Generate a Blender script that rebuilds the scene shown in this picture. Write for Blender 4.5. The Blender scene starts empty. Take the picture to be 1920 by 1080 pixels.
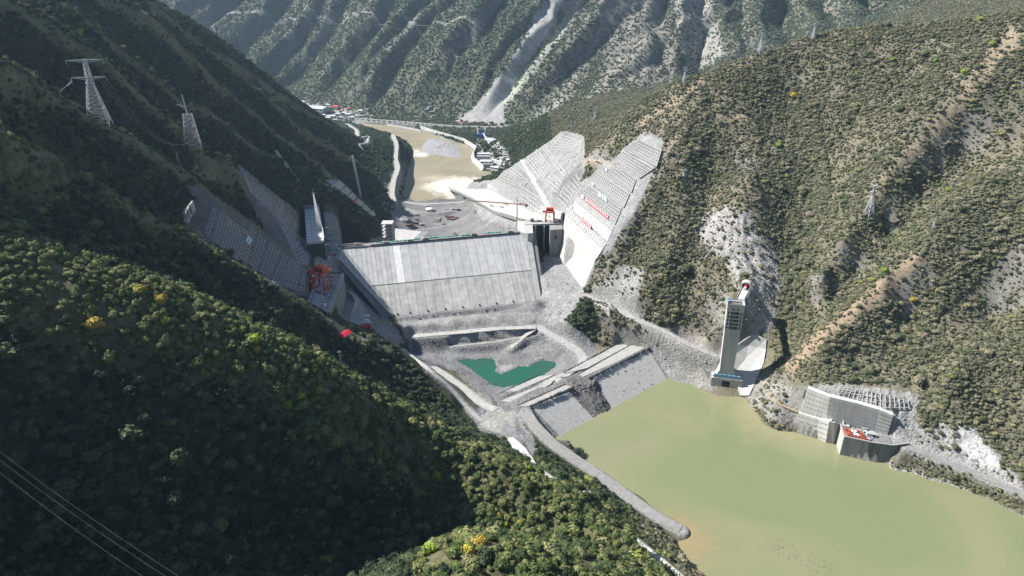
import bpy, bmesh, math, random
import numpy as np
from mathutils import Vector, Matrix

# ------------------------------------------------------------------ camera, world, sun
PITCH = math.radians(24.0)
CAMZ = 440.0
cp, sp = math.cos(PITCH), math.sin(PITCH)
F = 1280.0
scene = bpy.context.scene
cam = bpy.data.cameras.new('camera'); cam.lens = 24.0; cam.sensor_width = 36.0
cam.clip_start = 1.0; cam.clip_end = 20000.0
camo = bpy.data.objects.new('camera', cam); scene.collection.objects.link(camo)
camo.location = (0, 0, CAMZ); camo.rotation_euler = (math.pi/2 - PITCH, 0, 0)
scene.camera = camo

SUN_EL = math.radians(45.0)
SUN_AZ = math.radians(-76.0)      # from +Y clockwise: sun stands to the left of the view
world = bpy.data.worlds.new('World'); scene.world = world; world.use_nodes = True
wn = world.node_tree; wn.nodes.clear()
wo = wn.nodes.new('ShaderNodeOutputWorld'); bg = wn.nodes.new('ShaderNodeBackground'); sk = wn.nodes.new('ShaderNodeTexSky')
sk.sky_type = 'NISHITA'; sk.sun_disc = False; sk.sun_elevation = SUN_EL; sk.sun_rotation = SUN_AZ
sk.altitude = 1500; sk.air_density = 1.0; sk.dust_density = 0.6; sk.ozone_density = 1.5
bg.inputs['Strength'].default_value = 0.05
wn.links.new(sk.outputs[0], bg.inputs[0]); wn.links.new(bg.outputs[0], wo.inputs[0])
sun = bpy.data.lights.new('sun', 'SUN'); sun.energy = 5.0; sun.angle = math.radians(0.5); sun.color = (1.0, 0.955, 0.89)
suno = bpy.data.objects.new('sun', sun); scene.collection.objects.link(suno)
SUND = Vector((math.sin(SUN_AZ)*math.cos(SUN_EL), math.cos(SUN_AZ)*math.cos(SUN_EL), math.sin(SUN_EL)))
suno.rotation_euler = SUND.to_track_quat('Z', 'Y').to_euler()
suno.location = (0, 0, 2000)
scene.view_settings.view_transform = 'Standard'; scene.view_settings.look = 'None'
scene.view_settings.exposure = 1.1; scene.view_settings.gamma = 1.0
scene.view_settings.use_curve_mapping = False
scene.cycles.max_bounces = 5; scene.cycles.diffuse_bounces = 3; scene.cycles.volume_bounces = 0
scene.cycles.transparent_max_bounces = 6

# ------------------------------------------------------------------ survey: photo sight lines turned into places
def P(px, py, t):
    u = (px-960.0)/F; v = (540.0-py)/F
    return (u*t, (cp+v*sp)*t, CAMZ-(sp-v*cp)*t)
def PZ(px, py, z):
    v = (540.0-py)/F
    return P(px, py, (CAMZ-z)/(sp-v*cp))
def proj(x, y, z):
    dz = CAMZ-z
    t = y*cp+dz*sp
    return 960+F*x/t, 540-F*(y*sp-dz*cp)/t, t
# ------------------------------------------------------------------ terrain
CTRL = []
def ln(pts, step=30.0, n=0):
    """a surveyed line: densified straight between its nodes"""
    for a, b in zip(pts[:-1], pts[1:]):
        d = math.dist(a, b); k = max(1, int(d/step))
        for i in range(k):
            f = i/k; CTRL.append(tuple(a[j]+(b[j]-a[j])*f for j in range(3)))
    CTRL.append(tuple(pts[-1]))
def T(*l): return [P(*q) for q in l]
def Z(*l): return [PZ(*q) for q in l]

# near spur below the camera
ln(T((790,1080,262),(830,1025,285),(900,1008,292),(1050,1035,300),(1180,1060,330),(1250,1082,350)), 20)
CTRL += T((1000,1080,262),(660,1090,408),(480,1080,392),(200,1080,352),(0,1080,335),(0,1200,290),(480,1250,300),(960,1250,210),(1200,1250,250))
CTRL += T((0,900,352),(0,760,362),(200,900,370),(300,840,382),(480,950,405),(640,990,436),(800,985,482),(560,1040,415),(740,1040,430),(700,900,440),(950,1005,474),(1100,1045,456),(1210,1080,438),(1040,1000,470))
ln(T((0,575,368),(200,650,385),(400,765,402),(560,850,425),(700,910,450),(850,965,480)), 25)
CTRL += [(-400,120,470),(-430,230,480),(-480,330,440),(-330,60,400)]  # unseen high ground at left, raised to throw shade on the lower left
# spur S1
S1 = T((-200,400,380),(0,460,388),(83,487,392),(167,523,398),(250,540,408),(333,560,420),(417,607,428),(500,647,436),(567,683,445),(633,724,455),(720,776,475),(800,816,488),(880,848,492),(940,876,486),(1000,914,478),(1060,952,470),(1120,984,460),(1180,1022,448),(1240,1062,436),(1290,1100,425))
ln(S1, 22)
# gully behind S1
ln([P(250,520,480)]+T((350,560,510),(450,610,540),(540,660,570),(640,712,625),(740,760,665)), 40)
CTRL += T((60,420,455),(150,440,470),(300,470,545),(420,540,575),(520,590,600),(620,660,655),(680,710,665),(780,770,690))
# spur S1b
S1b = T((-250,150,380),(0,230,440),(100,290,490),(200,345,520),(283,400,548),(333,427,575),(377,450,600),(433,490,622),(500,523,648),(550,550,675),(600,588,705),(640,612,722))
ln(S1b, 28)
# hump and strips right of the intake
ln(Z((640,612,112),(700,640,92),(743,655,74),(800,682,58),(855,740,40),(868,788,30)), 25)
CTRL += Z((700,700,78),(760,720,58),(800,760,42),(850,790,32),(660,650,104),(690,660,88))
# gully behind S1b (bowl A)
ln(T((330,395,640),(400,470,690),(480,520,735),(560,560,780)), 30)
CTRL += T((350,400,650),(360,440,630),(440,430,745),(500,470,780),(540,490,805),(420,400,730))
# spur Pr (pylon 1)
Pr = T((-250,20,430),(0,110,530),(67,150,575),(110,190,600),(150,212,620),(190,236,640),(253,263,665),(300,293,690),(353,330,725),(383,355,740),(424,384,760),(455,407,780),(481,422,800),(525,461,825),(559,487,845),(578,508,855))
ln(Pr, 28)
# behind it
# spur Q
Q = T((-200,-60,600),(0,-5,650),(50,33,670),(100,53,685),(187,110,710),(213,127,720),(283,200,752),(333,240,770),(370,277,785),(433,300,820),(481,340,872),(520,366,918),(552,397,960),(560,430,950),(567,470,925))
ln(Q, 30)
# spur R
R1 = T((127,10,790),(187,60,815),(253,120,850),(300,147,870),(383,200,930),(427,230,960),(467,267,985),(520,293,1035),(573,324,1090),(613,344,1140),(638,360,1165),(664,380,1190),(700,405,1215),(722,425,1215))
ln(R1, 35)
U = T((100,-60,880),(217,10,925),(283,33,960),(320,67,985),(367,110,1020),(400,147,1050),(433,173,1085),(483,217,1125),(533,260,1165),(569,287,1190),(602,311,1215),(635,333,1245),(655,353,1265),(680,378,1290),(704,398,1310))
ln(U, 35)
Sr = T((280,0,1080),(400,100,1170),(533,200,1250),(580,242,1305),(624,273,1345),(664,298,1385),(700,324,1425),(720,350,1450),(733,378,1465))
ln(Sr, 40)
Tr = T((170,-60,1150),(260,0,1160),(320,37,1190),(367,70,1230),(433,113,1310),(500,160,1410),(567,207,1530),(633,240,1650),(664,273,1680),(700,300,1730))
ln(Tr, 45)
CTRL += Z((742,345,6),(738,365,4))
def samp(l, step):
    out = []
    for a, b in zip(l[:-1], l[1:]):
        k = max(1, int(math.dist(a, b)/step))
        out += [tuple(a[j]+(b[j]-a[j])*i/k for j in range(3)) for i in range(k)]
    return out
def gully(A, B, f=.64, dep=.30, cap=70, zmin=-6):
    b_ = samp(B, 12)
    for a in samp(A, 38):
        n = min(b_, key=lambda q: (q[0]-a[0])**2+(q[1]-a[1])**2)
        d = math.dist(a[:2], n[:2])
        if d < 35 or d > 420: continue
        z = min(a[2]-min(cap, dep*f*d), n[2]-.55*(1-f)*d)
        if z < zmin: continue
        CTRL.append((a[0]+(n[0]-a[0])*f*.45, a[1]+(n[1]-a[1])*f*.45, a[2]-.2*f*.45*d))
        CTRL.append((a[0]+(n[0]-a[0])*f, a[1]+(n[1]-a[1])*f, z))
gully(S1b[1:], Pr, .6, .3, 40); gully(Pr[1:-1], Q); gully(Q[:-2], R1); gully(R1, U); gully(U, Sr); gully(Sr, Tr)
# behind the big left ridge the bank comes down to the village
ln([(-1500,1700,330),(-1250,2000,180),(-1050,2250,60)], 80)
ln(Z((560,215,6),(600,228,8),(640,243,12),(665,255,30),(700,265,45),(735,272,30)), 60)
CTRL += Z((690,240,35),(720,250,25),(720,290,40),(705,305,38),(735,310,18),(745,300,12))
# left of all, high ground
CTRL += [(-1100,900,620),(-1400,1200,650),(-900,500,540),(-700,250,450),(-500,60,400),(-250,60,300),(0,60,215),(250,60,120),(-1900,1500,700),(-2400,2300,650),(-1700,2200,250),(-1450,2500,60)]

# ---- valley floor
RIVZ = -15.0
ln(Z((1060,824,0),(1085,852,0),(1120,882,0),(1170,917,0),(1220,952,0),(1268,985,0),(1282,994,0),(1262,1003,0),(1275,1030,0),(1300,1062,0),(1335,1090,0)), 20)
ln(Z((1250,718,0),(1300,722,0),(1345,745,0),(1400,744,0),(1440,782,0),(1488,806,0),(1530,822,0),(1575,845,0),(1620,868,0),(1660,868,0),(1700,882,0),(1780,907,0),(1850,933,0),(1925,972,0),(2050,1040,0)), 22)
CTRL += [(150,640,-14),(230,600,-18),(300,540,-20),(380,440,-20),(260,420,-20),(300,250,-20),(200,520,-16),(420,300,-20),(600,200,-10),(230,200,20),(350,60,0),(600,60,0),(800,200,60)]
CTRL += Z((1140,860,-12),(1300,960,-16),(1200,800,-14),(1500,900,-16),(1700,960,-16),(1360,1040,-14),(1350,790,-12),(1800,1080,-16))
# cofferdam ground
ln(Z((1215,655,21),(1140,690,21),(1060,715,21),(990,755,21),(930,785,21)), 25)
ln(Z((1150,650,20),(1080,690,19),(1000,725,16),(940,755,18)), 25)
ln(Z((960,810,21),(1000,845,20),(1060,880,17),(1120,915,14),(1180,945,9),(1240,980,5)), 30)
ln(Z((980,780,18),(1030,825,14),(1060,850,14),(1120,890,10),(1190,930,6),(1250,975,3)), 30)
CTRL += Z((900,800,23),(930,815,24),(900,770,22),(870,770,24),(1000,870,32),(1050,905,31),(1110,935,30),(1160,980,26),(1230,1040,24),(1290,1085,20),(1060,900,28))
CTRL += Z((1260,660,20),(1290,690,9),(1320,680,18),(1330,650,27),(1350,690,20))
# right of intake tower
CTRL += T((1394,544,818),(1372,556,818),(1412,598,822),(1385,605,818),(1425,628,824),(1400,655,822),(1438,665,812),(1385,690,815),(1415,700,806),(1440,600,826),(1440,540,834))
CTRL += Z((1432,735,12))
ln(Z((1500,776,20),(1560,794,21),(1640,815,21),(1700,835,20),(1760,860,15),(1840,890,11),(1920,930,9),(2050,1000,8)), 25)
ln(Z((1590,812,21),(1640,830,21),(1690,839,20)), 20)
CTRL += Z((1515,728,48),(1560,742,50),(1660,765,48),(1700,790,34),(1800,840,24),(1880,880,20))
# pond and fill
ln(Z((760,612,36),(850,600,36),(940,590,36),(1020,582,36)), 30)
ln(Z((775,665,7),(830,662,7),(900,650,7),(980,640,12),(1040,632,22)), 30)
CTRL += Z((900,695,1),(950,718,1),(1010,697,1),(985,712,1),(935,705,1),(920,685,1),(950,672,8),(960,693,8),(1040,675,10),(1060,660,16),(1090,655,20),(1110,668,20),(1040,690,12),(1000,708,12),(950,735,14),(900,718,14),(860,690,14),(830,680,12))
ln(Z((810,690,24),(850,720,22),(890,750,22),(930,745,20)), 25)
ln(Z((790,680,30),(840,715,30),(890,755,26)), 25)
# under the dam and downstream of it
CTRL += [(-140,860,10),(-60,880,5),(20,900,10),(-120,1000,-8),(-20,1020,0),(-100,1120,-8),(0,1120,0),(-170,1100,-5)]
CTRL += Z((760,400,-8),(800,385,-9),(850,385,-9),(880,400,-8),(820,420,-6),(780,440,-2),(860,435,-4),(760,378,-12),(820,374,-12),(880,372,-12))
# left abutment
CTRL += Z((640,470,100),(628,470,104),(612,500,102),(630,505,96),(645,540,60),(660,590,50),(700,615,45),(730,625,40),(680,560,40))
CTRL += Z((625,455,101),(640,452,95),(690,440,50),(720,450,10))
CTRL += Z((600,600,103),(575,580,104),(600,520,101),(560,565,110))
# left river bank
ln([PZ(*q, RIVZ-1) for q in ((745,372),(752,350),(757,335),(762,318),(768,303),(774,288),(770,272),(755,260),(735,250),(700,238),(672,230))], 22)
ln([PZ(*q, 14) for q in ((741,350),(746,325),(752,305),(757,288),(750,270),(735,258))], 22)
for q in ((700,229),(790,244),(830,262),(880,275),(893,284),(888,300),(905,318),(925,330),(885,368),(820,371)): CTRL.append(PZ(*q, RIVZ))
for q in ((760,255),(720,238),(850,285),(800,310),(840,345),(780,350),(880,335),(880,290),(790,265)): CTRL.append(PZ(*q, RIVZ-6))
# right bank downstream with camps
CTRL += Z((905,285,-6),(920,270,-4),(940,262,0),(960,300,-2),(900,255,-4),(870,250,-6),(840,240,-4),(800,232,-4),(750,225,-4),(700,220,-6),(650,212,-4),(590,205,-2),(940,320,-8))
# spillway, chute and the cut slopes beside it
CTRL += [(30,960,61),(60,985,61),(48,1000,61),(20,1100,60),(-20,1250,40),(-50,1400,18),(-80,1560,-12)]
ln([(80,973,102),(100,905,100),(113,859,98)], 20)
_cc = np.linalg.solve(np.array([[1,1060,430],[1,1117,487],[1,1207,256]], float), 1/np.array([1021.,924.,1018.]))
def tC(px, py): return 1/(_cc[0]+_cc[1]*px+_cc[2]*py)
def CC(off, *l): return [P(x, y, tC(x, y)+off) for x, y in l]
ln(CC(2,(1117,487),(1145,460),(1190,395),(1220,330),(1248,265)), 22)
ln(CC(2,(1057,425),(1085,345),(1120,320),(1150,300),(1180,270),(1207,254)), 22)
for _k in range(1, 7):
    ln(CC(2, *[(1057+(1207-1057)*_k/7+(60-20*_k/7)*_f, 428-(428-256)*_k/7+(57-35*_k/7)*_f) for _f in (0.15,.4,.65,.9)]), 22)
CTRL += T((912,341,1640),(958,388,1250),(966,307,1550),(979,298,1500),(1024,268,1400),(1052,245,1350),(1094,258,1220),(1096,285,1150),(1052,394,1080),(1094,309,1080),(1045,366,1150),(1000,340,1300),(985,400,1130),(950,350,1400),(1020,330,1260))
CTRL += Z((1010,560,52),(1060,545,56),(1045,515,61),(1093,545,60),(1070,600,48),(1030,600,34),(1120,590,52),(1180,612,44),(1250,640,32),(1200,640,24),(1120,630,26),(1150,560,72),(1100,640,26))
ln(Z((1090,555,60),(1150,577,55),(1200,602,50),(1250,622,44),(1330,662,34)), 30)

# ---- right hillside: plane plus ridges and gullies
_A = np.array([[1,1360,735],[1,1425,97],[1,1920,22],[1,1920,925],[1,1245,265],[1,1145,460],[1,1394,552]], float)
_b = 1/np.array([815.,1060.,905.,640.,988.,925.,805.])
_c = np.linalg.lstsq(_A, _b, rcond=None)[0]
def tR(px, py): return 1/(_c[0]+_c[1]*px+_c[2]*py)
def RR(off, *l): return [P(x, y, tR(x, y)*off) for x, y in l]
sky = RR(1.0,(1205,184),(1249,165),(1294,142),(1361,120),(1421,97),(1500,71),(1575,54),(1687,47),(1762,37),(1837,30),(1920,22),(2100,5))
ln(sky, 35)
back = [(a[0]+60, a[1]+90, a[2]-60) for a in sky]; ln(back, 60)
ln(RR(.972,(1890,70),(1819,165),(1762,232),(1687,307),(1631,375),(1590,440),(1545,500)), 30)
ln(RR(.975,(1830,340),(1754,417),(1717,487),(1658,525),(1608,579),(1546,625),(1490,680),(1455,740)), 30)
ln(RR(1.028,(1480,190),(1520,280),(1530,350),(1500,430),(1490,520),(1500,590),(1470,640)), 30)
ln(RR(1.015,(1800,300),(1720,380),(1660,450),(1600,520),(1560,570)), 35)
ln(RR(.975,(1400,330),(1395,400)), 30)
ln(RR(.99,(1350,440),(1380,500)), 30)
ln(RR(.985,(1300,240),(1290,330),(1275,430),(1240,500),(1212,560),(1200,600)), 30)
ln(RR(1.008,(1340,300),(1320,400),(1290,500),(1265,560),(1250,600)), 30)
CTRL += RR(1.0,(1600,150),(1700,150),(1400,200),(1750,560),(1800,650),(1880,500),(1900,300),(1650,700),(1750,750),(1850,780),(1900,850),(1600,680),(1350,600),(1330,620),(1160,520),(1200,440),(1190,480))
CTRL += RR(1.03,(1700,620),(1850,600))
CTRL += RR(.97,(1780,700),(1950,400))
# lower rear ridge on the right and right bank beyond
ln(T((1080,285,1450),(1110,262,1420),(1150,232,1400),(1205,190,1380),(1294,148,1350)), 40)
CTRL += T((1000,240,1880),(1000,275,1800),(1100,215,1850),(1050,200,2000),(1150,195,1900),(950,250,2050),(970,285,1900))
# ---- far mountain
ln(Z((560,192,4),(650,205,2),(760,215,0),(850,226,0),(920,236,0),(980,240,4)), 90)
CTRL += T((300,0,3150),(450,0,3080),(600,0,2980),(800,0,2780),(1000,0,2700),(1150,0,2650),(1300,0,2650),(1500,0,2550),(1700,0,2450),(1920,0,2350),(2100,0,2300))
CTRL += T((400,100,2950),(550,150,2850),(450,50,3000),(700,120,2620),(850,120,2520),(1000,120,2420),(1150,120,2380),(1290,135,2380),(1400,60,2400),(1600,20,2350),(560,170,2800))
CTRL += T((1200,60,2480),(950,60,2580),(750,60,2720))
CTRL += [(-2600,3300,600),(-1500,3500,760),(-700,3600,850),(0,3500,900),(700,3300,900),(1400,3000,850),(2300,2800,800),(-2600,4300,1100),(0,4300,1200),(2400,4200,1200),(1500,2300,500),(2300,1500,700),(1500,1100,640),(1100,700,560),(900,400,300),(1500,300,600),(-1900,2900,120),(2300,3600,1100),(-1400,4300,1150),(1200,4300,1200),(950,1500,300),(700,1400,250)]

pts = np.array(CTRL, float)
# thin duplicates
keep = []
cell = {}
for i, p in enumerate(pts):
    k = (round(p[0]/7), round(p[1]/7))
    if k in cell: continue
    cell[k] = 1; keep.append(i)
pts = pts[keep]
N = len(pts); SC = 500.0
def rbf_fit(p):
    d = np.sqrt(((p[:, None, :2]-p[None, :, :2])**2).sum(-1))/SC
    A = np.zeros((N+3, N+3)); A[:N, :N] = -d + np.eye(N)*0.006
    A[:N, N] = 1; A[:N, N+1] = p[:, 0]/SC; A[:N, N+2] = p[:, 1]/SC; A[N:, :N] = A[:N, N:].T
    return np.linalg.solve(A, np.concatenate([p[:, 2], [0, 0, 0]]))
W = rbf_fit(pts)
def rbf_eval(x, y):
    out = np.empty(x.shape)
    xf, yf, of = x.ravel(), y.ravel(), out.ravel()
    px_, py_, w_ = (pts[:, 0]/SC).astype(np.float32), (pts[:, 1]/SC).astype(np.float32), W[:N].astype(np.float32)
    for s in range(0, xf.size, 8000):
        a = (xf[s:s+8000]/SC).astype(np.float32); b = (yf[s:s+8000]/SC).astype(np.float32)
        d = np.sqrt((a[:, None]-px_)**2+(b[:, None]-py_)**2)
        of[s:s+8000] = -(d@w_)+W[N]+W[N+1]*a+W[N+2]*b
    return out
# gradient noise
_rng = np.random.RandomState(7)
_perm = _rng.permutation(4096); _ang = _rng.rand(4096)*2*np.pi
_gx, _gy = np.cos(_ang), np.sin(_ang)
def gnoise(x, y, seed=0):
    xi = np.floor(x).astype(np.int64); yi = np.floor(y).astype(np.int64)
    fx, fy = x-xi, y-yi
    def g(ix, iy, dx, dy):
        h = _perm[(_perm[(ix+seed*57) & 4095]+iy) & 4095]
        return _gx[h]*dx+_gy[h]*dy
    u = fx*fx*fx*(fx*(fx*6-15)+10); v = fy*fy*fy*(fy*(fy*6-15)+10)
    a = g(xi, yi, fx, fy); b = g(xi+1, yi, fx-1, fy); c = g(xi, yi+1, fx, fy-1); d = g(xi+1, yi+1, fx-1, fy-1)
    return (a+(b-a)*u)*(1-v)+(c+(d-c)*u)*v
def fbm(x, y, s, o=4, seed=0, ridged=False):
    r = 0; a = 1; tot = 0
    for k in range(o):
        n = gnoise(x/s+k*17.3, y/s-k*9.1, seed+k)*1.5
        if ridged: n = 1-2*np.abs(n)
        r = r+a*n; tot += a; a *= .5; s /= 2.03
    return r/tot
def sstep(a, b, x):
    t = np.clip((x-a)/(b-a), 0, 1); return t*t*(3-2*t)

NC, NR = 800, 960
Y0 = 300.0
AM = 0.80
LA, LB = math.log(60+Y0), math.log(4300+Y0)
ga = np.linspace(-AM, AM, NC); gl = np.linspace(LA, LB, NR)
def grid(nc, nr):
    a = np.linspace(-AM, AM, nc); l = np.linspace(LA, LB, nr)
    Yg = np.exp(l)-Y0
    return a[None, :]*(Yg[:, None]+Y0), np.repeat(Yg[:, None], nc, 1)
def bilin(Zc, fa, fl):
    """sample array Zc at fractional column fa and row fl"""
    fa = np.clip(fa, 0, Zc.shape[1]-1.001); fl = np.clip(fl, 0, Zc.shape[0]-1.001)
    i = fa.astype(int); j = fl.astype(int); u = fa-i; v = fl-j
    return (Zc[j, i]*(1-u)+Zc[j, i+1]*u)*(1-v)+(Zc[j+1, i]*(1-u)+Zc[j+1, i+1]*u)*v
cx, cy = grid(400, 480)
Zc = rbf_eval(cx, cy)
GX, GY = grid(NC, NR)
_fa, _fl = np.meshgrid(np.linspace(0, 399, NC), np.linspace(0, 479, NR))
GZ = bilin(Zc, _fa, _fl)
BASE = GZ.copy()
# natural relief: none on the valley floor, growing up the slopes
hfl = sstep(12, 70, np.abs(GZ-8)) * sstep(0, 1, 1)
left = (GX < -90+0*GX)
n1 = fbm(GX+25*gnoise(GX/90, GY/90, 3), GY+25*gnoise(GX/90, GY/90, 5), 120, 5, 11, True)
n2 = fbm(GX, GY, 22, 4, 31)
far = sstep(2150, 2650, GY+.35*np.abs(GX)*0)
relief = (n1*np.where(GX > 90, 3.6, 5.5)+n2*2.2)*(1-far)
# spurs of the far mountain run down to the left
wq = 1.0
q = .80*GX-.60*GY + 75*fbm(GX, GY, 420, 2, 51) + 20*fbm(GX, GY, 110, 2, 52)
def tri(x): return 1-2*np.abs((x % 1.0)-.5)*2   # -1..1 peaks
def ridg(x):
    f = x % 1.0; return 1-np.abs(2*f-1)**1.1*2
up = sstep(-4, 110, GZ)
fr = (ridg(q/250.0)*36+ridg(q/98.0+.3+.3*gnoise(GX/500, GY/500, 9))*15)*up + n1*8*up + fbm(GX, GY, 60, 4, 77)*6*up
# vertical ribs on the cliffs at right
cl = sstep(420, 620, GX)*sstep(1900, 2300, GY)
fr = fr*(1-.35*cl)+cl*(ridg((GX*.96-GY*.25+30*fbm(GX, GY, 160, 3, 5))/140.0)*28)*up
GZ = GZ+relief*hfl+fr*far
# ------------------------------------------------------------------ shaping the ground: level platforms, road benches, calm faces
def sampler(ZZ):
    def f(x, y):
        x = np.asarray(x, float); y = np.asarray(y, float)
        a = x/(y+Y0)
        return bilin(ZZ, (a+AM)/(2*AM)*(NC-1), (np.log(y+Y0)-LA)/(LB-LA)*(NR-1))
    return f
def inpoly(x, y, poly):
    r = np.zeros(x.shape, bool)
    n = len(poly)
    for i in range(n):
        x1, y1 = poly[i][:2]; x2, y2 = poly[(i+1) % n][:2]
        if y1 == y2: continue
        c = ((y1 > y) != (y2 > y)) & (x < (x2-x1)*(y-y1)/(y2-y1)+x1)
        r ^= c
    return r
def segdist(x, y, pl, closed=False):
    """distance to a polyline and the height interpolated along it"""
    best = np.full(x.shape, 1e9); zz = np.zeros(x.shape)
    n = len(pl)
    for i in range(n if closed else n-1):
        a, b = pl[i], pl[(i+1) % n]
        dx, dy = b[0]-a[0], b[1]-a[1]; L = dx*dx+dy*dy+1e-9
        t = np.clip(((x-a[0])*dx+(y-a[1])*dy)/L, 0, 1)
        d = np.hypot(x-a[0]-t*dx, y-a[1]-t*dy)
        m = d < best
        best = np.where(m, d, best); zz = np.where(m, a[2]+(b[2]-a[2])*t, zz)
    return best, zz
def window(poly, pad):
    xs = [p[0] for p in poly]; ys = [p[1] for p in poly]
    r0 = np.searchsorted(GY[:, 0], min(ys)-pad); r1 = np.searchsorted(GY[:, 0], max(ys)+pad)
    r0 = max(0, min(r0, NR-2)); r1 = max(r0+2, min(r1+1, NR))
    am = min(min(xs)-pad, 0)/(GY[r0, 0]+Y0) if min(xs)-pad < 0 else (min(xs)-pad)/(GY[r1-1, 0]+Y0)
    ax = (max(xs)+pad)/(GY[r0, 0]+Y0) if max(xs)+pad > 0 else (max(xs)+pad)/(GY[r1-1, 0]+Y0)
    c0 = max(0, int((am+AM)/(2*AM)*(NC-1))-1); c1 = min(NC, int((ax+AM)/(2*AM)*(NC-1))+3)
    return slice(r0, r1), slice(c0, max(c1, c0+2))
def plane(poly):
    A = np.array([[p[0], p[1], 1] for p in poly]); b = np.array([p[2] for p in poly])
    return np.linalg.lstsq(A, b, rcond=None)[0]
def level(poly, fall=10, drop=0.0):
    w = window(poly, fall); x, y = GX[w], GY[w]
    c = plane(poly); zt = c[0]*x+c[1]*y+c[2]-drop
    ins = inpoly(x, y, poly); d, _ = segdist(x, y, poly, True); d = np.where(ins, 0, d)
    k = 1-sstep(0, fall, d)
    GZ[w] = GZ[w]*(1-k)+zt*k
def bench(pl, width, fall=8, drop=.35):
    w = window(pl, width+fall); x, y = GX[w], GY[w]
    d, zt = segdist(x, y, pl); k = 1-sstep(width*.5+.5, width*.5+fall, d)
    GZ[w] = GZ[w]*(1-k)+(zt-drop)*k
def hit(px, py, ZS=None, t0=180.0, t1=4200.0):
    """where the sight line through this photo point meets the ground"""
    f = ZS or GS
    t = np.geomspace(t0, t1, 1400)
    u = (px-960)/F; v = (540-py)/F
    X = u*t; Yv = (cp+v*sp)*t; Zv = CAMZ-(sp-v*cp)*t
    g = f(X, Yv)-Zv
    i = np.argmax(g > 0)
    if g[i] <= 0: i = len(t)-1
    a, b = t[max(i-1, 0)], t[i]
    for _ in range(12):
        m = (a+b)/2
        if f(u*m, (cp+v*sp)*m) > CAMZ-(sp-v*cp)*m: b = m
        else: a = m
    return P(px, py, b)

PX, PY, PT = proj(GX, GY, GZ)
def calm(poly, t0, t1, k=1.0):
    m = inpoly(PX, PY, poly) & (PT > t0) & (PT < t1)
    GZ[m] = GZ[m]*(1-k)+BASE[m]*k
calm([(1040,440),(1070,340),(1115,310),(1200,245),(1260,255),(1250,300),(1150,480),(1120,500),(1090,560),(1030,480)], 860, 1120)
calm([(870,340),(960,295),(1050,235),(1110,250),(1105,310),(1065,400),(1055,440),(980,440)], 1020, 1760, .75)
calm([(345,340),(383,350),(424,380),(481,418),(525,457),(580,505),(585,560),(559,560),(507,535),(417,478),(390,450),(338,430)], 560, 900, .4)
calm([(440,300),(481,335),(560,393),(580,430),(582,505),(540,485),(500,435),(430,340)], 760, 1000, .4)
calm([(590,330),(640,325),(730,405),(700,430)], 1000, 1260, .8)
calm([(1370,620),(1440,615),(1450,700),(1390,750),(1370,700)], 780, 870)
calm([(1380,540),(1400,540),(1405,566),(1376,566)], 760, 830)

# crags: broken rock on the cliffs and scree
def crag(poly, t0, t1, amp, s1=16):
    m = inpoly(PX+8*gnoise(GX/20, GY/20, 71), PY+8*gnoise(GX/20, GY/20, 72), poly) & (PT > t0) & (PT < t1)
    x, y, z = GX[m], GY[m], GZ[m]
    GZ[m] = z+amp*(fbm(x+z*.5, y-z*.3, s1, 3, 91, True)-.2)+amp*.5*gnoise(x/4, y/4, 93)
crag([(1296,430),(1340,385),(1400,395),(1440,440),(1462,500),(1466,560),(1450,610),(1415,620),(1385,548),(1350,490),(1320,470)], 720, 1100, 4.0)
crag([(1160,495),(1205,500),(1212,515),(1196,560),(1192,590),(1160,585),(1105,560)], 750, 1000, 2.5)
crag([(1020,590),(1060,560),(1200,605),(1250,640),(1150,640),(1110,650),(1060,625)], 700, 960, 3.5)
crag([(1400,715),(1500,735),(1700,730),(1760,790),(1890,860),(1910,900),(1780,860),(1700,800),(1500,800),(1440,785)], 520, 860, 2.6, 11)
crag([(1370,270),(1430,290),(1440,330),(1370,330)], 800, 1100, 3.5)
crag([(1100,500),(1300,250),(1400,250),(1500,700),(1400,640),(1250,620)], 720, 1200, 1.6, 24)

# named places
DA = Vector((-238, 894, 103)); DB = Vector((24, 961, 103)); DD = (DB-DA).normalized(); DN = Vector((DD.y, -DD.x, 0))
def dam(s, z, off=0.0):
    """point on the upstream face: s metres along the crest, at height z, off metres proud"""
    p = DA+DD*s+DN*((103-z)*1.42)
    n = Vector((DN.x, DN.y, 1.42)).normalized()
    return Vector((p.x, p.y, z))+n*off
toe = [dam(40, 36), dam(262, 36)]
level([(*toe[0][:2], 36), (*toe[1][:2], 36), *[(q.x+DN.x*9, q.y+DN.y*9, 36) for q in (toe[1], toe[0])]], 4)
# ground under the dam body falls away so that the body alone shows
_b = [dam(-2, 101), dam(275, 101), dam(262, 38), dam(58, 38)]
w_ = window(_b, 5); m_ = inpoly(GX[w_], GY[w_], _b); c_ = plane(_b)
GZ[w_] = np.where(m_, np.minimum(GZ[w_], c_[0]*GX[w_]+c_[1]*GY[w_]+c_[2]-4), GZ[w_])
back_ = [DA-DN*0, DB-DN*0, DB-DN*150, DA-DN*150]
w_ = window(back_, 5); m_ = inpoly(GX[w_], GY[w_], back_)
_dd = (GX[w_]-DA.x)*(-DN.x)+(GY[w_]-DA.y)*(-DN.y)
GZ[w_] = np.where(m_, np.minimum(GZ[w_], np.maximum(98-_dd/1.5, -10)), GZ[w_])
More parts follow.
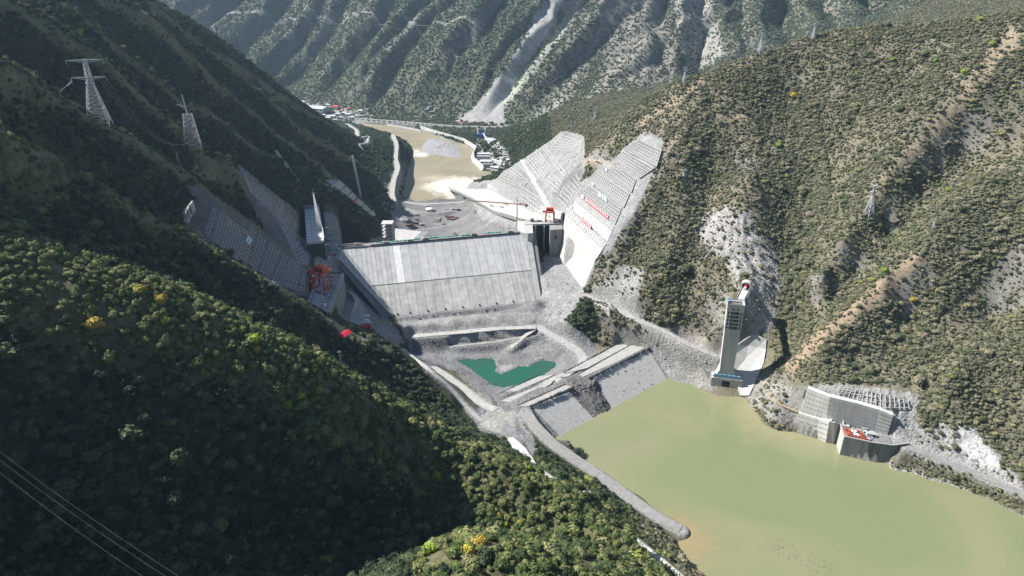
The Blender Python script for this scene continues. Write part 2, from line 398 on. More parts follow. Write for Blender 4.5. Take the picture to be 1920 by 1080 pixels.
# spillway bay and chute
bay = [(19,940,61),(76,940,61),(78,1010,61),(19,1006,61)]
level(bay, 5, .3)
level([(22,942,61),(70,950,61),(108,872,60),(97,856,58),(50,880,57)], 10, .3)
chL = [(22,1010,100),(4,1090,80),(-30,1250,38),(-80,1420,12),(-150,1600,-12)]
chR = [(74,1012,100),(62,1090,84),(34,1250,46),(-6,1420,16),(-60,1600,-10)]
for i in range(4):
    level([chL[i], chR[i], chR[i+1], chL[i+1]], 5, 1.6)
# powerhouse intake deck and its pool, left building terrace
ITK = [PZ(597,513,103), PZ(641,513,103), PZ(614,586,103), PZ(576,565,103)]
level(ITK, 5, 3)
LBQ = [PZ(570.5,389,126), PZ(597,388,126)]
POOL = [PZ(646,548,58), PZ(668,560,58), PZ(692,606,58), PZ(640,612,58), PZ(612,600,58)]
level([(*PZ(570,494,84)[:2],84), (*PZ(606,488,84)[:2],84), (LBQ[1][0]+3,LBQ[1][1],84), (LBQ[0][0]-2,LBQ[0][1],84)], 5)
level([PZ(650,545,60), PZ(664,556,60), PZ(690,608,60), PZ(652,618,60), PZ(618,605,60)], 6)
LBR = [PZ(570.5,389,126), PZ(597,388,126), PZ(607.5,453,126), PZ(575,456,126)]
# cofferdam deck
CZ = 21.0
level([PZ(1160,645,CZ), PZ(1222,652,CZ), PZ(1090,708,CZ), PZ(1050,694,CZ)], 6, .4)
level([PZ(1040,712,CZ), PZ(1076,722,CZ), PZ(975,775,CZ), PZ(935,765,CZ)], 6, .4)
level([PZ(1000,702,15), PZ(1045,702,15), PZ(1000,728,16), PZ(935,762,18), PZ(925,742,17)], 5, .4)
level([PZ(900,770,22), PZ(960,765,21), PZ(965,805,22), PZ(925,812,23), PZ(895,800,23)], 8, .4)
level([PZ(935,815,25), PZ(975,825,25), PZ(985,850,27), PZ(950,835,27)], 5, .4)
# cofferdam water face: a plane from the crest down into the water
cfA = [PZ(1217,653,CZ-.5), PZ(975,775,CZ-.5), PZ(1040,835,-4), PZ(1262,722,-4)]
level(cfA, 6, .5)
# terrace with the orange racks
lowq = [PZ(1486,812,-1), PZ(1530,824,-1), PZ(1572,831,-1), PZ(1577,856,-1), PZ(1622,866,-1), PZ(1663,871,-1), PZ(1668,892,-1), PZ(1575,880,-1), PZ(1500,830,-1)]
up_ = [(*P(1514,727,730)[:2],48)]
TER = [PZ(1505,768,21), PZ(1584,790,21.5), PZ(1668,814,21), PZ(1710,836,20.5), PZ(1688,835,20.5), PZ(1628,820,21), PZ(1584,811,21), PZ(1586,797,21)]
level(TER, 3, .4)
level([(q[0], q[1], -9) for q in lowq], 1.5)
# outline of the green pond
pond = [(855,676),(868,673),(890,674),(908,672),(927,673),(931,685),(930,696),(941,701),(956,695),(973,687),(994,687),(1002,680),(1020,676),(1040,678),(1045,685),(1032,695),(1014,705),(988,717),(962,724),(944,728),(927,724),(903,708),(880,690)]
PW = [PZ(x_, y_, 6) for x_, y_ in pond]
w_ = window(PW, 12); xx, yy = GX[w_]+2.5*gnoise(GX[w_]/6, GY[w_]/6, 3)+1.2*gnoise(GX[w_]/2.5, GY[w_]/2.5, 4), GY[w_]+2.5*gnoise(GX[w_]/6, GY[w_]/6, 13)
ins_ = inpoly(xx, yy, PW); d_, _q = segdist(xx, yy, [(*p[:2], 0) for p in PW], True)
GZ[w_] = np.where(ins_, 6-np.minimum(3, d_*.6)-.1, np.where(d_ < 14, np.maximum(GZ[w_]*sstep(0, 14, d_)+(6.6+d_*.22)*(1-sstep(0, 14, d_)), 6.3), GZ[w_]))

def resample(pl, step):
    out = [pl[0]]
    for a, b in zip(pl[:-1], pl[1:]):
        k = max(1, int(round(math.dist(a, b)/step)))
        out += [tuple(a[j]+(b[j]-a[j])*i/k for j in range(3)) for i in range(1, k+1)]
    return out
def smooth(pl, it=6):
    for _ in range(it):
        pl = [pl[0]]+[tuple((a[j]+2*b[j]+c[j])/4 for j in range(3)) for a, b, c in zip(pl[:-2], pl[1:-1], pl[2:])]+[pl[-1]]
    return pl
ROADS = []
GS = sampler(GZ)
def road(name, pxs, width, mat, z=None, step=8, it=4, fall=7, flat=True):
    if z is None: pl = [hit(*q) for q in pxs]
    else: pl = [PZ(q[0], q[1], z[i]) for i, q in enumerate(pxs)]
    pl = smooth(resample(pl, step), it)
    if flat: bench(pl, width, fall)
    else: pl = [(p[0], p[1], p[2]+2.5) for p in pl]
    ROADS.append((name, pl, width, mat))
    return pl
road('shore_road', [(985,772),(1005,800),(1040,835),(1090,868),(1140,900),(1190,940),(1240,975),(1276,992)], 11, 'gravel_road', z=[21,20,17,13,10,7,5,3])
road('upper_path', [(975,845),(1000,872),(1035,900),(1070,918),(1105,933)], 6, 'pale_road')
road('lower_path', [(1178,1002),(1215,1030),(1250,1060),(1290,1095)], 5, 'pale_road')
road('abutment_road', [(1092,553),(1120,562),(1150,577),(1200,602),(1250,622),(1300,650),(1345,668)], 8, 'pale_road', z=[60,58,55,50,45,38,32])
road('fill_road', [(775,630),(850,624),(930,616),(1005,613)], 9, 'pale_road', z=[24,26,28,28])
road('ramp_road', [(1003,616),(980,632),(957,652)], 6, 'pale_road', z=[27,20,13])
road('ring_road', [(1008,612),(1040,632),(1075,650),(1098,668),(1092,688),(1060,702),(1020,722)], 10, 'pale_road', z=[27,24,22,20,18,16,16])
road('pond_road', [(800,682),(840,706),(880,738),(905,760),(930,768)], 9, 'pale_road', z=[24,21,19,19,21])
road('hump_path', [(755,655),(800,690),(845,725),(875,765),(905,790)], 4, 'pale_road')
road('terrace_road', [(1700,836),(1760,860),(1840,890),(1935,935)], 9, 'gravel_road', z=[20,16,12,9])
road('bank_road', [(737,252),(744,270),(742,298),(747,314),(738,340),(735,365),(742,388)], 10, 'pale_road', z=[34,30,26,22,18,14,8])
road('village_road', [(650,232),(668,243),(672,258),(689,255),(686,268),(668,270),(680,282)], 9, 'pale_road')
road('far_road', [(660,221),(760,228),(850,236),(950,238)], 9, 'pale_road', z=[0,0,0,2])
road('site_track', [(742,376),(790,383),(850,380),(885,377),(880,372)], 8, 'pale_road', z=[-6,-8,-9,-9,-9])
road('mountain_trail', [(270,40),(400,44),(520,42),(640,46),(780,48),(900,55)], 3, 'tan_road', it=1, step=25, flat=False)
road('fill_track', [(850,649),(930,641),(1000,628)], 5, 'gravel_road', z=[13,16,21])
road('site_track', [(760,392),(800,400),(835,398),(870,390)], 6, 'gravel_road', z=[-8,-8,-8,-8])
road('site_track', [(775,432),(815,428),(850,420),(880,404)], 6, 'gravel_road', z=[-3,-5,-6,-8])
road('cut_track', [(1180,312),(1150,308),(1120,301),(1096,300)], 7, 'tan_road')
GS = sampler(GZ)
PX, PY, PT = proj(GX, GY, GZ)
# ------------------------------------------------------------------ ground cover: base colours and plant density per place
WX, WY = GX, GY
gz_y, gz_x = np.gradient(GZ)
dYr = np.gradient(GY, axis=0); dXc = np.gradient(GX, axis=1)
sy = gz_y/dYr; sx = gz_x/dXc
slope = np.hypot(sx, sy)
nb = fbm(WX, WY, 70, 4, 201); nm = fbm(WX, WY, 18, 3, 202); nf = fbm(WX, WY, 5, 2, 203)
def c3(r, g, b): return np.array([r, g, b])
def mixc(a, b, k): return a*(1-k[..., None])+b*k[..., None]
isR = sstep(-10, 10, (GX-(100+.0*GY)))*sstep(30, 60, GX+0*GY)
isF = sstep(2100, 2350, GY+0.0*GX)
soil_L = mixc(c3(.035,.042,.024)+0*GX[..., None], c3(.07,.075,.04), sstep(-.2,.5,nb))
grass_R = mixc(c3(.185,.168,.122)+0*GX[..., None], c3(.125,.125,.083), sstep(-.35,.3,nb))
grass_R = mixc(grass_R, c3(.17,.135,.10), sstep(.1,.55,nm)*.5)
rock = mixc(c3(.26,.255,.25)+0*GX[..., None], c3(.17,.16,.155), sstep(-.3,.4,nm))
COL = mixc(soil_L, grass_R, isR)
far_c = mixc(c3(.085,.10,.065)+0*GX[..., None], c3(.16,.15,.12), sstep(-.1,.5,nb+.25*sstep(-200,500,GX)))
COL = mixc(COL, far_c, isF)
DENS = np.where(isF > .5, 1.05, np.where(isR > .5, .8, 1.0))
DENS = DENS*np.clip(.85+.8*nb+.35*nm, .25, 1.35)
# bare rock where the right side and far side are steep
rk = sstep(1.4, 2.0, slope+.5*nm+.35*nb)*(isR*.65+isF*.12)
COL = mixc(COL, rock, np.clip(rk, 0, 1)); DENS = DENS*(1-.85*np.clip(rk, 0, 1))
ROUGHN = np.zeros(GX.shape)      # how stony the surface is
def col(*c): return c3(*c)
def paint(poly, t0, t1, c, amt=1.0, bare=1.0, jit=6.0, stony=0.0, feather=0.0, dens=None):
    xs = [p[0] for p in poly]; ys = [p[1] for p in poly]
    jx = jit*(nm*1.2+nf*.8); jy = jit*(np.roll(nm, 37, 1)*1.2+np.roll(nf, 11, 0)*.8)
    m = (PX > min(xs)-jit*2) & (PX < max(xs)+jit*2) & (PY > min(ys)-jit*2) & (PY < max(ys)+jit*2) & (PT > t0) & (PT < t1)
    x, y = (PX+jx)[m], (PY+jy)[m]
    ins = inpoly(x, y, poly)
    if feather > 0:
        d, _ = segdist(x, y, [(*p, 0) for p in poly], True)
        k = np.where(ins, sstep(0, feather, d), 0)*amt
    else: k = ins*amt*1.0
    cc = np.asarray(c)
    nn = (nm[m]*.14+nf[m]*.22)
    c_ = cc[None, :]*(1+nn[:, None])
    COL[m] = COL[m]*(1-k[:, None])+c_*k[:, None]
    DENS[m] = DENS[m]*(1-k*bare) if dens is None else DENS[m]*(1-k)+dens*k
    ROUGHN[m] = ROUGHN[m]*(1-k)+stony*k
G1 = col(.185,.186,.19); G2 = col(.125,.126,.13); G3 = col(.29,.29,.283); SHOT = col(.26,.262,.265); WHT = col(.50,.50,.49); TAN = col(.27,.20,.13)
# right hillside
paint([(1296,430),(1340,385),(1400,395),(1440,440),(1462,500),(1466,560),(1450,610),(1415,650),(1400,600),(1385,548),(1350,490),(1320,470)], 750, 1100, col(.34,.33,.325), .85, .92, 16, 1, 8)
paint([(1160,495),(1205,500),(1212,515),(1196,560),(1192,590),(1225,630),(1160,585),(1105,560),(1118,540)], 750, 1000, G3, .9, .95, 7, .5, 3)
paint([(1100,560),(1180,590),(1290,620),(1340,640),(1345,680),(1340,735),(1240,715),(1215,650),(1250,630),(1180,602)], 650, 900, col(.24,.235,.225), .95, 1, 5, 1, 3)
paint([(1270,600),(1320,610),(1350,660),(1290,640)], 700, 900, col(.26,.23,.20), .8, .9, 8, .5, 4)
paint([(1400,700),(1440,705),(1500,730),(1505,800),(1440,785),(1400,745)], 600, 860, col(.27,.265,.26), .7, .8, 10, 1, 5)
paint([(1500,722),(1600,720),(1720,735),(1760,790),(1830,800),(1890,870),(1920,905),(1920,930),(1780,885),(1690,840),(1500,800)], 520, 800, col(.33,.33,.325), .85, .9, 8, 1, 4)
paint([(1790,800),(1830,812),(1880,870),(1868,880),(1800,850)], 520, 760, WHT, .8, 1, 4, .3, 3)
paint([(1700,848),(1800,880),(1920,935),(1920,965),(1780,905),(1680,868)], 520, 720, col(.10,.10,.055), .8, 0, 5, .2, 3, dens=1.1)
paint([(1655,866),(1700,880),(1780,905),(1925,970),(1925,985),(1780,915),(1650,875)], 520, 720, col(.36,.34,.32), .9, .9, 4, 1, 2)
def ridgeband(pts, w, t0, t1, c, amt, bare):
    m = (PT > t0) & (PT < t1) & (PX > min(p[0] for p in pts)-w*2) & (PX < max(p[0] for p in pts)+w*2)
    d, _ = segdist((PX+10*nm)[m], (PY+10*nb)[m], [(*p, 0) for p in pts]); k = (1-sstep(w*.3, w, d+w*.5*nf[m]))*amt
    COL[m] = COL[m]*(1-k[:, None])+np.asarray(c)*k[:, None]; DENS[m] *= 1-k*bare
DRY = col(.30,.245,.175)

ridgeband([(1900,60),(1819,165),(1762,232),(1687,307),(1640,365)], 22, 500, 1300, DRY, .8, .85)
ridgeband([(1717,487),(1658,535),(1608,585),(1546,630),(1483,688)], 20, 500, 1100, col(.31,.24,.17), .9, .9)
ridgeband([(1200,235),(1262,190),(1330,145)], 10, 900, 1500, DRY, .8, .8)
ridgeband([(1290,250),(1285,330),(1270,430),(1235,505),(1205,545)], 12, 700, 1200, DRY, .5, .6)
ridgeband([(1100,555),(1140,500),(1180,430),(1230,330),(1255,270)], 12, 800, 1200, col(.24,.22,.19), .7, .7)
ridgeband([(1250,270),(1330,215),(1400,215)], 7, 800, 1300, DRY, .6, .7)
def densband(pts, w, t0, t1, dv, cc=None):
    m = (PT > t0) & (PT < t1) & (PX > min(p[0] for p in pts)-w*2) & (PX < max(p[0] for p in pts)+w*2)
    d, _ = segdist((PX+8*nm)[m], (PY+8*nb)[m], [(*p, 0) for p in pts]); k = 1-sstep(w*.5, w, d)
    DENS[m] = DENS[m]*(1-k)+dv*k
    COL[m] = COL[m]*(1-k[:, None]*.8)+col(.04,.05,.025)*k[:, None]*.8
densband([(1500,190),(1520,280),(1535,350),(1500,430),(1490,520),(1500,590),(1475,640)], 32, 600, 1300, 2.3)
densband([(1250,490),(1255,540),(1250,590),(1225,600)], 22, 700, 1000, 2.4)
densband([(1290,300),(1320,250)], 18, 800, 1200, 1.8)
densband([(1700,640),(1760,560),(1850,480),(1910,420)], 30, 500, 1000, 1.7)
densband([(1740,780),(1790,700),(1850,640)], 28, 500, 1000, 1.7)
paint([(1370,280),(1420,290),(1430,320),(1380,330)], 800, 1100, rock.mean((0,1)), .6, .7, 10, 1, 4)
# valley floor upstream of the dam
paint([(736,580),(1035,556),(1060,600),(1110,640),(1120,660),(1090,700),(1230,645),(1260,720),(1060,830),(985,790),(960,815),(905,812),(880,780),(860,750),(800,700),(770,660)], 600, 975, G1, 1, 1, 2, .8)
paint([(770,628),(1010,604),(1060,630),(1000,640),(870,655),(775,664)], 700, 900, G2, 1, 1, 2, 1)
paint([(930,665),(1000,650),(1060,655),(1040,680),(990,690),(960,705),(935,695)], 650, 850, G3, .8, 1, 3, .4)
paint([(1060,700),(1100,705),(1140,745),(1145,780),(1110,785),(1060,745),(1045,715)], 600, 850, col(.17,.16,.155), 1, 1, 5, 1)
paint([(903,772),(935,766),(965,770),(985,800),(960,818),(915,810),(898,795)], 600, 860, col(.30,.295,.28), .95, 1, 5, .1, 2)
paint([(945,795),(985,800),(1010,840),(1005,862),(960,838),(935,822)], 560, 860, G1*1.3, .95, 1, 4, .3)
# vegetated strips on the left shore
paint([(985,862),(1012,850),(1100,903),(1180,952),(1262,1003),(1292,1075),(1200,1020),(1110,938),(1040,908),(1005,885)], 480, 800, col(.09,.088,.05), .95, 0, 4, .1, 0, dens=1.3)
paint([(1000,868),(1060,915),(1105,935)], 480, 800, G3, .5, .5, 2)
paint([(750,600),(1015,582),(1030,600),(930,612),(760,625)], 600, 960, G3*.85, 1, 1, 2, .2)
paint([(965,770),(985,790),(1030,830),(1062,822),(1090,855),(1170,918),(1280,992),(1240,985),(1160,925),(1080,870),(1020,830)], 560, 800, col(.16,.16,.14), .8, .6, 4, .8)
paint([(800,668),(850,695),(905,745),(925,762),(890,765),(850,735),(800,695)], 620, 820, col(.11,.105,.06), .9, 0, 4, .1, 0, dens=1.2)
paint([(1275,1040),(1300,1058),(1380,1085),(1310,1085)], 400, 640, col(.38,.22,.13), .9, 1, 6, 1)
# left shotcrete bowls, shade put into their darker grey; earth scars
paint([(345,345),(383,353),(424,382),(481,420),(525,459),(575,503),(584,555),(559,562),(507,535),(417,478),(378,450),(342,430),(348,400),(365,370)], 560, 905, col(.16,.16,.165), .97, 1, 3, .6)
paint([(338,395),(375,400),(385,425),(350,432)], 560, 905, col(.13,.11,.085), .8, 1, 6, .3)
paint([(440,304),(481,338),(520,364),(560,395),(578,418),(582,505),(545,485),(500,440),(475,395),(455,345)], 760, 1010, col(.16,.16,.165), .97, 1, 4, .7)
paint([(330,318),(380,312),(440,318),(440,335),(380,338),(335,335)], 650, 930, TAN, .7, .9, 6, .3)
paint([(615,335),(640,332),(725,405),(705,412)], 1050, 1300, col(.30,.30,.30), .5, 1, 3, .3)
paint([(715,330),(745,300),(770,300),(760,340),(745,372),(735,400),(715,400),(720,360)], 1350, 2000, col(.25,.25,.24), .8, .9, 6, 1)
paint([(600,480),(640,462),(700,560),(760,640),(740,650),(690,610),(640,560),(600,520)], 700, 960, col(.24,.24,.24), .95, 1, 4, .7)
paint([(600,585),(650,615),(700,640),(745,655),(700,650),(650,640),(610,610)], 660, 860, G1, .9, 1, 3, .6)
paint([(596,400),(622,398),(662,445),(650,470),(610,510),(585,500),(604,455)], 880, 1150, col(.24,.24,.235), .95, 1, 4, .9)
paint([(860,385),(905,395),(1000,430),(990,450),(860,440)], 980, 1400, G1, 1, 1, 3, .6)
# downstream site, river banks, camps
paint([(745,368),(890,366),(890,430),(990,420),(1000,450),(640,470),(720,440)], 980, 1700, G1, 1, 1, 2, .8)
paint([(742,366),(890,364),(885,378),(745,380)], 1300, 1700, G2, .9, 1, 3, .8)
paint([(782,280),(800,258),(830,256),(862,270),(873,290),(858,300),(820,296)], 1700, 2300, G3, 1, 1, 3, 1)
paint([(893,250),(930,255),(965,300),(945,325),(905,320),(885,295)], 1750, 2300, G3, .9, .9, 2, .3)
paint([(560,190),(640,200),(700,215),(690,232),(640,232),(560,215)], 2200, 3000, G3, .8, .9, 3, .2)
paint([(700,222),(790,238),(795,246),(700,232)], 2000, 2700, G2, .8, 1, 3, .6)
# spillway cut
paint([(1040,440),(1060,400),(1083,345),(1118,320),(1150,298),(1180,268),(1203,250),(1248,262),(1222,330),(1192,397),(1147,465),(1118,492),(1094,548),(1010,500)], 840, 1130, SHOT, 1, 1, 2, .4)
paint([(1010,485),(1095,545),(1085,575),(1060,600),(1030,610),(1012,585)], 760, 1010, SHOT, .95, 1, 3, .7)
paint([(870,345),(930,335),(962,298),(1024,265),(1052,242),(1098,255),(1099,288),(1100,310),(1066,402),(1058,432),(985,435),(900,410)], 990, 1760, SHOT, .97, 1, 2, .6)
paint([(1096,300),(1060,330),(1035,365),(1045,372),(1065,345),(1085,330)], 990, 1300, col(.16,.16,.16), .8, 1, 5, 1)
paint([(1100,288),(1118,312),(1112,320),(1096,308)], 990, 1300, TAN, .8, 1, 3, .2)
# far mountain screes and cliffs
for g_, w_g, a_ in (([(800,0),(760,60),(700,130),(660,175)],6,.5),([(935,0),(880,70),(830,130)],7,.55),([(1190,0),(1180,60),(1160,120),(1100,190)],9,.6),([(1270,0),(1276,60),(1290,130)],8,.7),([(1135,30),(1100,110),(1040,200)],8,.55),([(1210,30),(1215,100),(1200,170)],7,.5),([(620,0),(600,70),(560,130)],5,.35),([(1330,0),(1345,60),(1352,110)],7,.6)):
    ridgeband(g_, w_g, 2000, 3500, col(.27,.265,.25), a_, .8)
SC1 = col(.31,.31,.305)
paint([(1000,30),(1030,-10),(1064,-10),(1030,60),(1002,105),(965,160),(945,205),(948,236),(848,230),(880,206),(920,162),(960,108),(985,65)], 2000, 3400, SC1, .95, 1, 5, .5, 3)
paint([(1078,-10),(1094,-10),(1066,50),(1024,110),(980,165),(950,200),(940,195),(965,160),(1008,110),(1050,50)], 2000, 3400, col(.36,.37,.32), .8, .9, 5, .3, 2)
paint([(1050,-10),(1090,-10),(1120,60),(1100,150),(1060,220),(980,240),(1020,150),(1060,80)], 2000, 3400, col(.20,.185,.165), .55, .5, 12, .7, 6)
paint([(1110,-10),(1240,-10),(1255,60),(1275,150),(1180,190),(1120,200),(1130,100)], 2000, 3400, col(.23,.215,.195), .75, .7, 12, .8, 6)
paint([(1275,-10),(1330,-10),(1345,60),(1360,110),(1300,135),(1280,80)], 2000, 3400, col(.30,.29,.27), .75, .8, 10, .8, 6)
paint([(920,-10),(960,-10),(900,60),(820,130),(720,190),(700,180),(800,110),(880,40)], 2000, 3400, col(.19,.17,.14), .5, .5, 14, .4, 8)
paint([(1020,200),(1060,180),(1090,150),(1050,210),(985,255),(945,285),(940,270),(980,235)], 1700, 2600, col(.26,.26,.25), .6, .6, 6, .4, 5)
for nme, pl, wd, mt in ROADS:
    w = window(pl, wd+16); d, _ = segdist(GX[w], GY[w], pl); k = 1-sstep(wd*.5, wd*.5+4, d)
    ex = 7 if nme in ('upper_path', 'lower_path', 'shore_road', 'bank_road', 'village_road') else 1
    COL[w] = COL[w]*(1-k[..., None])+G3*k[..., None]; DENS[w] = DENS[w]*(1-(1-sstep(wd*.5+ex, wd*.5+ex+4, d)))
# grassy crests of the left spurs, sunlight put into their paler colour
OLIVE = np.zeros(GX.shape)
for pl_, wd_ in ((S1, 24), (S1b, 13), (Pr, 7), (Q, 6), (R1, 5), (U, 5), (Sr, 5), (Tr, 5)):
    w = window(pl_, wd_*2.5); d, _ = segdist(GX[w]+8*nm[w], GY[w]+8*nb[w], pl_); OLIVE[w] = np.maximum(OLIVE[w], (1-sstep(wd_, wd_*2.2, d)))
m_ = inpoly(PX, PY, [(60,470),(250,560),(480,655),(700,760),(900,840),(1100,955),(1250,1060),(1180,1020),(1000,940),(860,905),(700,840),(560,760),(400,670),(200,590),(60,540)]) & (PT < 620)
OLIVE[m_] = np.maximum(OLIVE[m_], .8)  # sunlit band of the near spur, light put into the colour
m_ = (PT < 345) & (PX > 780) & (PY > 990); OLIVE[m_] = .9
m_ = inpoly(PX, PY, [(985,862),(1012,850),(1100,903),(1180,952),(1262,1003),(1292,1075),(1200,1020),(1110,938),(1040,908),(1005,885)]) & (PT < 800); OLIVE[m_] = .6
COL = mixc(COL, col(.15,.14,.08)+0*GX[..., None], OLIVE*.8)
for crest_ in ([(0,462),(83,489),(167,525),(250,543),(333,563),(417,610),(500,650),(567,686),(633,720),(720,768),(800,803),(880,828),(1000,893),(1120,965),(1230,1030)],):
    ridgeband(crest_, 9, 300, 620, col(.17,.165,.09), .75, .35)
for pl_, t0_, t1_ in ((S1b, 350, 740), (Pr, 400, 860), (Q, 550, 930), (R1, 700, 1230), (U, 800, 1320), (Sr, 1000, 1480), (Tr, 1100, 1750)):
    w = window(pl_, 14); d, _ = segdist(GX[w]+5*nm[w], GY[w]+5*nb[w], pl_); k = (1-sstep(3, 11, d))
    COL[w] = COL[w]*(1-.8*k[..., None])+col(.17,.165,.095)*.8*k[..., None]; DENS[w] *= 1-k*.75  # paler crest lines carry the sunlight in their colour
def clear(poly, t0, t1): paint(poly, t0, t1, (0,0,0), 0.0, 0, 0); m = inpoly(PX, PY, poly) & (PT > t0) & (PT < t1); DENS[m] = 0
clear([(735,575),(1035,550),(1030,620),(735,625)], 600, 960)
clear([(1020,570),(1130,650),(1170,635),(1240,645),(1270,720),(1060,840),(900,820),(740,655)], 600, 900)
clear([(870,400),(1000,400),(1000,450),(640,470),(560,600),(640,625),(750,660),(760,600),(1010,560)], 760, 1400)
clear([(740,366),(895,340),(1000,420),(1000,450),(640,470),(740,400)], 980, 1700)
clear([(560,380),(640,380),(660,470),(700,560),(750,640),(640,620),(590,590),(568,560),(580,500),(560,480)], 760, 1100)
clear([(1368,612),(1445,605),(1450,690),(1410,750),(1360,750),(1300,740),(1300,680)], 770, 880)
clear([(1480,715),(1720,725),(1720,790),(1700,845),(1700,870),(1480,815)], 560, 800)
clear([(1370,545),(1410,545),(1410,600),(1365,600)], 740, 830)
clear([(560,540),(620,500),(650,510),(640,620),(600,600)], 700, 900)
DENS[:, :] = np.where((GZ < 1.2) & (GY < 900), 0, DENS)
DENS[:, :] = np.where((GZ < RIVZ+1.5), 0, DENS)
COL = np.clip(COL, .01, .8)
# ------------------------------------------------------------------ materials
MATS = {}
def nd(t, k, **kw):
    n = t.nodes.new(k)
    for a, b in kw.items():
        if a in n.inputs: n.inputs[a].default_value = b
        else: setattr(n, a, b)
    return n
def mat(name, c, rough=.85, c2=None, scale=.3, amt=.5, bump=.0, bscale=1.5, metal=0, stretch=(1, 1, 1), lines=None, spec=.25):
    if name in MATS: return MATS[name]
    m = bpy.data.materials.new(name); m.use_nodes = True; t = m.node_tree; b = t.nodes['Principled BSDF']
    b.inputs['Roughness'].default_value = rough; b.inputs['Metallic'].default_value = metal
    b.inputs['Specular IOR Level'].default_value = spec
    g = nd(t, 'ShaderNodeNewGeometry')
    mp = nd(t, 'ShaderNodeMapping'); mp.inputs['Scale'].default_value = stretch
    t.links.new(g.outputs['Position'], mp.inputs[0])
    n = nd(t, 'ShaderNodeTexNoise'); n.inputs['Scale'].default_value = scale; n.inputs['Detail'].default_value = 6; n.inputs['Roughness'].default_value = .65
    t.links.new(mp.outputs[0], n.inputs['Vector'])
    r = nd(t, 'ShaderNodeMapRange'); r.inputs[1].default_value = .35; r.inputs[2].default_value = .68
    t.links.new(n.outputs['Fac'], r.inputs[0])
    mx = nd(t, 'ShaderNodeMix', data_type='RGBA')
    if c2 is None: c2 = tuple(x*(1-amt) for x in c)
    mx.inputs[6].default_value = (*c, 1); mx.inputs[7].default_value = (*c2, 1)
    t.links.new(r.outputs[0], mx.inputs[0]); t.links.new(mx.outputs[2], b.inputs['Base Color'])
    if bump:
        n2 = nd(t, 'ShaderNodeTexNoise'); n2.inputs['Scale'].default_value = bscale; n2.inputs['Detail'].default_value = 4
        t.links.new(g.outputs['Position'], n2.inputs['Vector'])
        bp = nd(t, 'ShaderNodeBump'); bp.inputs['Strength'].default_value = 1; bp.inputs['Distance'].default_value = bump
        t.links.new(n2.outputs['Fac'], bp.inputs['Height']); t.links.new(bp.outputs[0], b.inputs['Normal'])
    MATS[name] = m; return m
CON = lambda: mat('concrete', (.44,.44,.43), .85, (.31,.31,.305), .12, stretch=(1,1,.35), bump=.15)
CONW = lambda: mat('fresh_concrete', (.50,.495,.48), .8, (.38,.38,.37), .1, stretch=(1,1,.4), bump=.1)
CONG = lambda: mat('weathered_concrete', (.30,.30,.295), .9, (.19,.19,.19), .14, stretch=(1.2,1.2,.2), bump=.2)
DARK = lambda: mat('dark_steel', (.05,.055,.06), .6, (.03,.03,.035), .5)
STEEL = lambda: mat('galvanised_steel', (.62,.64,.66), .5, (.45,.46,.48), .6, metal=.2)
RED = lambda: mat('red_orange_paint', (.62,.075,.03), .5, (.45,.05,.025), .3)
REDB = lambda: mat('red_cloth', (.62,.03,.05), .7, (.5,.02,.04), .2)
WHITE = lambda: mat('white_paint', (.78,.78,.78), .6, (.6,.6,.6), .25)
BLUE = lambda: mat('blue_paint', (.08,.22,.42), .6, (.05,.15,.32), .3)
ROOFB = lambda: mat('pale_blue_roof', (.55,.64,.68), .5, (.42,.5,.55), .08)
GREEN = lambda: mat('green_tarpaulin', (.10,.50,.36), .7, (.04,.28,.20), .4)
NETG = lambda: mat('dark_green_netting', (.03,.085,.05), .9, (.02,.05,.035), .3)
RUST = lambda: mat('rusty_steel', (.22,.12,.07), .8, (.1,.06,.04), .5)
ROADM = {'gravel_road': lambda: mat('gravel_road', (.30,.295,.285), .95, (.20,.195,.19), .25, bump=.2),
 'pale_road': lambda: mat('pale_road', (.40,.395,.38), .95, (.28,.275,.265), .2, bump=.15),
 'tan_road': lambda: mat('tan_road', (.42,.34,.25), .95, (.3,.24,.18), .2, bump=.15)}
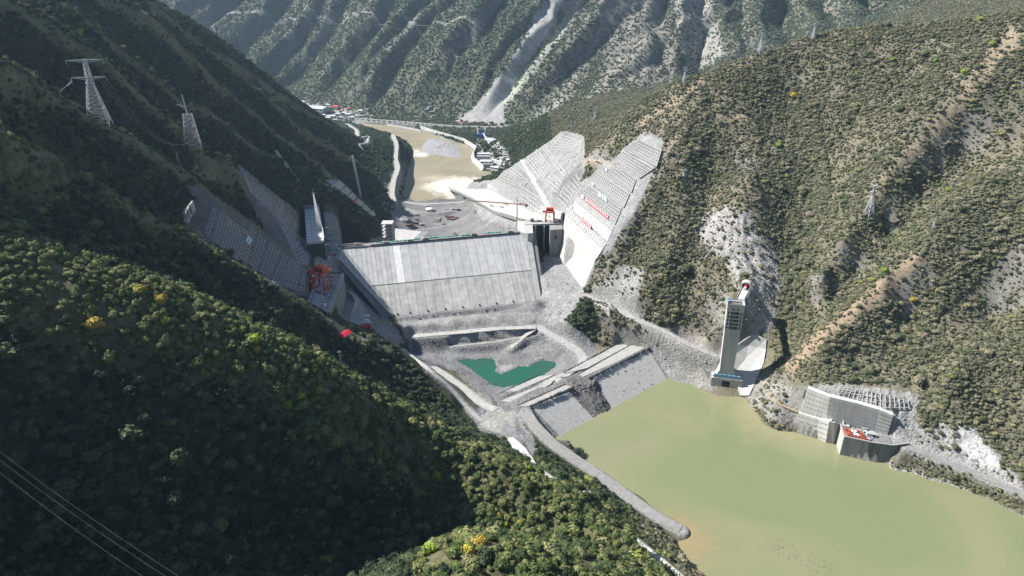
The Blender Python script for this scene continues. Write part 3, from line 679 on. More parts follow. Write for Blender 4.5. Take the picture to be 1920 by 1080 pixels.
def terrain_mat():
    m = bpy.data.materials.new('ground_cover'); m.use_nodes = True; t = m.node_tree; b = t.nodes['Principled BSDF']
    b.inputs['Roughness'].default_value = .95; b.inputs['Specular IOR Level'].default_value = .1
    a = nd(t, 'ShaderNodeAttribute', attribute_name='cover'); g = nd(t, 'ShaderNodeNewGeometry')
    st = nd(t, 'ShaderNodeAttribute', attribute_name='stony')
    n1 = nd(t, 'ShaderNodeTexNoise', Scale=.35, Detail=8.0, Roughness=.7); t.links.new(g.outputs['Position'], n1.inputs['Vector'])
    n2 = nd(t, 'ShaderNodeTexVoronoi', Scale=.5); t.links.new(g.outputs['Position'], n2.inputs['Vector'])
    n3 = nd(t, 'ShaderNodeTexNoise', Scale=.045, Detail=5.0, Roughness=.6); t.links.new(g.outputs['Position'], n3.inputs['Vector'])
    r1 = nd(t, 'ShaderNodeMapRange'); r1.inputs[1].default_value = .3; r1.inputs[2].default_value = .7; r1.inputs[3].default_value = .58; r1.inputs[4].default_value = 1.42
    t.links.new(n1.outputs['Fac'], r1.inputs[0])
    r3 = nd(t, 'ShaderNodeMapRange'); r3.inputs[1].default_value = .3; r3.inputs[2].default_value = .7; r3.inputs[3].default_value = .8; r3.inputs[4].default_value = 1.2
    t.links.new(n3.outputs['Fac'], r3.inputs[0])
    mu = nd(t, 'ShaderNodeMath', operation='MULTIPLY'); t.links.new(r1.outputs[0], mu.inputs[0]); t.links.new(r3.outputs[0], mu.inputs[1])
    vm = nd(t, 'ShaderNodeVectorMath', operation='SCALE'); t.links.new(a.outputs['Color'], vm.inputs[0]); t.links.new(mu.outputs[0], vm.inputs['Scale'])
    t.links.new(vm.outputs[0], b.inputs['Base Color'])
    # fine relief: soil everywhere, broken blocks where it is stony
    b1 = nd(t, 'ShaderNodeBump'); b1.inputs['Distance'].default_value = 1.6; b1.inputs['Strength'].default_value = .8
    t.links.new(n1.outputs['Fac'], b1.inputs['Height'])
    mm = nd(t, 'ShaderNodeMath', operation='MULTIPLY'); t.links.new(n2.outputs['Distance'], mm.inputs[0]); t.links.new(st.outputs['Fac'], mm.inputs[1])
    b2 = nd(t, 'ShaderNodeBump'); b2.inputs['Distance'].default_value = .8; b2.inputs['Strength'].default_value = 1
    t.links.new(mm.outputs[0], b2.inputs['Height']); t.links.new(b1.outputs[0], b2.inputs['Normal'])
    t.links.new(b2.outputs[0], b.inputs['Normal'])
    return m
def water_mat(name, c1, c2, scale, rough=.28, foam=None, spots=None):
    m = bpy.data.materials.new(name); m.use_nodes = True; t = m.node_tree; b = t.nodes['Principled BSDF']
    b.inputs['Roughness'].default_value = rough; b.inputs['IOR'].default_value = 1.33; b.inputs['Specular IOR Level'].default_value = .5
    g = nd(t, 'ShaderNodeNewGeometry')
    w = nd(t, 'ShaderNodeTexNoise', Scale=scale, Detail=4.0, Distortion=1.2); t.links.new(g.outputs['Position'], w.inputs['Vector'])
    r = nd(t, 'ShaderNodeMapRange'); r.inputs[1].default_value = .38; r.inputs[2].default_value = .62; t.links.new(w.outputs['Fac'], r.inputs[0])
    mx = nd(t, 'ShaderNodeMix', data_type='RGBA'); mx.inputs[6].default_value = (*c1, 1); mx.inputs[7].default_value = (*c2, 1)
    t.links.new(r.outputs[0], mx.inputs[0]); last = mx.outputs[2]
    for (pos, rad, cc, k) in (spots or []):
        d = nd(t, 'ShaderNodeVectorMath', operation='DISTANCE'); d.inputs[1].default_value = pos
        t.links.new(g.outputs['Position'], d.inputs[0])
        nz = nd(t, 'ShaderNodeTexNoise', Scale=.035, Detail=7.0, Roughness=.7, Distortion=1.5); t.links.new(g.outputs['Position'], nz.inputs['Vector'])
        ad = nd(t, 'ShaderNodeMath', operation='MULTIPLY_ADD'); ad.inputs[1].default_value = rad*1.9; t.links.new(nz.outputs['Fac'], ad.inputs[0]); t.links.new(d.outputs['Value'], ad.inputs[2])
        q = nd(t, 'ShaderNodeMapRange'); q.inputs[1].default_value = rad*1.25; q.inputs[2].default_value = rad*2.1; q.inputs[3].default_value = k; q.inputs[4].default_value = 0
        t.links.new(ad.outputs[0], q.inputs[0])
        m2 = nd(t, 'ShaderNodeMix', data_type='RGBA'); t.links.new(q.outputs[0], m2.inputs[0]); t.links.new(last, m2.inputs[6]); m2.inputs[7].default_value = (*cc, 1)
        last = m2.outputs[2]
    t.links.new(last, b.inputs['Base Color'])
    rp = nd(t, 'ShaderNodeTexNoise', Scale=.5, Detail=3.0); t.links.new(g.outputs['Position'], rp.inputs['Vector'])
    bp = nd(t, 'ShaderNodeBump'); bp.inputs['Strength'].default_value = .5; bp.inputs['Distance'].default_value = .18; t.links.new(rp.outputs['Fac'], bp.inputs['Height'])
    t.links.new(bp.outputs[0], b.inputs['Normal'])
    return m
def leaf_mat(name, ramp, rough=.75):
    m = bpy.data.materials.new(name); m.use_nodes = True; t = m.node_tree; b = t.nodes['Principled BSDF']
    b.inputs['Roughness'].default_value = rough; b.inputs['Specular IOR Level'].default_value = .2
    oi = nd(t, 'ShaderNodeObjectInfo'); r = nd(t, 'ShaderNodeValToRGB')
    t.links.new(oi.outputs['Random'], r.inputs[0])
    els = r.color_ramp.elements; r.color_ramp.interpolation = 'LINEAR'
    while len(els) > 1: els.remove(els[-1])
    els[0].position = ramp[0][0]; els[0].color = (*ramp[0][1], 1)
    for p, c in ramp[1:]: e = els.new(p); e.color = (*c, 1)
    g = nd(t, 'ShaderNodeNewGeometry'); n = nd(t, 'ShaderNodeTexNoise', Scale=.9, Detail=3.0); t.links.new(g.outputs['Position'], n.inputs['Vector'])
    q = nd(t, 'ShaderNodeMapRange'); q.inputs[1].default_value = .3; q.inputs[2].default_value = .7; q.inputs[3].default_value = .65; q.inputs[4].default_value = 1.35
    t.links.new(n.outputs['Fac'], q.inputs[0])
    v = nd(t, 'ShaderNodeVectorMath', operation='SCALE'); t.links.new(r.outputs[0], v.inputs[0]); t.links.new(q.outputs[0], v.inputs['Scale'])
    t.links.new(v.outputs[0], b.inputs['Base Color'])
    return m

# ------------------------------------------------------------------ mesh helpers
COLL = scene.collection
class MB:
    def __init__(s): s.v = []; s.f = []
    def add(s, vs, fs):
        o = len(s.v); s.v += [tuple(v) for v in vs]; s.f += [tuple(i+o for i in f) for f in fs]; return s
    def hexa(s, b, t):
        """solid between a bottom loop and a top loop of n points each"""
        n = len(b)
        return s.add(list(b)+list(t), [tuple(range(n-1, -1, -1)), tuple(range(n, 2*n))]+[(i, (i+1) % n, n+(i+1) % n, n+i) for i in range(n)])
    def prism(s, poly, z0, z1):
        a = sum(poly[i][0]*poly[(i+1) % len(poly)][1]-poly[(i+1) % len(poly)][0]*poly[i][1] for i in range(len(poly)))
        if a < 0: poly = poly[::-1]
        return s.hexa([(p[0], p[1], z0) for p in poly], [(p[0], p[1], z1) for p in poly])
    def box(s, c, size, rz=0):
        c0, s0 = math.cos(rz), math.sin(rz); hx, hy, hz = size[0]/2, size[1]/2, size[2]/2
        q = [(-hx, -hy), (hx, -hy), (hx, hy), (-hx, hy)]
        pl = [(c[0]+x*c0-y*s0, c[1]+x*s0+y*c0) for x, y in q]
        return s.prism(pl, c[2]-hz, c[2]+hz)
    def beam(s, p, q, w, h=None, up=(0, 0, 1)):
        p, q = Vector(p), Vector(q); d = (q-p)
        if d.length < 1e-6: return s
        d.normalize(); u = Vector(up)
        if abs(d.dot(u)) > .98: u = Vector((1, 0, 0))
        a = d.cross(u).normalized(); b = a.cross(d); h = h or w
        o = [a*(-w/2)+b*(-h/2), a*(w/2)+b*(-h/2), a*(w/2)+b*(h/2), a*(-w/2)+b*(h/2)]
        return s.add([p+x for x in o]+[q+x for x in o], [(0, 1, 2, 3), (7, 6, 5, 4), (0, 4, 5, 1), (1, 5, 6, 2), (2, 6, 7, 3), (3, 7, 4, 0)])
    def path(s, pl, w, h=None):
        for a, b in zip(pl[:-1], pl[1:]): s.beam(a, b, w, h)
        return s
    def slab(s, q, th):
        """thin solid on a quad or polygon, thickness along its normal (down from the face)"""
        q = [Vector(p) for p in q]; n = Vector((0, 0, 0))
        for i in range(len(q)):
            a, b = q[i], q[(i+1) % len(q)]; n += a.cross(b)
        n.normalize()
        if n.z < 0: q = q[::-1]; n = -n
        return s.hexa([p-n*th for p in q], q)
    def build(s, name, m, parent=None, smooth_=False):
        me = bpy.data.meshes.new(name); me.from_pydata(s.v, [], s.f); me.update()
        if smooth_: me.polygons.foreach_set('use_smooth', [True]*len(me.polygons))
        me.materials.append(m() if callable(m) else m)
        o = bpy.data.objects.new(name, me); COLL.objects.link(o)
        if parent is not None:
            o.parent = parent; o.matrix_parent_inverse = parent.matrix_world.inverted() if False else Matrix.Translation(-parent.location)
        return o
def tag(o, label, cat, group=None, kind=None):
    if label: o['label'] = label
    if cat: o['category'] = cat
    if group: o['group'] = group
    if kind: o['kind'] = kind
    return o
def thing(name, label, cat, loc, group=None):
    o = bpy.data.objects.new(name, None); COLL.objects.link(o); o.location = Vector(loc); o.empty_display_size = 1
    return tag(o, label, cat, group)
def copy_thing(o, loc, rz, label=None, group=None, scale=None):
    """copy of a thing whose meshes were built round the origin"""
    c = o.copy(); COLL.objects.link(c); c.location = Vector(loc); c.rotation_euler = (0, 0, rz)
    if scale: c.scale = scale if hasattr(scale, '__len__') else (scale,)*3
    if label: c['label'] = label
    if group: c['group'] = group
    for ch in list(o.children):
        d = ch.copy(); COLL.objects.link(d); d.parent = c
        for g in list(ch.children):
            e = g.copy(); COLL.objects.link(e); e.parent = d
    return c
def structure(name, mb, m): o = mb.build(name, m); o['kind'] = 'structure'; return o
# ------------------------------------------------------------------ ground, roads, water
def make_terrain():
    me = bpy.data.meshes.new('hillsides')
    co = np.stack([GX, GY, GZ], -1).reshape(-1, 3).astype(np.float32)
    idx = (np.arange(NR-1)[:, None]*NC+np.arange(NC-1)[None, :]).ravel()
    quads = np.stack([idx, idx+1, idx+NC+1, idx+NC], -1).astype(np.int32)
    me.vertices.add(len(co)); me.vertices.foreach_set('co', co.ravel())
    me.loops.add(quads.size); me.loops.foreach_set('vertex_index', quads.ravel())
    me.polygons.add(len(quads)); me.polygons.foreach_set('loop_start', np.arange(0, quads.size, 4, dtype=np.int32))
    me.update(calc_edges=True)
    me.polygons.foreach_set('use_smooth', np.ones(len(quads), bool))
    a = me.attributes.new('cover', 'FLOAT_COLOR', 'POINT')
    a.data.foreach_set('color', np.concatenate([COL.reshape(-1, 3), np.ones((NR*NC, 1))], 1).astype(np.float32).ravel())
    a = me.attributes.new('stony', 'FLOAT', 'POINT'); a.data.foreach_set('value', ROUGHN.astype(np.float32).ravel())
    me.materials.append(terrain_mat())
    o = bpy.data.objects.new('terrain', me); COLL.objects.link(o); o['kind'] = 'structure'
make_terrain()
def ribbon(name, pl, width, m, lift=.12):
    v = []; f = []
    for i, p in enumerate(pl):
        a = pl[max(i-1, 0)]; b = pl[min(i+1, len(pl)-1)]
        dx, dy = b[0]-a[0], b[1]-a[1]; L = math.hypot(dx, dy)+1e-9; nx, ny = -dy/L*width/2, dx/L*width/2
        k = 1+.10*math.sin(i*1.7)+.06*math.sin(i*.6+2)
        for s_ in (-1, 1):
            v.append((p[0]+nx*s_*k, p[1]+ny*s_*k, p[2]+lift)); 
        for s_ in (-1, 1): v.append((p[0]+nx*s_*k*1.05, p[1]+ny*s_*k*1.05, p[2]-1.2))
        if i:
            o = (i-1)*4
            f += [(o, o+4, o+5, o+1), (o+2, o+6, o+4, o), (o+1, o+5, o+7, o+3)]
    me = bpy.data.meshes.new(name); me.from_pydata(v, [], f); me.materials.append(m)
    o = bpy.data.objects.new(name, me); COLL.objects.link(o); o['kind'] = 'structure'
for nme, pl, wd, mt in ROADS: ribbon(nme, pl, wd, ROADM[mt]())
def sheet(name, poly, z, m):
    me = bpy.data.meshes.new(name); me.from_pydata([(x, y, z) for x, y in poly], [], [tuple(range(len(poly)))]); me.materials.append(m)
    o = bpy.data.objects.new(name, me); COLL.objects.link(o); o['kind'] = 'structure'
_p1 = PZ(1275, 1010, 0); _p2 = PZ(1500, 1040, 0); _p3 = PZ(1250, 760, 0)
sheet('reservoir', [(40,600),(60,560),(120,470),(90,150),(900,60),(900,560),(420,640),(330,700),(200,760),(150,730)], 0.0,
      water_mat('muddy_reservoir_water', (.215,.218,.125), (.17,.20,.10), .006, .16,
      spots=[(_p1, 38, (.30,.22,.12), .7), ((300,250,0), 110, (.31,.27,.155), .7), (PZ(1440,770,0), 60, (.33,.28,.17), .55)]))
fo = [PZ(885,352,RIVZ), PZ(850,345,RIVZ), PZ(815,335,RIVZ), PZ(788,290,RIVZ), PZ(775,283,RIVZ), PZ(800,352,RIVZ)]
sheet('river', [(-1500,2600),(-1400,3000),(300,3000),(300,1700),(60,1560),(-40,1480),(-60,1440),(-260,1440),(-330,1560),(-420,1900),(-900,2350)], RIVZ,
      water_mat('muddy_river_water', (.30,.262,.185), (.25,.22,.155), .008, .4,
      spots=[(fo[0], 100, (.85,.83,.78), 1.0), (fo[1], 70, (.75,.72,.65), .9), (fo[2], 42, (.5,.45,.37), .6), (fo[3], 34, (.75,.72,.66), .9), (fo[4], 22, (.75,.72,.66), .8), (fo[5], 26, (.5,.45,.36), .6)]))
sheet('green_pond', [PZ(x, y, 6)[:2] for x, y in ((770,650),(880,640),(1080,640),(1080,700),(1000,725),(945,738),(860,705),(780,680))], 6.0,
      water_mat('green_pond_water', (.018,.095,.062), (.03,.085,.06), .02, .2))
# ------------------------------------------------------------------ vegetation
def crown_mesh(name, seed, m, leaves=170, sub=2, flat=.8, leaf=.16):
    r = random.Random(seed); bm = bmesh.new()
    bmesh.ops.create_icosphere(bm, subdivisions=sub, radius=.42)
    lob = [(Vector((r.uniform(-1, 1), r.uniform(-1, 1), r.uniform(-.3, 1))).normalized(), r.uniform(.25, .55)) for _ in range(7)]
    def rad(d): return 1+sum(max(0, d.dot(l)-.62)*k*2.4 for l, k in lob)
    for v in bm.verts:
        d = v.co.normalized(); v.co = d*.40*rad(d)*r.uniform(.9, 1.1); v.co.z *= flat
    for _ in range(leaves):
        d = Vector((r.gauss(0, 1), r.gauss(0, 1), r.gauss(.25, .9))).normalized()
        p = d*.47*rad(d)*r.uniform(.82, 1.12); p.z *= flat
        n = (d+Vector((r.uniform(-.8, .8), r.uniform(-.8, .8), r.uniform(-.4, .9)))).normalized()
        a = n.orthogonal().normalized(); b = n.cross(a); th = r.uniform(0, 6.28)
        a, b = a*math.cos(th)+b*math.sin(th), b*math.cos(th)-a*math.sin(th); s_ = leaf*r.uniform(.6, 1.25)
        bm.faces.new([bm.verts.new(p+a*s_), bm.verts.new(p+b*s_*.7), bm.verts.new(p-a*s_*.8), bm.verts.new(p-b*s_*.6)])
    for v in bm.verts: v.co.z += .42
    me = bpy.data.meshes.new(name); bm.to_mesh(me); bm.free(); me.materials.append(m); return me
def trunk_mesh(name, m):
    mb = MB(); mb_rings = []
    for z, rr, ox in ((-.35, .055, 0), (0, .045, .01), (.22, .032, .03), (.45, .016, .01)):
        mb_rings.append([(ox+rr*math.cos(a*math.pi/3), rr*math.sin(a*math.pi/3), z) for a in range(6)])
    for a, b in zip(mb_rings[:-1], mb_rings[1:]): mb.hexa(a, b)
    for k in range(4):
        an = k*1.7+.4; mb.beam((.02, 0, .12+.06*k), (.26*math.cos(an), .26*math.sin(an), .38+.05*k), .02)
    me = bpy.data.meshes.new(name); me.from_pydata(mb.v, [], mb.f); me.materials.append(m); return me
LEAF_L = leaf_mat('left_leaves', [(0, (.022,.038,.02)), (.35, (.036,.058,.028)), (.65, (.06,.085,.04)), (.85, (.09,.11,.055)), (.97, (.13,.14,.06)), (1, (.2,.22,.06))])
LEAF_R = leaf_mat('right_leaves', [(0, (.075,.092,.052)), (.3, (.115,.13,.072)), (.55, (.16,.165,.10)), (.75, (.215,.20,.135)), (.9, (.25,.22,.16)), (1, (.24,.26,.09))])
LEAF_F = leaf_mat('haze_paled_leaves', [(0, (.075,.105,.068)), (.4, (.105,.135,.085)), (.75, (.125,.145,.095)), (1, (.17,.17,.12))])  # paler than the near leaves: distance haze put into the colour
LEAF_C = leaf_mat('sunlit_crest_leaves', [(0, (.055,.085,.03)), (.35, (.09,.125,.042)), (.65, (.15,.175,.06)), (.85, (.19,.20,.08)), (1, (.25,.235,.12))])  # lighter leaves, crest sunlight put into the colour
LEAF_Y = leaf_mat('yellow_leaves', [(0, (.30,.26,.04)), (.6, (.36,.31,.05)), (1, (.38,.27,.05))])
LEAF_G = leaf_mat('lime_leaves', [(0, (.16,.26,.03)), (.5, (.22,.3,.04)), (1, (.28,.33,.05))])
BARK = mat('bark', (.10,.085,.07), .9, (.06,.05,.04), 2)
CR = {}
for key, lm in (('C', LEAF_C), ('L', LEAF_L), ('R', LEAF_R), ('F', LEAF_F), ('Y', LEAF_Y), ('G', LEAF_G)):
    CR[key] = [crown_mesh('crown', 10+k, lm, 120 if key == 'F' else 240, 1 if key == 'F' else 2, .85 if key != 'R' else .7, .2 if key == 'F' else .14) for k in range(5 if key != 'F' else 3)]
TRUNK = trunk_mesh('trunk', BARK)
rr = np.random.RandomState(3)
GN = GS
def scatter(n, ymin, ymax, spacing):
    """random places whose density in the world is even over the fan"""
    a = rr.uniform(-AM*.99, AM*.99, n); ly = rr.uniform(math.log(ymin+Y0), math.log(ymax+Y0), n)
    y = np.exp(ly)-Y0; x = a*(y+Y0)
    return x, y
DS = sampler(DENS)
def place(n, ymin, ymax, cap):
    x, y = scatter(n, ymin, ymax, 1)
    # candidates per square metre of the fan are n/(range*2AM*(y+Y0)^2); thin to the wanted count per area
    dens_c = n/((math.log(ymax+Y0)-math.log(ymin+Y0))*2*AM*(y+Y0)**2)
    z = GS(x, y); d = DS(x, y)
    px, py, t = proj(x, y, z)
    want = cap(x, y, t)*np.clip(d, 0, 2.5)
    ok = (rr.rand(n) < want/dens_c) & (d > .06)
    ok &= (px > -120) & (px < 2040) & (py > -60) & (py < 1200)
    return x[ok], y[ok], z[ok], t[ok], px[ok], py[ok]
isright = lambda x, y, px, t: ((x > 105) & (px > 1000)) | (x > 180)
x, y, z, t, px, py = place(3400000, 120, 2250, lambda x, y, t: np.where(isright(x, y, 960+1280*x/np.maximum(t, 1), t), 1/3.2, 1/7.))
rt = isright(x, y, px, t)
# drop what lies well behind a crest: test the sight line half way down to the plant
print('plants near', len(x), 'right', rt.sum())
scl = np.where(rt, rr.gamma(2.0, .48, len(x))+1.0, rr.gamma(5, .38, len(x))+1.7)
big = rr.rand(len(x)) < .07; scl = np.where(big, scl*1.6, scl)
dd = DS(x, y); scl = np.where(rt & (dd > 1.3), scl*1.35, scl)
scl = np.where(~rt & (t < 350), scl*.82, scl)
scl = np.where(~rt & (t > 520), scl*.9, scl)
fx, fy, fz, ft, fpx, fpy = place(800000, 2250, 3700, lambda x, y, t: 1/42.+0*x)
print('plants far', len(fx))
def visible(x, y, z, t, px, py, lift=4.0):
    """thin out plants hidden behind a nearer crest"""
    ok = np.ones(len(x), bool)
    for f in (.5, .6, .7, .78, .85, .9, .94, .97):
        ok &= GS(x*f, y*f) < CAMZ+(z+lift-CAMZ)*f+3
    return ok
vis = visible(x, y, z, t, px, py)
order = np.argsort(t+1e6*(~vis)+1e6*((px < 5) | (px > 1915) | (py > 1075)))
near300 = order[:270]
rest = np.ones(len(x), bool); rest[near300] = False; rest &= visible(x, y, z, t, px, py, 14)
def stuff_points(name, label, cat, x, y, z, s, meshes, zf=.0):
    me = bpy.data.meshes.new(name)
    n = len(x); co = np.stack([x, y, z-s*.12], -1).astype(np.float32)
    me.vertices.add(n); me.vertices.foreach_set('co', co.ravel())
    def at(nm_, ty, arr, key='value'):
        a = me.attributes.new(nm_, ty, 'POINT'); a.data.foreach_set(key, arr)
    at('pick', 'INT', rr.randint(0, len(meshes), n).astype(np.int32))
    rot = np.zeros((n, 3), np.float32); rot[:, 2] = rr.uniform(0, 6.283, n); rot[:, 0] = rr.normal(0, .12, n); rot[:, 1] = rr.normal(0, .12, n)
    at('spin', 'FLOAT_VECTOR', rot.ravel(), 'vector')
    sc_ = np.stack([s*rr.uniform(.85, 1.2, n), s*rr.uniform(.85, 1.2, n), s*rr.uniform(.8, 1.15, n)], -1).astype(np.float32)
    at('size', 'FLOAT_VECTOR', sc_.ravel(), 'vector')
    o = bpy.data.objects.new(name, me); COLL.objects.link(o); tag(o, label, cat, None, 'stuff')
    c = bpy.data.collections.new(name+'_kinds')
    for k, m_ in enumerate(meshes): c.objects.link(bpy.data.objects.new('plant_kind', m_))
    ng = bpy.data.node_groups.new(name, 'GeometryNodeTree')
    ng.interface.new_socket('Geometry', in_out='INPUT', socket_type='NodeSocketGeometry')
    ng.interface.new_socket('Geometry', in_out='OUTPUT', socket_type='NodeSocketGeometry')
    gi = ng.nodes.new('NodeGroupInput'); go = ng.nodes.new('NodeGroupOutput')
    ip = ng.nodes.new('GeometryNodeInstanceOnPoints'); ci = ng.nodes.new('GeometryNodeCollectionInfo')
    ci.inputs['Collection'].default_value = c; ci.inputs['Separate Children'].default_value = True; ci.inputs['Reset Children'].default_value = True
    ip.inputs['Pick Instance'].default_value = True
    def na(nm_, ty):
        q_ = ng.nodes.new('GeometryNodeInputNamedAttribute'); q_.data_type = ty; q_.inputs['Name'].default_value = nm_
        return [s_ for s_ in q_.outputs if s_.enabled and s_.name == 'Attribute'][0]
    ng.links.new(gi.outputs[0], ip.inputs['Points']); ng.links.new(ci.outputs[0], ip.inputs['Instance'])
    ng.links.new(na('pick', 'INT'), ip.inputs['Instance Index'])
    er = ng.nodes.new('FunctionNodeEulerToRotation'); ng.links.new(na('spin', 'FLOAT_VECTOR'), er.inputs[0]); ng.links.new(er.outputs[0], ip.inputs['Rotation'])
    ng.links.new(na('size', 'FLOAT_VECTOR'), ip.inputs['Scale'])
    ng.links.new(ip.outputs[0], go.inputs[0])
    md = o.modifiers.new('plants', 'NODES'); md.node_group = ng
    return o
m1 = rest & ~rt
olv = sampler(OLIVE)(x, y) > rr.uniform(.15, 1.0, len(x))
m2 = m1 & olv; m1 = m1 & ~olv
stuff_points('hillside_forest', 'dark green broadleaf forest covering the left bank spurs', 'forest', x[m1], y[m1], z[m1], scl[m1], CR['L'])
stuff_points('crest_scrub', 'olive and yellowish scrub lightened for sunlight along the crests of the left spurs', 'scrub', x[m2], y[m2], z[m2], scl[m2]*.8, CR['C'])
m1 = rest & rt
stuff_points('hillside_scrub', 'olive and grey green scrub scattered over the right hillside', 'scrub', x[m1], y[m1], z[m1], scl[m1], CR['R'])
m1 = visible(fx, fy, fz, ft, fpx, fpy, 14)
stuff_points('mountain_forest', 'bluish green woods on the mountain across the valley', 'forest', fx[m1], fy[m1], fz[m1], rr.gamma(5, .45, m1.sum())+2.4, CR['F'])
# loose stones on the stony ground
STM = mat('loose_stone', (.30,.30,.295), .95, (.14,.14,.14), .6)
def stone_mesh(seed):
    r = random.Random(seed); bm = bmesh.new(); bmesh.ops.create_icosphere(bm, subdivisions=1, radius=.5)
    for v in bm.verts: v.co *= r.uniform(.7, 1.25); v.co.z *= .75
    me = bpy.data.meshes.new('loose_stone'); bm.to_mesh(me); bm.free(); me.materials.append(STM); return me
sx_, sy_ = scatter(260000, 380, 1500, 1); szz = GS(sx_, sy_); spx, spy, spt = proj(sx_, sy_, szz)
sr = sampler(ROUGHN)(sx_, sy_); dn_ = 260000/((math.log(1800)-math.log(680))*2*AM*(sy_+Y0)**2)
ok = (rr.rand(len(sx_)) < sr*.05/dn_) & (sr > .25) & (spx > -50) & (spx < 1970) & (szz > -14) & ((szz > .6) | (sy_ > 900))
ok &= visible(sx_, sy_, szz, spt, spx, spy, 3)
stuff_points('loose_rubble', 'loose grey stones strewn over the quarried ground and screes', 'rubble', sx_[ok], sy_[ok], szz[ok]+.1, rr.gamma(2.2, .45, ok.sum())+.5, [stone_mesh(k) for k in range(4)])
def tree(px_, py_, s, key, label, group=None, at=None, cat='tree', name='broadleaf_tree', k=0):
    p = at if at is not None else hit(px_, py_)
    o = thing(name, label, cat, (p[0], p[1], p[2]), group)
    o.rotation_euler = (0, 0, random.uniform(0, 6.28)); o.scale = (s*random.uniform(.9, 1.1), s*random.uniform(.9, 1.1), s*random.uniform(.85, 1.1))
    c = bpy.data.objects.new('crown', CR[key][k % len(CR[key])]); COLL.objects.link(c); c.parent = o; c.location = (0, 0, .02)
    tr = bpy.data.objects.new('trunk', TRUNK); COLL.objects.link(tr); tr.parent = o
    return o
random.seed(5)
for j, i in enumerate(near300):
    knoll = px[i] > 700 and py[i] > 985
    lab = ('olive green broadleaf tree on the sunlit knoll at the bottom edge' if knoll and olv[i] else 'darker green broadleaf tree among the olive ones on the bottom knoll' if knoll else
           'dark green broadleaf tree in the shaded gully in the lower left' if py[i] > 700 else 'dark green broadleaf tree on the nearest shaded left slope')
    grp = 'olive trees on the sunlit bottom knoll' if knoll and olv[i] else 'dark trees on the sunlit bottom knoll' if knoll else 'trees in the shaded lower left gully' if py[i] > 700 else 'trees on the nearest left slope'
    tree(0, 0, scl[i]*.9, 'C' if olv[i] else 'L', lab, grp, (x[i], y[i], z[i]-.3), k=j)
YT = [(181,612,9,'Y','golden yellow tree standing alone on the shaded left slope'),
 (262,547,7,'Y','yellow tree on the near spur crest beside the lime one'),(300,567,6.5,'Y','yellow tree just right of its yellow neighbour on the spur crest'),
 (308,603,5.5,'G','small lime green tree below the pair of yellow trees'),(475,643,9,'G','large lime green tree on the near spur crest'),
 (483,656,4.5,'Y','small yellow bush at the foot of the large lime tree'),(563,745,6,'Y','yellow bush on the sunlit crest below the gate terrace'),
 (600,733,6,'Y','yellow bush on the crest farther right of its pair'),(540,762,6,'G','lime green bush under the two yellow crest bushes'),
 (150,65,9,'G','pale green round tree alone on the upper left spur'),(1490,181,11,'Y','golden tree high on the right hillside at a gully head'),
 (1860,83,8,'G','bright green bush near the top right skyline'),(1808,136,7,'G','bright green bush on the upper right slope'),(1753,114,6,'G','small bright green bush on the upper right slope'),
 (1674,112,6,'G','bright green bush below the right skyline, left of its neighbours'),(1740,97,4,'Y','yellowish bush just under the right skyline'),
 (1778,356,7,'G','bright green shrub low on the right slope beside the dry ridge'),(1710,563,7,'Y','orange yellow shrub right of the dry lower ridge'),
 (1703,621,5,'Y','orange shrub lower down the right slope'),(1658,508,7,'G','green shrub at the head of the lower dry ridge'),
 (1462,272,7,'G','bright round shrub beside the wooded gully'),(820,893,6,'G','lime tree in the shaded gully left of the knoll'),
 (945,985,8,'G','bright lime tree in the dark hollow above the knoll'),(975,980,6,'Y','yellow tree beside the lime tree in the dark hollow'),
 (935,962,5,'Y','small yellow tree in the dark hollow above the knoll'),(712,843,5,'G','lime bush in the shadow edge of the near slope'),
 (900,1022,8,'Y','yellow bush on the left part of the bottom knoll'),(880,1035,7,'Y','orange yellow bush on the bottom knoll'),
 (810,1030,9,'G','green tree at the left end of the bottom knoll'),(990,877,6,'G','lime green tree beside the upper path')]
for q in YT: tree(q[0], q[1]+3, q[2]*(.55 if q[1] > 940 else .85), q[3], q[4], k=int(q[0]))
# ------------------------------------------------------------------ concrete faced dam
V = Vector
dam_t = thing('rockfill_dam', 'concrete faced rockfill dam of long pale slabs across the valley', 'dam', dam(130, 36))
SL = [mat('slab_concrete_%s' % n, c, .85, tuple(q*.74 for q in c), .11, stretch=(1, 1, .3), bump=.12) for n, c in
      (('a', (.53,.54,.54)), ('b', (.50,.51,.51)), ('c', (.555,.56,.55)), ('d', (.515,.52,.515)))]
SLL = [mat('lower_slab_concrete_%s' % n, c, .88, tuple(q*.62 for q in c), .09, stretch=(1, 1, .22), bump=.15) for n, c in
      (('a', (.51,.505,.485)), ('b', (.47,.465,.45)), ('c', (.535,.525,.505)))]
body = MB()
def dslab(s0, s1, s2, s3, z0, z1, th, off=0):
    """slab between s0..s1 at the bottom z0 and s2..s3 at the top z1"""
    n = V((DN.x, DN.y, 1.42)).normalized()
    q = [dam(s0, z0, off), dam(s1, z0, off), dam(s3, z1, off), dam(s2, z1, off)]
    return [p-n*th for p in q], q
_l, _t = dslab(50, 268, -22, 282, 30, 103, 3, -.42); body.hexa(_l, _t)
cw = 11.0
bk = [DA-DD*22, DA+DD*274, DA+DD*274-DN*150, DA-DD*22-DN*150]
body.hexa([(*(DA-DD*22)[:2], -12), (*(DA+DD*270)[:2], -12), (*(DA+DD*270-DN*(cw+170))[:2], -12), (*(DA-DD*22-DN*(cw+170))[:2], -12)],
          [(*(DA-DD*22)[:2], 102.4), (*(DA+DD*270)[:2], 102.4), (*(DA+DD*270-DN*cw)[:2], 102.4), (*(DA-DD*22-DN*cw)[:2], 102.4)])
body.build('rockfill_body', mat('rockfill', (.24,.24,.24), .95, (.15,.15,.15), .2, bump=.4), dam_t)
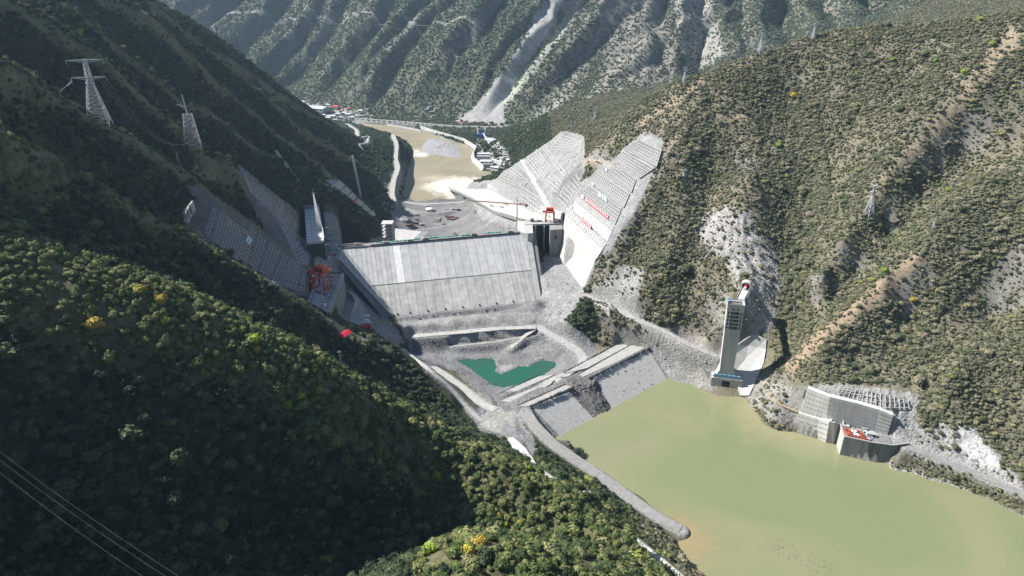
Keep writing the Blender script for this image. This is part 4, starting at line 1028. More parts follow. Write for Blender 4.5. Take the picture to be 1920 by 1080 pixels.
edges = [-12+6.3*i for i in range(14)]+[80.5+11.9*i for i in range(13)]+[80.5+11.9*12+q for q in (6.2, 12.4, 18.6, 24.8, 31, 37.2, 42)]
edges = sorted(set(round(e, 2) for e in edges))
def leftlim(z): return -12+(103-z)/67*72
def rightlim(z): return 266-(103-z)/67*10
ZJ = 64.5; rs = random.Random(4); white_done = False
for a, b in zip(edges[:-1], edges[1:]):
    for z0, z1, up in ((35.5, ZJ-.5, False), (ZJ+.5, 102.6, True)):
        g = .2
        a0, a1 = max(a+g, leftlim(z0)), max(a+g, leftlim(z1)); b0, b1 = min(b-g, rightlim(z0)), min(b-g, rightlim(z1))
        if b1-a1 < .6: continue
        zb = z0
        if b0-a0 < .4:      # cut by the abutment: shorten at the bottom
            zb = z0+(z1-z0)*.0
            for k in range(60):
                zz = z0+(z1-z0)*k/60
                if b-g-max(a+g, leftlim(zz)) > .4: zb = zz; break
            a0 = max(a+g, leftlim(zb)); b0 = min(b-g, rightlim(zb))
        za = 103-(a+g+12)/72*67
        nn_ = V((DN.x, DN.y, 1.42)).normalized()
        q5 = [dam(a0, zb), dam(b0, zb), dam(b1, z1), dam(a1, z1)]
        if zb < za < z1 and a0 > a+g+.05: q5.append(dam(a+g, za))
        lo, hi = [p-nn_*.45 for p in q5], q5
        isw = up and 69 < (a+b)/2 < 76
        m_ = WHITE() if isw else (SL if up else SLL)[rs.randrange(4 if up else 3)]
        o = MB().hexa(lo, hi).build('slab', m_, dam_t)
        if isw: o['label'] = 'freshly cast bright white slab'
for k, e in enumerate(edges[12:27:1]):
    if k % 2: continue
    # dark anchor blocks along the foot
    MB().box(tuple(dam(e, 37.2, .6)), (1.6, 1.8, 1.8), .25).build('anchor_block', DARK(), dam_t)
crest = MB().hexa([(*(DA-DD*30+DN*1.5)[:2], 102.4), (*(DB+DN*1.5)[:2], 102.4), (*(DB-DN*cw)[:2], 102.4), (*(DA-DD*30-DN*cw)[:2], 102.4)],
                  [(*(DA-DD*30+DN*1.5)[:2], 103.3), (*(DB+DN*1.5)[:2], 103.3), (*(DB-DN*cw)[:2], 103.3), (*(DA-DD*30-DN*cw)[:2], 103.3)])
crest.build('crest_road', mat('crest_fill', (.24,.24,.245), .95, (.15,.15,.155), .3, bump=.15), dam_t)
p0, p1 = DA+DD*40+DN*1.0, DB-DD*3+DN*1.0
MB().beam((p0.x, p0.y, 103.9), (p1.x, p1.y, 103.9), .7, 1.3).build('parapet', DARK(), dam_t)
MB().path([tuple(dam(leftlim(z)-2.5, z, .5)) for z in (103, 90, 75, 60, 45, 36)], 4.5, 1.6).build('plinth', CON(), dam_t)
MB().path([tuple(dam(rightlim(z)+4, z, .4)) for z in (100, 90, 75, 60, 45, 36)], 7, 1.4).build('plinth', CON(), dam_t)
def crest_at(s, b, z=103.3): p = DA+DD*s-DN*b; return V((p.x, p.y, z))

# green covers, vehicles and stores along the crest
def cover(s0, s1, b, w=3.2, h=1.8, lab=''):
    p, q = crest_at(s0, b), crest_at(s1, b); c = (p+q)/2
    o = thing('green_cover', lab, 'tarpaulin', c, 'green covered stores along the dam crest')
    mb = MB(); n = max(2, int((s1-s0)/5))
    for i in range(n):
        a = p.lerp(q, i/n+.01); e = p.lerp(q, (i+1)/n-.03); hh = h*rs.uniform(.6, 1.1)
        ww = w*rs.uniform(.7, 1.1)
        o1 = [(a+DN*ww/2), (e+DN*ww/2), (e-DN*ww/2), (a-DN*ww/2)]; o2 = [(a+DN*ww/3)+V((0,0,hh)), (e+DN*ww/4)+V((0,0,hh*.9)), (e-DN*ww/3)+V((0,0,hh)), (a-DN*ww/4)+V((0,0,hh*.8))]
        mb.hexa(o1, o2)
    mb.build('tarpaulin', GREEN(), o)
    return o
for s0, s1, b, l in ((48, 92, 7.5, 'longest green tarpaulin heap on the left half of the dam crest'), (96, 110, 9, 'short green heap right of the longest one on the crest'),
                  (120, 142, 8, 'green heap in the middle of the dam crest'), (144, 168, 9.2, 'green heap right of the crest middle'),
                  (171, 184, 7.5, 'small green heap between the middle and right crest heaps'), (205, 232, 9, 'bright green heap near the spillway end of the crest')):
    cover(s0, s1, b, lab=l)
def make_truck(c1, body_c):
    o = thing('dump_truck', 'truck', 'truck', (0, 0, 0))
    MB().hexa([(-2.2,-1.3,1.2),(3.6,-1.3,1.2),(3.6,1.3,1.2),(-2.2,1.3,1.2)], [(-2.6,-1.5,3.1),(3.6,-1.5,2.8),(3.6,1.5,2.8),(-2.6,1.5,3.1)]).build('bed', body_c, o)
    MB().hexa([(-4.6,-1.2,.9),(-2.6,-1.2,.9),(-2.6,1.2,.9),(-4.6,1.2,.9)], [(-4.3,-1.1,3.1),(-2.7,-1.1,3.1),(-2.7,1.1,3.1),(-4.3,1.1,3.1)]).build('cab', c1, o)
    MB().beam((-4.6,0,.95),(3.6,0,.95),1.6,.3).build('chassis', DARK(), o)
    for x in (-3.6, 1.0, 2.5):
        for y in (-1.25, 1.25):
            mb = MB(); ring = [(x+.55*math.cos(k*math.pi/4), .55+.55*math.sin(k*math.pi/4)) for k in range(8)]
            mb.hexa([(a, y-.2, b) for a, b in ring], [(a, y+.2, b) for a, b in ring]); mb.build('wheel', DARK(), o)
    return o
def make_excavator():
    o = thing('excavator', 'excavator', 'excavator', (0, 0, 0))
    YL = mat('orange_machine_paint', (.45,.16,.04), .6, (.3,.1,.03), .5)
    for y in (-1.2, 1.2): MB().hexa([(-2,y-.35,0),(2,y-.35,0),(2,y+.35,0),(-2,y+.35,0)], [(-2.3,y-.35,1),(2.3,y-.35,1),(2.3,y+.35,1),(-2.3,y+.35,1)]).build('track', DARK(), o)
    MB().box((-.3,0,1.9), (3.6,2.6,1.5)).build('house', YL, o); MB().box((.7,.8,2.9), (1.5,1.0,1.4)).build('cab', DARK(), o)
    MB().beam((1,-.3,2),(4.6,-.3,5),.5,.7).beam((4.6,-.3,5),(6.6,-.3,2),.4,.5).build('boom', YL, o)
    MB().hexa([(6.1,-.8,.6),(7.3,-.8,.9),(7.3,.3,.9),(6.1,.3,.6)], [(6.2,-.9,1.9),(7.0,-.9,2.0),(7.0,.4,2.0),(6.2,.4,1.9)]).build('bucket', DARK(), o)
    return o
TRR = make_truck(RUST(), RUST()); TRW = make_truck(WHITE(), CONG()); EXC = make_excavator()
used = set()
def put(proto, p, rz, label, group, scale=1.0):
    if proto.name not in used:
        used.add(proto.name); proto.location = V(p); proto.rotation_euler = (0, 0, rz); proto['label'] = label; proto['group'] = group; proto.scale = (scale,)*3; return proto
    return copy_thing(proto, p, rz, label, group, scale)
def onground(px_, py_, dz=0): p = hit(px_, py_); return (p[0], p[1], p[2]+dz)
for q in ((783,405,0,'rusty dump truck topmost in the row at the shadow edge of the site'),(783,414,0,'rusty dump truck second in the row at the shadow edge'),(782,420,0,'dark dump truck lowest in the row at the shadow edge'),
          (765,424,.4,'rusty truck leftmost of the cluster above the white slab'),(769,423,.5,'rusty truck second in the cluster above the white slab'),(774,424,.4,'rusty truck rightmost in the cluster above the white slab'),
          (839,407,.2,'dark truck leftmost in the parked group on the site'),(843,409,.1,'dark truck second in the parked group on the site'),(848,408,.2,'dark truck third in the parked group on the site'),
          (842,412,.1,'dark truck at the lower left of the parked group'),(850,413,.1,'dark truck at the lower right of the parked group'),(856,410,.3,'dark truck rightmost in the parked group on the site')):
    put(TRR, onground(*q[:2]), q[2], q[3], 'trucks parked on the downstream site', 1.15)
for q in ((850,394,.2,'pale truck on the upper site track, the left of two'),(859,394,.1,'pale truck on the upper site track, the right of two'),(802,388,-.6,'pale truck beside the dark heap on the upper site'),(792,423,.2,'white truck on the lower site near the rusty cluster')):
    put(TRW, onground(*q[:2]), q[2], q[3], 'pale trucks on the downstream site', 1.3)
for q in ((826,412,1.2,'orange excavator beside the stone heap in the middle of the site'),(832,422,-.6,'orange excavator on the rubble below the stone heap'),(779,427,.3,'orange excavator by the rusty truck cluster'),(855,440,2.6,'excavator working behind the dam crest')):
    put(EXC, onground(*q[:2]), q[2], q[3], 'excavators on the downstream site')
for s, b, l in ((96,3.5,'pale truck on the dam crest right of the longest green heap'),(62,3,'pale truck on the left part of the dam crest'),(190,4,'dark truck on the crest left of the bright green heap'),(244,4.5,'truck on the crest by the spillway end'),(22,6,'truck on the left end of the dam crest'),(118,5,'truck before the middle green heap on the crest')):
    put(TRW if s != 190 else TRR, crest_at(s, b), .25 if s % 4 else 3.4, l, 'trucks on the dam crest')
# steel frames of the slip form lying at the left end of the crest
o = thing('slipform_frame', 'dark steel slipform frame lying on the left end of the dam crest', 'steel frame', crest_at(0, 0))
for k in range(2):
    a, b = crest_at(-2, 1+3*k, 104.5), crest_at(30, 0+3*k, 104.5)
    mb = MB().beam(a, b, .5).beam(a+V((0,0,2.6)), b+V((0,0,2.6)), .5)
    for i in range(9):
        c = a.lerp(b, i/8); mb.beam(c, c+V((0,0,2.6)), .35)
        if i < 8: mb.beam(c, a.lerp(b, (i+1)/8)+V((0,0,2.6)), .25)
    mb.build('truss', STEEL() if k else RUST(), o)

# ------------------------------------------------------------------ lattice makers
def lattice(p, q, w0, w1, n=8, t=.35, mb=None):
    """square lattice column from p to q with widths w0 and w1"""
    mb = mb or MB(); p, q = V(p), V(q); d = (q-p).normalized(); u = V((1,0,0)) if abs(d.x) < .7 else V((0,0,1))
    a = d.cross(u).normalized(); b = d.cross(a)
    ring = lambda k: [(p.lerp(q, k))+(a*i+b*j)*(w0+(w1-w0)*k)/2 for i, j in ((-1,-1),(1,-1),(1,1),(-1,1))]
    for k in range(n):
        r0, r1 = ring(k/n), ring((k+1)/n)
        for i in range(4):
            mb.beam(r0[i], r1[i], t); mb.beam(r0[i], r1[(i+1) % 4], t*.65); mb.beam(r0[(i+1) % 4], r1[i], t*.65); mb.beam(r0[i], r0[(i+1) % 4], t*.6)
    return mb
def gantry(name, label, base, rz, W_, D_, H_, m):
    o = thing(name, label, 'gantry crane', base)
    R = Matrix.Rotation(rz, 3, 'Z'); P0 = V(base)
    def g(x, y, z): return P0+R@V((x, y, z))
    for x in (-W_/2, W_/2):
        for y in (-D_/2, D_/2): MB().beam(g(x, y, .8), g(x*.88, y*.9, H_), 1.5).build('leg', m, o)
        MB().beam(g(x, -D_*.62, .9), g(x, D_*.62, .9), 1.3, 1.6).build('sill_beam', m, o)
        MB().beam(g(x*.88, -D_*.75, H_), g(x*.88, D_*.75, H_), 1.5, 2).build('girder', m, o)
        MB().beam(g(x*.95, -D_/2, H_*.5), g(x*.95, D_/2, H_*.5), .9).beam(g(x, -D_/2, 1), g(x*.95, D_/2, H_*.5), .5).beam(g(x*.95, -D_/2, H_*.5), g(x*.88, D_/2, H_), .5).build('brace', m, o)
    for y in (-D_/2, D_/2): MB().beam(g(-W_/2*.88, y*.9, H_), g(W_/2*.88, y*.9, H_), 1.3, 1.8).build('cross_beam', m, o)
    hh = MB(); hb = [g(-W_*.42, -D_*.3, H_+1), g(W_*.42, -D_*.3, H_+1), g(W_*.42, D_*.35, H_+1), g(-W_*.42, D_*.35, H_+1)]
    hh.hexa(hb, [p+V((0,0,H_*.27)) for p in hb]); hs = hh.build('hoist_house', m, o)
    ro = MB(); rb = [P0+(p-P0)*1.0+V((0,0,H_*.27)) for p in hb]; c = sum(rb, V())/4
    ro.hexa([c+(p-c)*1.06 for p in rb], [c+(p-c)*.92+V((0,0,1)) for p in rb]); ro.build('roof', m, hs)
    for k in (-1, 0, 1):
        wv = g(W_*.22*k, -D_*.3-.1, H_+1+H_*.12); MB().box(wv, (W_*.12, .25, H_*.1), rz).build('window', DARK(), hs)
    MB().beam(g(0, -D_*.3, H_), g(0, -D_*.3, H_*.55), .6).beam(g(-1.2, -D_*.3, H_*.55), g(1.2, -D_*.3, H_*.55), .7).build('hoist_block', DARK(), o)
    MB().beam(g(-W_/2*.88, -D_*.2, H_+.5), g(-W_*.85, -D_*.2, H_+.5), 2.2, 2.6).build('side_hoist', m, o)
    for k in range(3): MB().beam(g(W_/2+.8, -D_/2+k*D_/3, 1.5+k*H_/3.4), g(W_/2+.8, -D_/2+(k+1)*D_/3, 1.5+(k+1)*H_/3.4), .7, .3).build('stair', m, o)
    return o

# ------------------------------------------------------------------ spillway
sp_t = thing('spillway', 'white concrete spillway with dark gate bays beside the dam', 'spillway', (48, 975, 74))
MB().prism([(19,950),(23,946),(31,949),(31.5,1012),(19,1012)], 50, 106).build('pier', CON(), sp_t)
MB().prism([(12,955),(18.9,950),(18.9,1012),(8,1012)], 48, 105.4).build('side_wall', CONW(), sp_t)
MB().prism([(20,986),(78,993),(77,1012),(19,1008)], 104.2, 106.6).build('bridge_deck', CON(), sp_t)
for x0 in (34.5, 48):
    MB().prism([(x0,984.5),(x0+2.2,985),(x0+2.2,1008),(x0,1008)], 60.6, 104).build('pier', CONG(), sp_t)
gb_ = MB().prism([(57,968),(76,972),(78,1010),(57,1010)], 60.6, 104).build('gate_block', CONG(), sp_t)
MB().box((66,969.2,92), (3,.6,5), .2).build('opening', DARK(), gb_)
for x0, x1 in ((31.8, 34.4), (36.8, 47.9), (50.3, 56.6)): MB().prism([(x0,998),(x1,999),(x1,1002),(x0,1001)], 60.9, 99).build('gate', DARK(), sp_t)
MB().prism([(19,952),(72,958),(78,1008),(19,1008)], 60.0, 61.2).build('apron', CONG(), sp_t)
# approach wall right of the bay
wt = [V((78,976,106)), V((113,859,100.5))]; wb = [V((66,982,58)), V((96,853,54))]
MB().hexa([wb[0], wb[1], wb[1]+V((16,5,0)), wb[0]+V((22,5,0))], [wt[0], wt[1], wt[1]+V((5,1.5,0)), wt[0]+V((5,1.5,0))]).build('approach_wall', CONW(), sp_t)
MB().beam(wt[0]+V((2.5,.8,.4)), wt[1]+V((2.5,.8,.4)), 5.5, .8).build('wall_top', CONW(), sp_t)
# chute
zz = lambda l, k: V(l[k])
for i in range(4):
    a, b, c, d = chL[i], chR[i], chR[i+1], chL[i+1]
    MB().slab([(a[0], a[1], a[2]-.0), (b[0], b[1], b[2]), (c[0], c[1]-.5, c[2]), (d[0], d[1]-.5, d[2])], 1.2).build('chute_floor', CONW(), sp_t)
    for l, nme in ((chL, 'chute_wall'), (chR, 'chute_wall')):
        hgt = 7 if l is chL else 17-2*i
        sx_ = -1 if l is chL else 1
        p, q = V(l[i]), V(l[i+1])
        MB().hexa([p, q, q+V((sx_*2.5,.6,0)), p+V((sx_*2.5,.6,0))], [p+V((sx_*2.5,.6,hgt)), q+V((sx_*2.5,.6,hgt)), q+V((sx_*6,1.5,hgt)), p+V((sx_*6,1.5,hgt))]).build(nme, CONW(), sp_t)
for k, (f, g_) in enumerate(((.25,.5),(.45,.35),(.7,.55))):
    a = V(chL[2]).lerp(V(chR[2]), f); b = V(chL[3]).lerp(V(chR[3]), f); c = a.lerp(b, g_)
    MB().beam(c+V((0,0,.4)), c+V((-7,22,.4-3)), 2.2, .5).build('aerator_slot', DARK(), sp_t)
gantry('gate_gantry_crane', 'red orange gantry crane on the spillway bridge deck at the right of the dam', (58, 1001, 106.6), -.12, 13, 9, 15.5, RED())
# deck clutter
o = thing('hoist_hut', 'grey hoist hut on the left part of the spillway deck', 'hut', (31, 1000, 106.6))
MB().box((31,1000,110.5), (4.5,4,3.5)).build('cabin', CONG(), o); MB().box((31,1000,107.6), (6,5,2)).build('base', RUST(), o); MB().box((31,1000,112.6), (5,4.6,.5)).build('roof', WHITE(), o)
put(TRW, (42, 999, 106.6), 3.0, 'dark truck on the spillway deck between the hut and the gantry crane', 'trucks on the dam crest')
for i, (x_, y_) in enumerate(((72,1004),(76,1001),(68,1008))):
    put(TRW, (x_, y_, 106.7), 1.0+i, ('truck right of the spillway gantry crane, nearest the wall','truck at the far right end of the spillway deck','truck behind the spillway gantry crane')[i], 'trucks on the dam crest', .8)
# tower crane behind the crest
o = thing('tower_crane', 'thin orange tower crane with a long jib behind the right dam crest', 'tower crane', (8, 1012, 96))
OR = mat('orange_crane_paint', (.55,.25,.12), .6, (.4,.18,.08), .5)
lattice((8,1012,96), (8,1012,131), 1.9, 1.9, 12, .3).build('mast', OR, o)
lattice((8,1012,131), (-62,1022,133), 1.5, .9, 18, .26).build('jib', OR, o)
lattice((8,1012,131), (24,1009,130.5), 1.5, 1.2, 5, .26).build('counter_jib', OR, o)
MB().box((22.5,1009.3,129), (3,2,3)).build('counterweight', DARK(), o)
MB().box((8,1011,132), (2.4,2.4,2.4)).build('cab', WHITE(), o)
lattice((8,1012,133), (8,1012,139), 1.4, .3, 3, .22).build('tower_head', OR, o)
MB().beam((8,1012,139), (-40,1019,133.6), .12).beam((8,1012,139), (22,1009,131.4), .12).build('tie_rods', DARK(), o)

# ------------------------------------------------------------------ slope protection grids
def patch_pt(c, u, v):
    (x0,y0),(x1,y1),(x2,y2),(x3,y3) = c       # bottom left, bottom right, top right, top left
    return (x0*(1-u)*(1-v)+x1*u*(1-v)+x2*u*v+x3*(1-u)*v, y0*(1-u)*(1-v)+y1*u*(1-v)+y2*u*v+y3*(1-u)*v)
def grid_on(o, c, nu, nv, m, w=.9, depth=None, seg=2, lift=.1, skip=0, seed=0, tmin=500):
    r_ = random.Random(seed)
    def pt(u, v):
        q_ = patch_pt(c, u, v)
        return V(P(q_[0], q_[1], depth(*q_))) if depth else V(hit(q_[0], q_[1], t0=tmin))
    G_ = [[pt(i/nu, j/nv) for i in range(nu+1)] for j in range(nv+1)]
    for j in range(nv+1):
        if r_.random() < skip: continue
        mb = MB(); mb.path([p+V((0,0,lift)) for p in G_[j]], w); mb.build('beam', m, o)
    for i in range(nu+1):
        if r_.random() < skip: continue
        mb = MB(); mb.path([G_[j][i]+V((0,0,lift)) for j in range(nv+1)], w*.85); mb.build('rib', m, o)
GRIDC = mat('grid_concrete', (.47,.47,.46), .85, (.34,.34,.33), .3)
SHOTC = mat('sprayed_concrete', (.27,.275,.275), .92, (.19,.195,.2), .12, stretch=(1,1,.5), bump=.5)
DOT = mat('anchor_plate_grey', (.10,.10,.10), .8, (.06,.06,.06), .5)
cut_t = thing('benched_cut_slope', 'tall benched rock cut faced with white concrete grids right of the spillway', 'slope', P(1090, 440, tC(1090, 440)))
tiers = [((1056,426),(1117,487),(1137,457),(1062,390),0,0), ((1070,391),(1139,453),(1152,424),(1082,369),0,0), ((1086,366),(1153,420),(1165,391),(1105,350),20,5),
         ((1111,345),(1169,389),(1180,364),(1120,325),18,5),((1130,322),(1184,360),(1192,337),(1153,305),15,4),((1156,303),(1200,334),(1226,316),(1168,284),15,5),((1170,280),(1231,312),(1240,282),(1200,264),13,5)]
for k, (a, b, c, d, nu, nv) in enumerate(tiers):
    cor = (a, b, c, d)
    dep = lambda x, y, y_=0: tC(x, y)-1.0
    # wall of the tier: front face, a little steeper than the slope, with a flat bench on its head
    n = 6; rows = []
    for v in (0, .5, 1):
        rows.append([V(P(*patch_pt(cor, i/n, v), tC(*patch_pt(cor, i/n, v))+(-1.4 if v == 0 else -.9 if v == .5 else -.5))) for i in range(n+1)])
    rows.append([p+V((3.5, 3.0, 0)) for p in rows[-1]])
    vs = [p for r_ in rows for p in r_]; f_ = [(r_*(n+1)+i, r_*(n+1)+i+1, (r_+1)*(n+1)+i+1, (r_+1)*(n+1)+i) for r_ in range(3) for i in range(n)]
    # skirt behind so that it is a solid
    low = [p+V((5, 4, -1)) for p in rows[0]]; vs += low; o_ = 4*(n+1)
    f_ += [(o_+i, o_+i+1, i+1, i) for i in range(n)]+[(3*(n+1)+i, 3*(n+1)+i+1, o_+i+1, o_+i) for i in range(n)]
    mb = MB(); mb.add(vs, f_); mb.build('sprayed_face', SHOTC if k > 1 else CON(), cut_t)
    if nu: grid_on(cut_t, cor, nu, nv, GRIDC, .75, depth=lambda x, y: tC(x, y)-1.7)
    if k < 2:
        for v in (.7, .82, .94):
            pm = MB()
            for i in range(22):
                q_ = patch_pt(cor, (i+.5)/22, v); pm.box(P(*q_, tC(*q_)-2.2), (.9,.9,.9))
            pm.build('anchor_row', DOT, cut_t)
def sign(name, label, corners, tfun, m, parts=None):
    q = [V(P(x, y, tfun(x, y)-3.6)) for x, y in corners]
    c = sum(q, V())/len(q); o = thing(name, label, 'sign', c)
    n = (q[1]-q[0]).cross(q[2]-q[1]).normalized()
    if n.y > 0: n = -n
    MB().hexa([p for p in q], [p+n*.35 for p in q]).build('panel', m, o)
    return o, q, n
# long and short red banners with pale characters
for lab, a, b, hgt, nch in (('long red banner with a row of white characters on the benched cut', (1098,377), (1140,411), 7, 14), ('short red banner with white characters on the lower bench of the cut', (1088,411), (1108,429), 6, 7)):
    o, q, n = sign('banner', lab, [a, b, (b[0]+1.2, b[1]-hgt), (a[0]+1.2, a[1]-hgt)], tC, REDB())
    for i in range(nch):
        u0, u1 = (i+.22)/nch, (i+.80)/nch
        L = lambda u, v: q[0].lerp(q[1], u).lerp(q[3].lerp(q[2], u), v)
        mb = MB(); kk = (i*5) % 3
        strokes = [((u0,.78),(u1,.78)), ((u0,.48),(u1,.48)), (((u0+u1)/2,.15),((u0+u1)/2,.9)), ((u0,.2),((u0+u1)/2,.5)), (((u0+u1)/2,.5),(u1,.2))]
        for s_ in (strokes if kk == 0 else strokes[:3]+[((u0,.2),(u1,.2))] if kk == 1 else strokes[1:]):
            mb.beam(L(*s_[0])+n*.5, L(*s_[1])+n*.5, .55)
        mb.build('character', WHITE(), o)
for lab, pts, mt in (('white notice panel with a blue edge at the start of the long red banner', ((1091,371),(1095,374),(1095,366),(1091,364)), WHITE()),
     ('left of three pale blue and white boards on the middle bench', ((1123,368),(1128,372),(1127,363),(1122,359)), WHITE()),
     ('middle of three pale blue and white boards on the middle bench', ((1129,372),(1133,376),(1132,366),(1128,364)), WHITE()),
     ('right of three pale blue and white boards on the middle bench', ((1134,376),(1139,379),(1138,370),(1133,368)), WHITE()),
     ('small white and blue notice at the left end of the fourth bench', ((1110,347),(1114,349),(1114,344),(1110,342)), WHITE()),
     ('small white and blue notice at the left end of the fifth bench', ((1135,320),(1139,322),(1139,317),(1135,315)), WHITE()),
     ('white notice at the left end of the lowest concrete bench', ((1070,390),(1073,392),(1073,386),(1070,385)), WHITE())):
    o, q, n = sign('notice_board', lab, pts, tC, mt)
    a, b = q[1].lerp(q[0], .3), q[2].lerp(q[3], .3)
    MB().hexa([a+n*.4, q[1]+n*.4, q[2]+n*.4, b+n*.4], [a+n*.5, q[1]+n*.5, q[2]+n*.5, b+n*.5]).build('blue_strip', BLUE(), o)
lc = thing('chute_side_slope', 'rock slope with pale concrete grids above the white spillway chute', 'slope', hit(1000, 360))
for c, nu, nv, sd in ((((914,345),(962,398),(978,355),(935,338)),12,9,1), (((962,398),(985,428),(1012,372),(979,352)),10,9,2), (((936,336),(979,352),(996,335),(968,306)),9,7,3),
                      (((992,420),(1040,420),(1040,398),(1010,372)),9,7,4), (((985,300),(1018,340),(1040,300),(1018,268)),10,8,5), (((1022,345),(1045,362),(1062,325),(1042,302)),6,6,6),
                      (((1026,280),(1090,285),(1093,262),(1052,247)),14,6,7), (((1045,372),(1062,386),(1090,345),(1080,330)),6,7,8)):
    grid_on(lc, c, nu, nv, GRIDC, 1.3, skip=.06, seed=sd, tmin=900, lift=.5)
tr = thing('concrete_channel', 'white concrete channel stepping down the slope above the spillway', 'channel', hit(1010, 345))
prev = None
for k in range(9):
    x0 = 979+(1050-979)*k/9; y0 = 301+(418-301)*(k/9)**1.02
    x1 = 979+(1050-979)*(k+1)/9; y1 = 301+(418-301)*((k+1)/9)**1.02
    a, b = V(hit(x0, y0, t0=900)), V(hit(x1, y1, t0=900))
    w = 5+5*k/9; s_ = V((w, -w*.2, 0))
    MB().hexa([a-s_, b-s_, b+s_, a+s_], [a-s_+V((0,0,2.0)), b-s_+V((0,0,1.6)), b+s_+V((0,0,1.6)), a+s_+V((0,0,2.0))]).build('channel_slab', CONW(), tr)
# abutment face below the approach wall
ab = thing('anchored_abutment', 'grey sprayed abutment face dotted with anchor heads below the spillway', 'slope', hit(1040, 540))
for j in range(9):
    mb = MB()
    for i in range(12):
        q_ = patch_pt(((1018,575),(1080,575),(1072,520),(1015,502)), (i+.5*(j % 2))/12, j/9); p_ = hit(*q_); mb.box(p_, (1.0,1.0,1.0))
    mb.build('anchor_row', CON(), ab)
rw = thing('road_retaining_wall', 'pale retaining wall under the abutment road right of the dam', 'wall', hit(1110, 572))
pts_ = [(1088,556),(1105,562),(1122,568),(1142,578)]
for i in range(3):
    a, b = V(hit(*pts_[i])), V(hit(*pts_[i+1])); h0, h1 = (10,14,18,12)[i], (10,14,18,12)[i+1]
    MB().hexa([a+V((0,-9,-h0)), b+V((0,-9,-h1)), b+V((0,0,-h1)), a+V((0,0,-h0))], [a+V((0,-5,0)), b+V((0,-5,0)), b, a]).build('wall_panel', CON(), rw)
# ------------------------------------------------------------------ powerhouse intake on the left
def lerp2(a, b, k): return (a[0]+(b[0]-a[0])*k, a[1]+(b[1]-a[1])*k)
A_, B_, C_, D_ = [V(p) for p in ITK]         # back left, back right, front right, front left
it = thing('power_intake', 'concrete power intake with a ribbed right face and a deck above the left pool', 'intake', (B_+C_)/2-V((0,0,45)))
MB().prism([tuple(p[:2]) for p in (A_, B_, C_, D_)], 58, 102.6).build('block', CONG(), it)
MB().prism([tuple(p[:2]) for p in (A_, B_, C_, D_)], 102.6, 103.4).build('deck', CON(), it)
nrm = V(((C_-B_).y, -(C_-B_).x, 0)).normalized(); nrm = nrm if nrm.x > 0 else -nrm
RIBM = mat('rib_concrete', (.42,.42,.41), .85, (.32,.32,.31), .3)
for k in range(17):
    p = B_.lerp(C_, (k+.3)/17.2); q = B_.lerp(C_, (k+.62)/17.2)
    MB().hexa([V((p.x,p.y,57)), V((q.x,q.y,57)), V((q.x,q.y,57))+nrm*2.6, V((p.x,p.y,57))+nrm*2.6], [V((p.x,p.y,102.5)), V((q.x,q.y,102.5)), V((q.x,q.y,102.5))+nrm*2.2, V((p.x,p.y,102.5))+nrm*2.2]).build('rib', RIBM, it)
MB().beam((B_+nrm*1.4+V((0,0,.2))), (C_+nrm*1.4+V((0,0,.2))), 3.2, 1.4).build('cornice', CON(), it)
MB().beam((A_+V((0,0,.9))), (B_+V((0,0,.9))), .8, 1.6).build('back_kerb', RUST(), it)
for off in (-2.4, -5.0):
    for k in range(14):
        p = B_.lerp(C_, (k+.4)/15)+nrm*off; MB().box((p.x, p.y, 103.55), (1.5, 2.6, .3), .35).build('deck_slot', DARK(), it)
for f_ in (.22, .40, .60):
    for k in range(3):
        p = B_.lerp(C_, .12+.26*k); q = A_.lerp(D_, .12+.26*k); c = q.lerp(p, f_); MB().box((c.x, c.y, 103.55), (3.6, 6, .3), .35).build('hatch', DARK() if k % 2 == 0 else CONG(), it)
for f_ in (.18, .72): MB().beam(A_.lerp(B_, f_)+V((0,0,.7)), D_.lerp(C_, f_)+V((0,0,.7)), .5, .6).build('crane_rail', RUST(), it)
MB().box((D_.lerp(C_, .8).x, D_.lerp(C_, .8).y+8, 105), (4, 6, 3), .35).build('cabin', WHITE(), it)
g0 = A_.lerp(D_, .48).lerp(B_.lerp(C_, .48), .45)
gantry('intake_gantry_crane', 'red orange gantry crane standing on the deck of the left power intake', (g0.x-1, g0.y, 103.4), -.35, 17, 15, 21, RED())
# curved guide wall and pool
gw = thing('guide_wall', 'curved pale guide wall round the pool in front of the left intake', 'wall', PZ(668, 560, 58))
cur = [PZ(645,549,66), PZ(652,546,69), PZ(658,549,70), PZ(664,556,70), PZ(667,562,70), PZ(663,575,66), PZ(657,590,62), PZ(651,604,58)]
for i in range(len(cur)-1):
    a, b = V(cur[i]), V(cur[i+1]); n = V(((b-a).y, -(b-a).x, 0)).normalized()*1.3
    MB().hexa([V((a.x,a.y,a.z-16))-n, V((b.x,b.y,b.z-16))-n, V((b.x,b.y,b.z-16))+n, V((a.x,a.y,a.z-16))+n], [a-n, b-n, b+n, a+n]).build('wall_panel', CON(), gw)
pf = MB(); pf.hexa([(*PZ(640,560,57)[:2],56), (*PZ(668,558,57)[:2],56), (*PZ(698,612,57)[:2],56), (*PZ(640,622,57)[:2],56)], [(*PZ(640,560,57)[:2],60.3), (*PZ(668,558,57)[:2],60.3), (*PZ(698,612,57)[:2],60.3), (*PZ(640,622,57)[:2],60.3)])
structure('pool_floor', pf, CON())
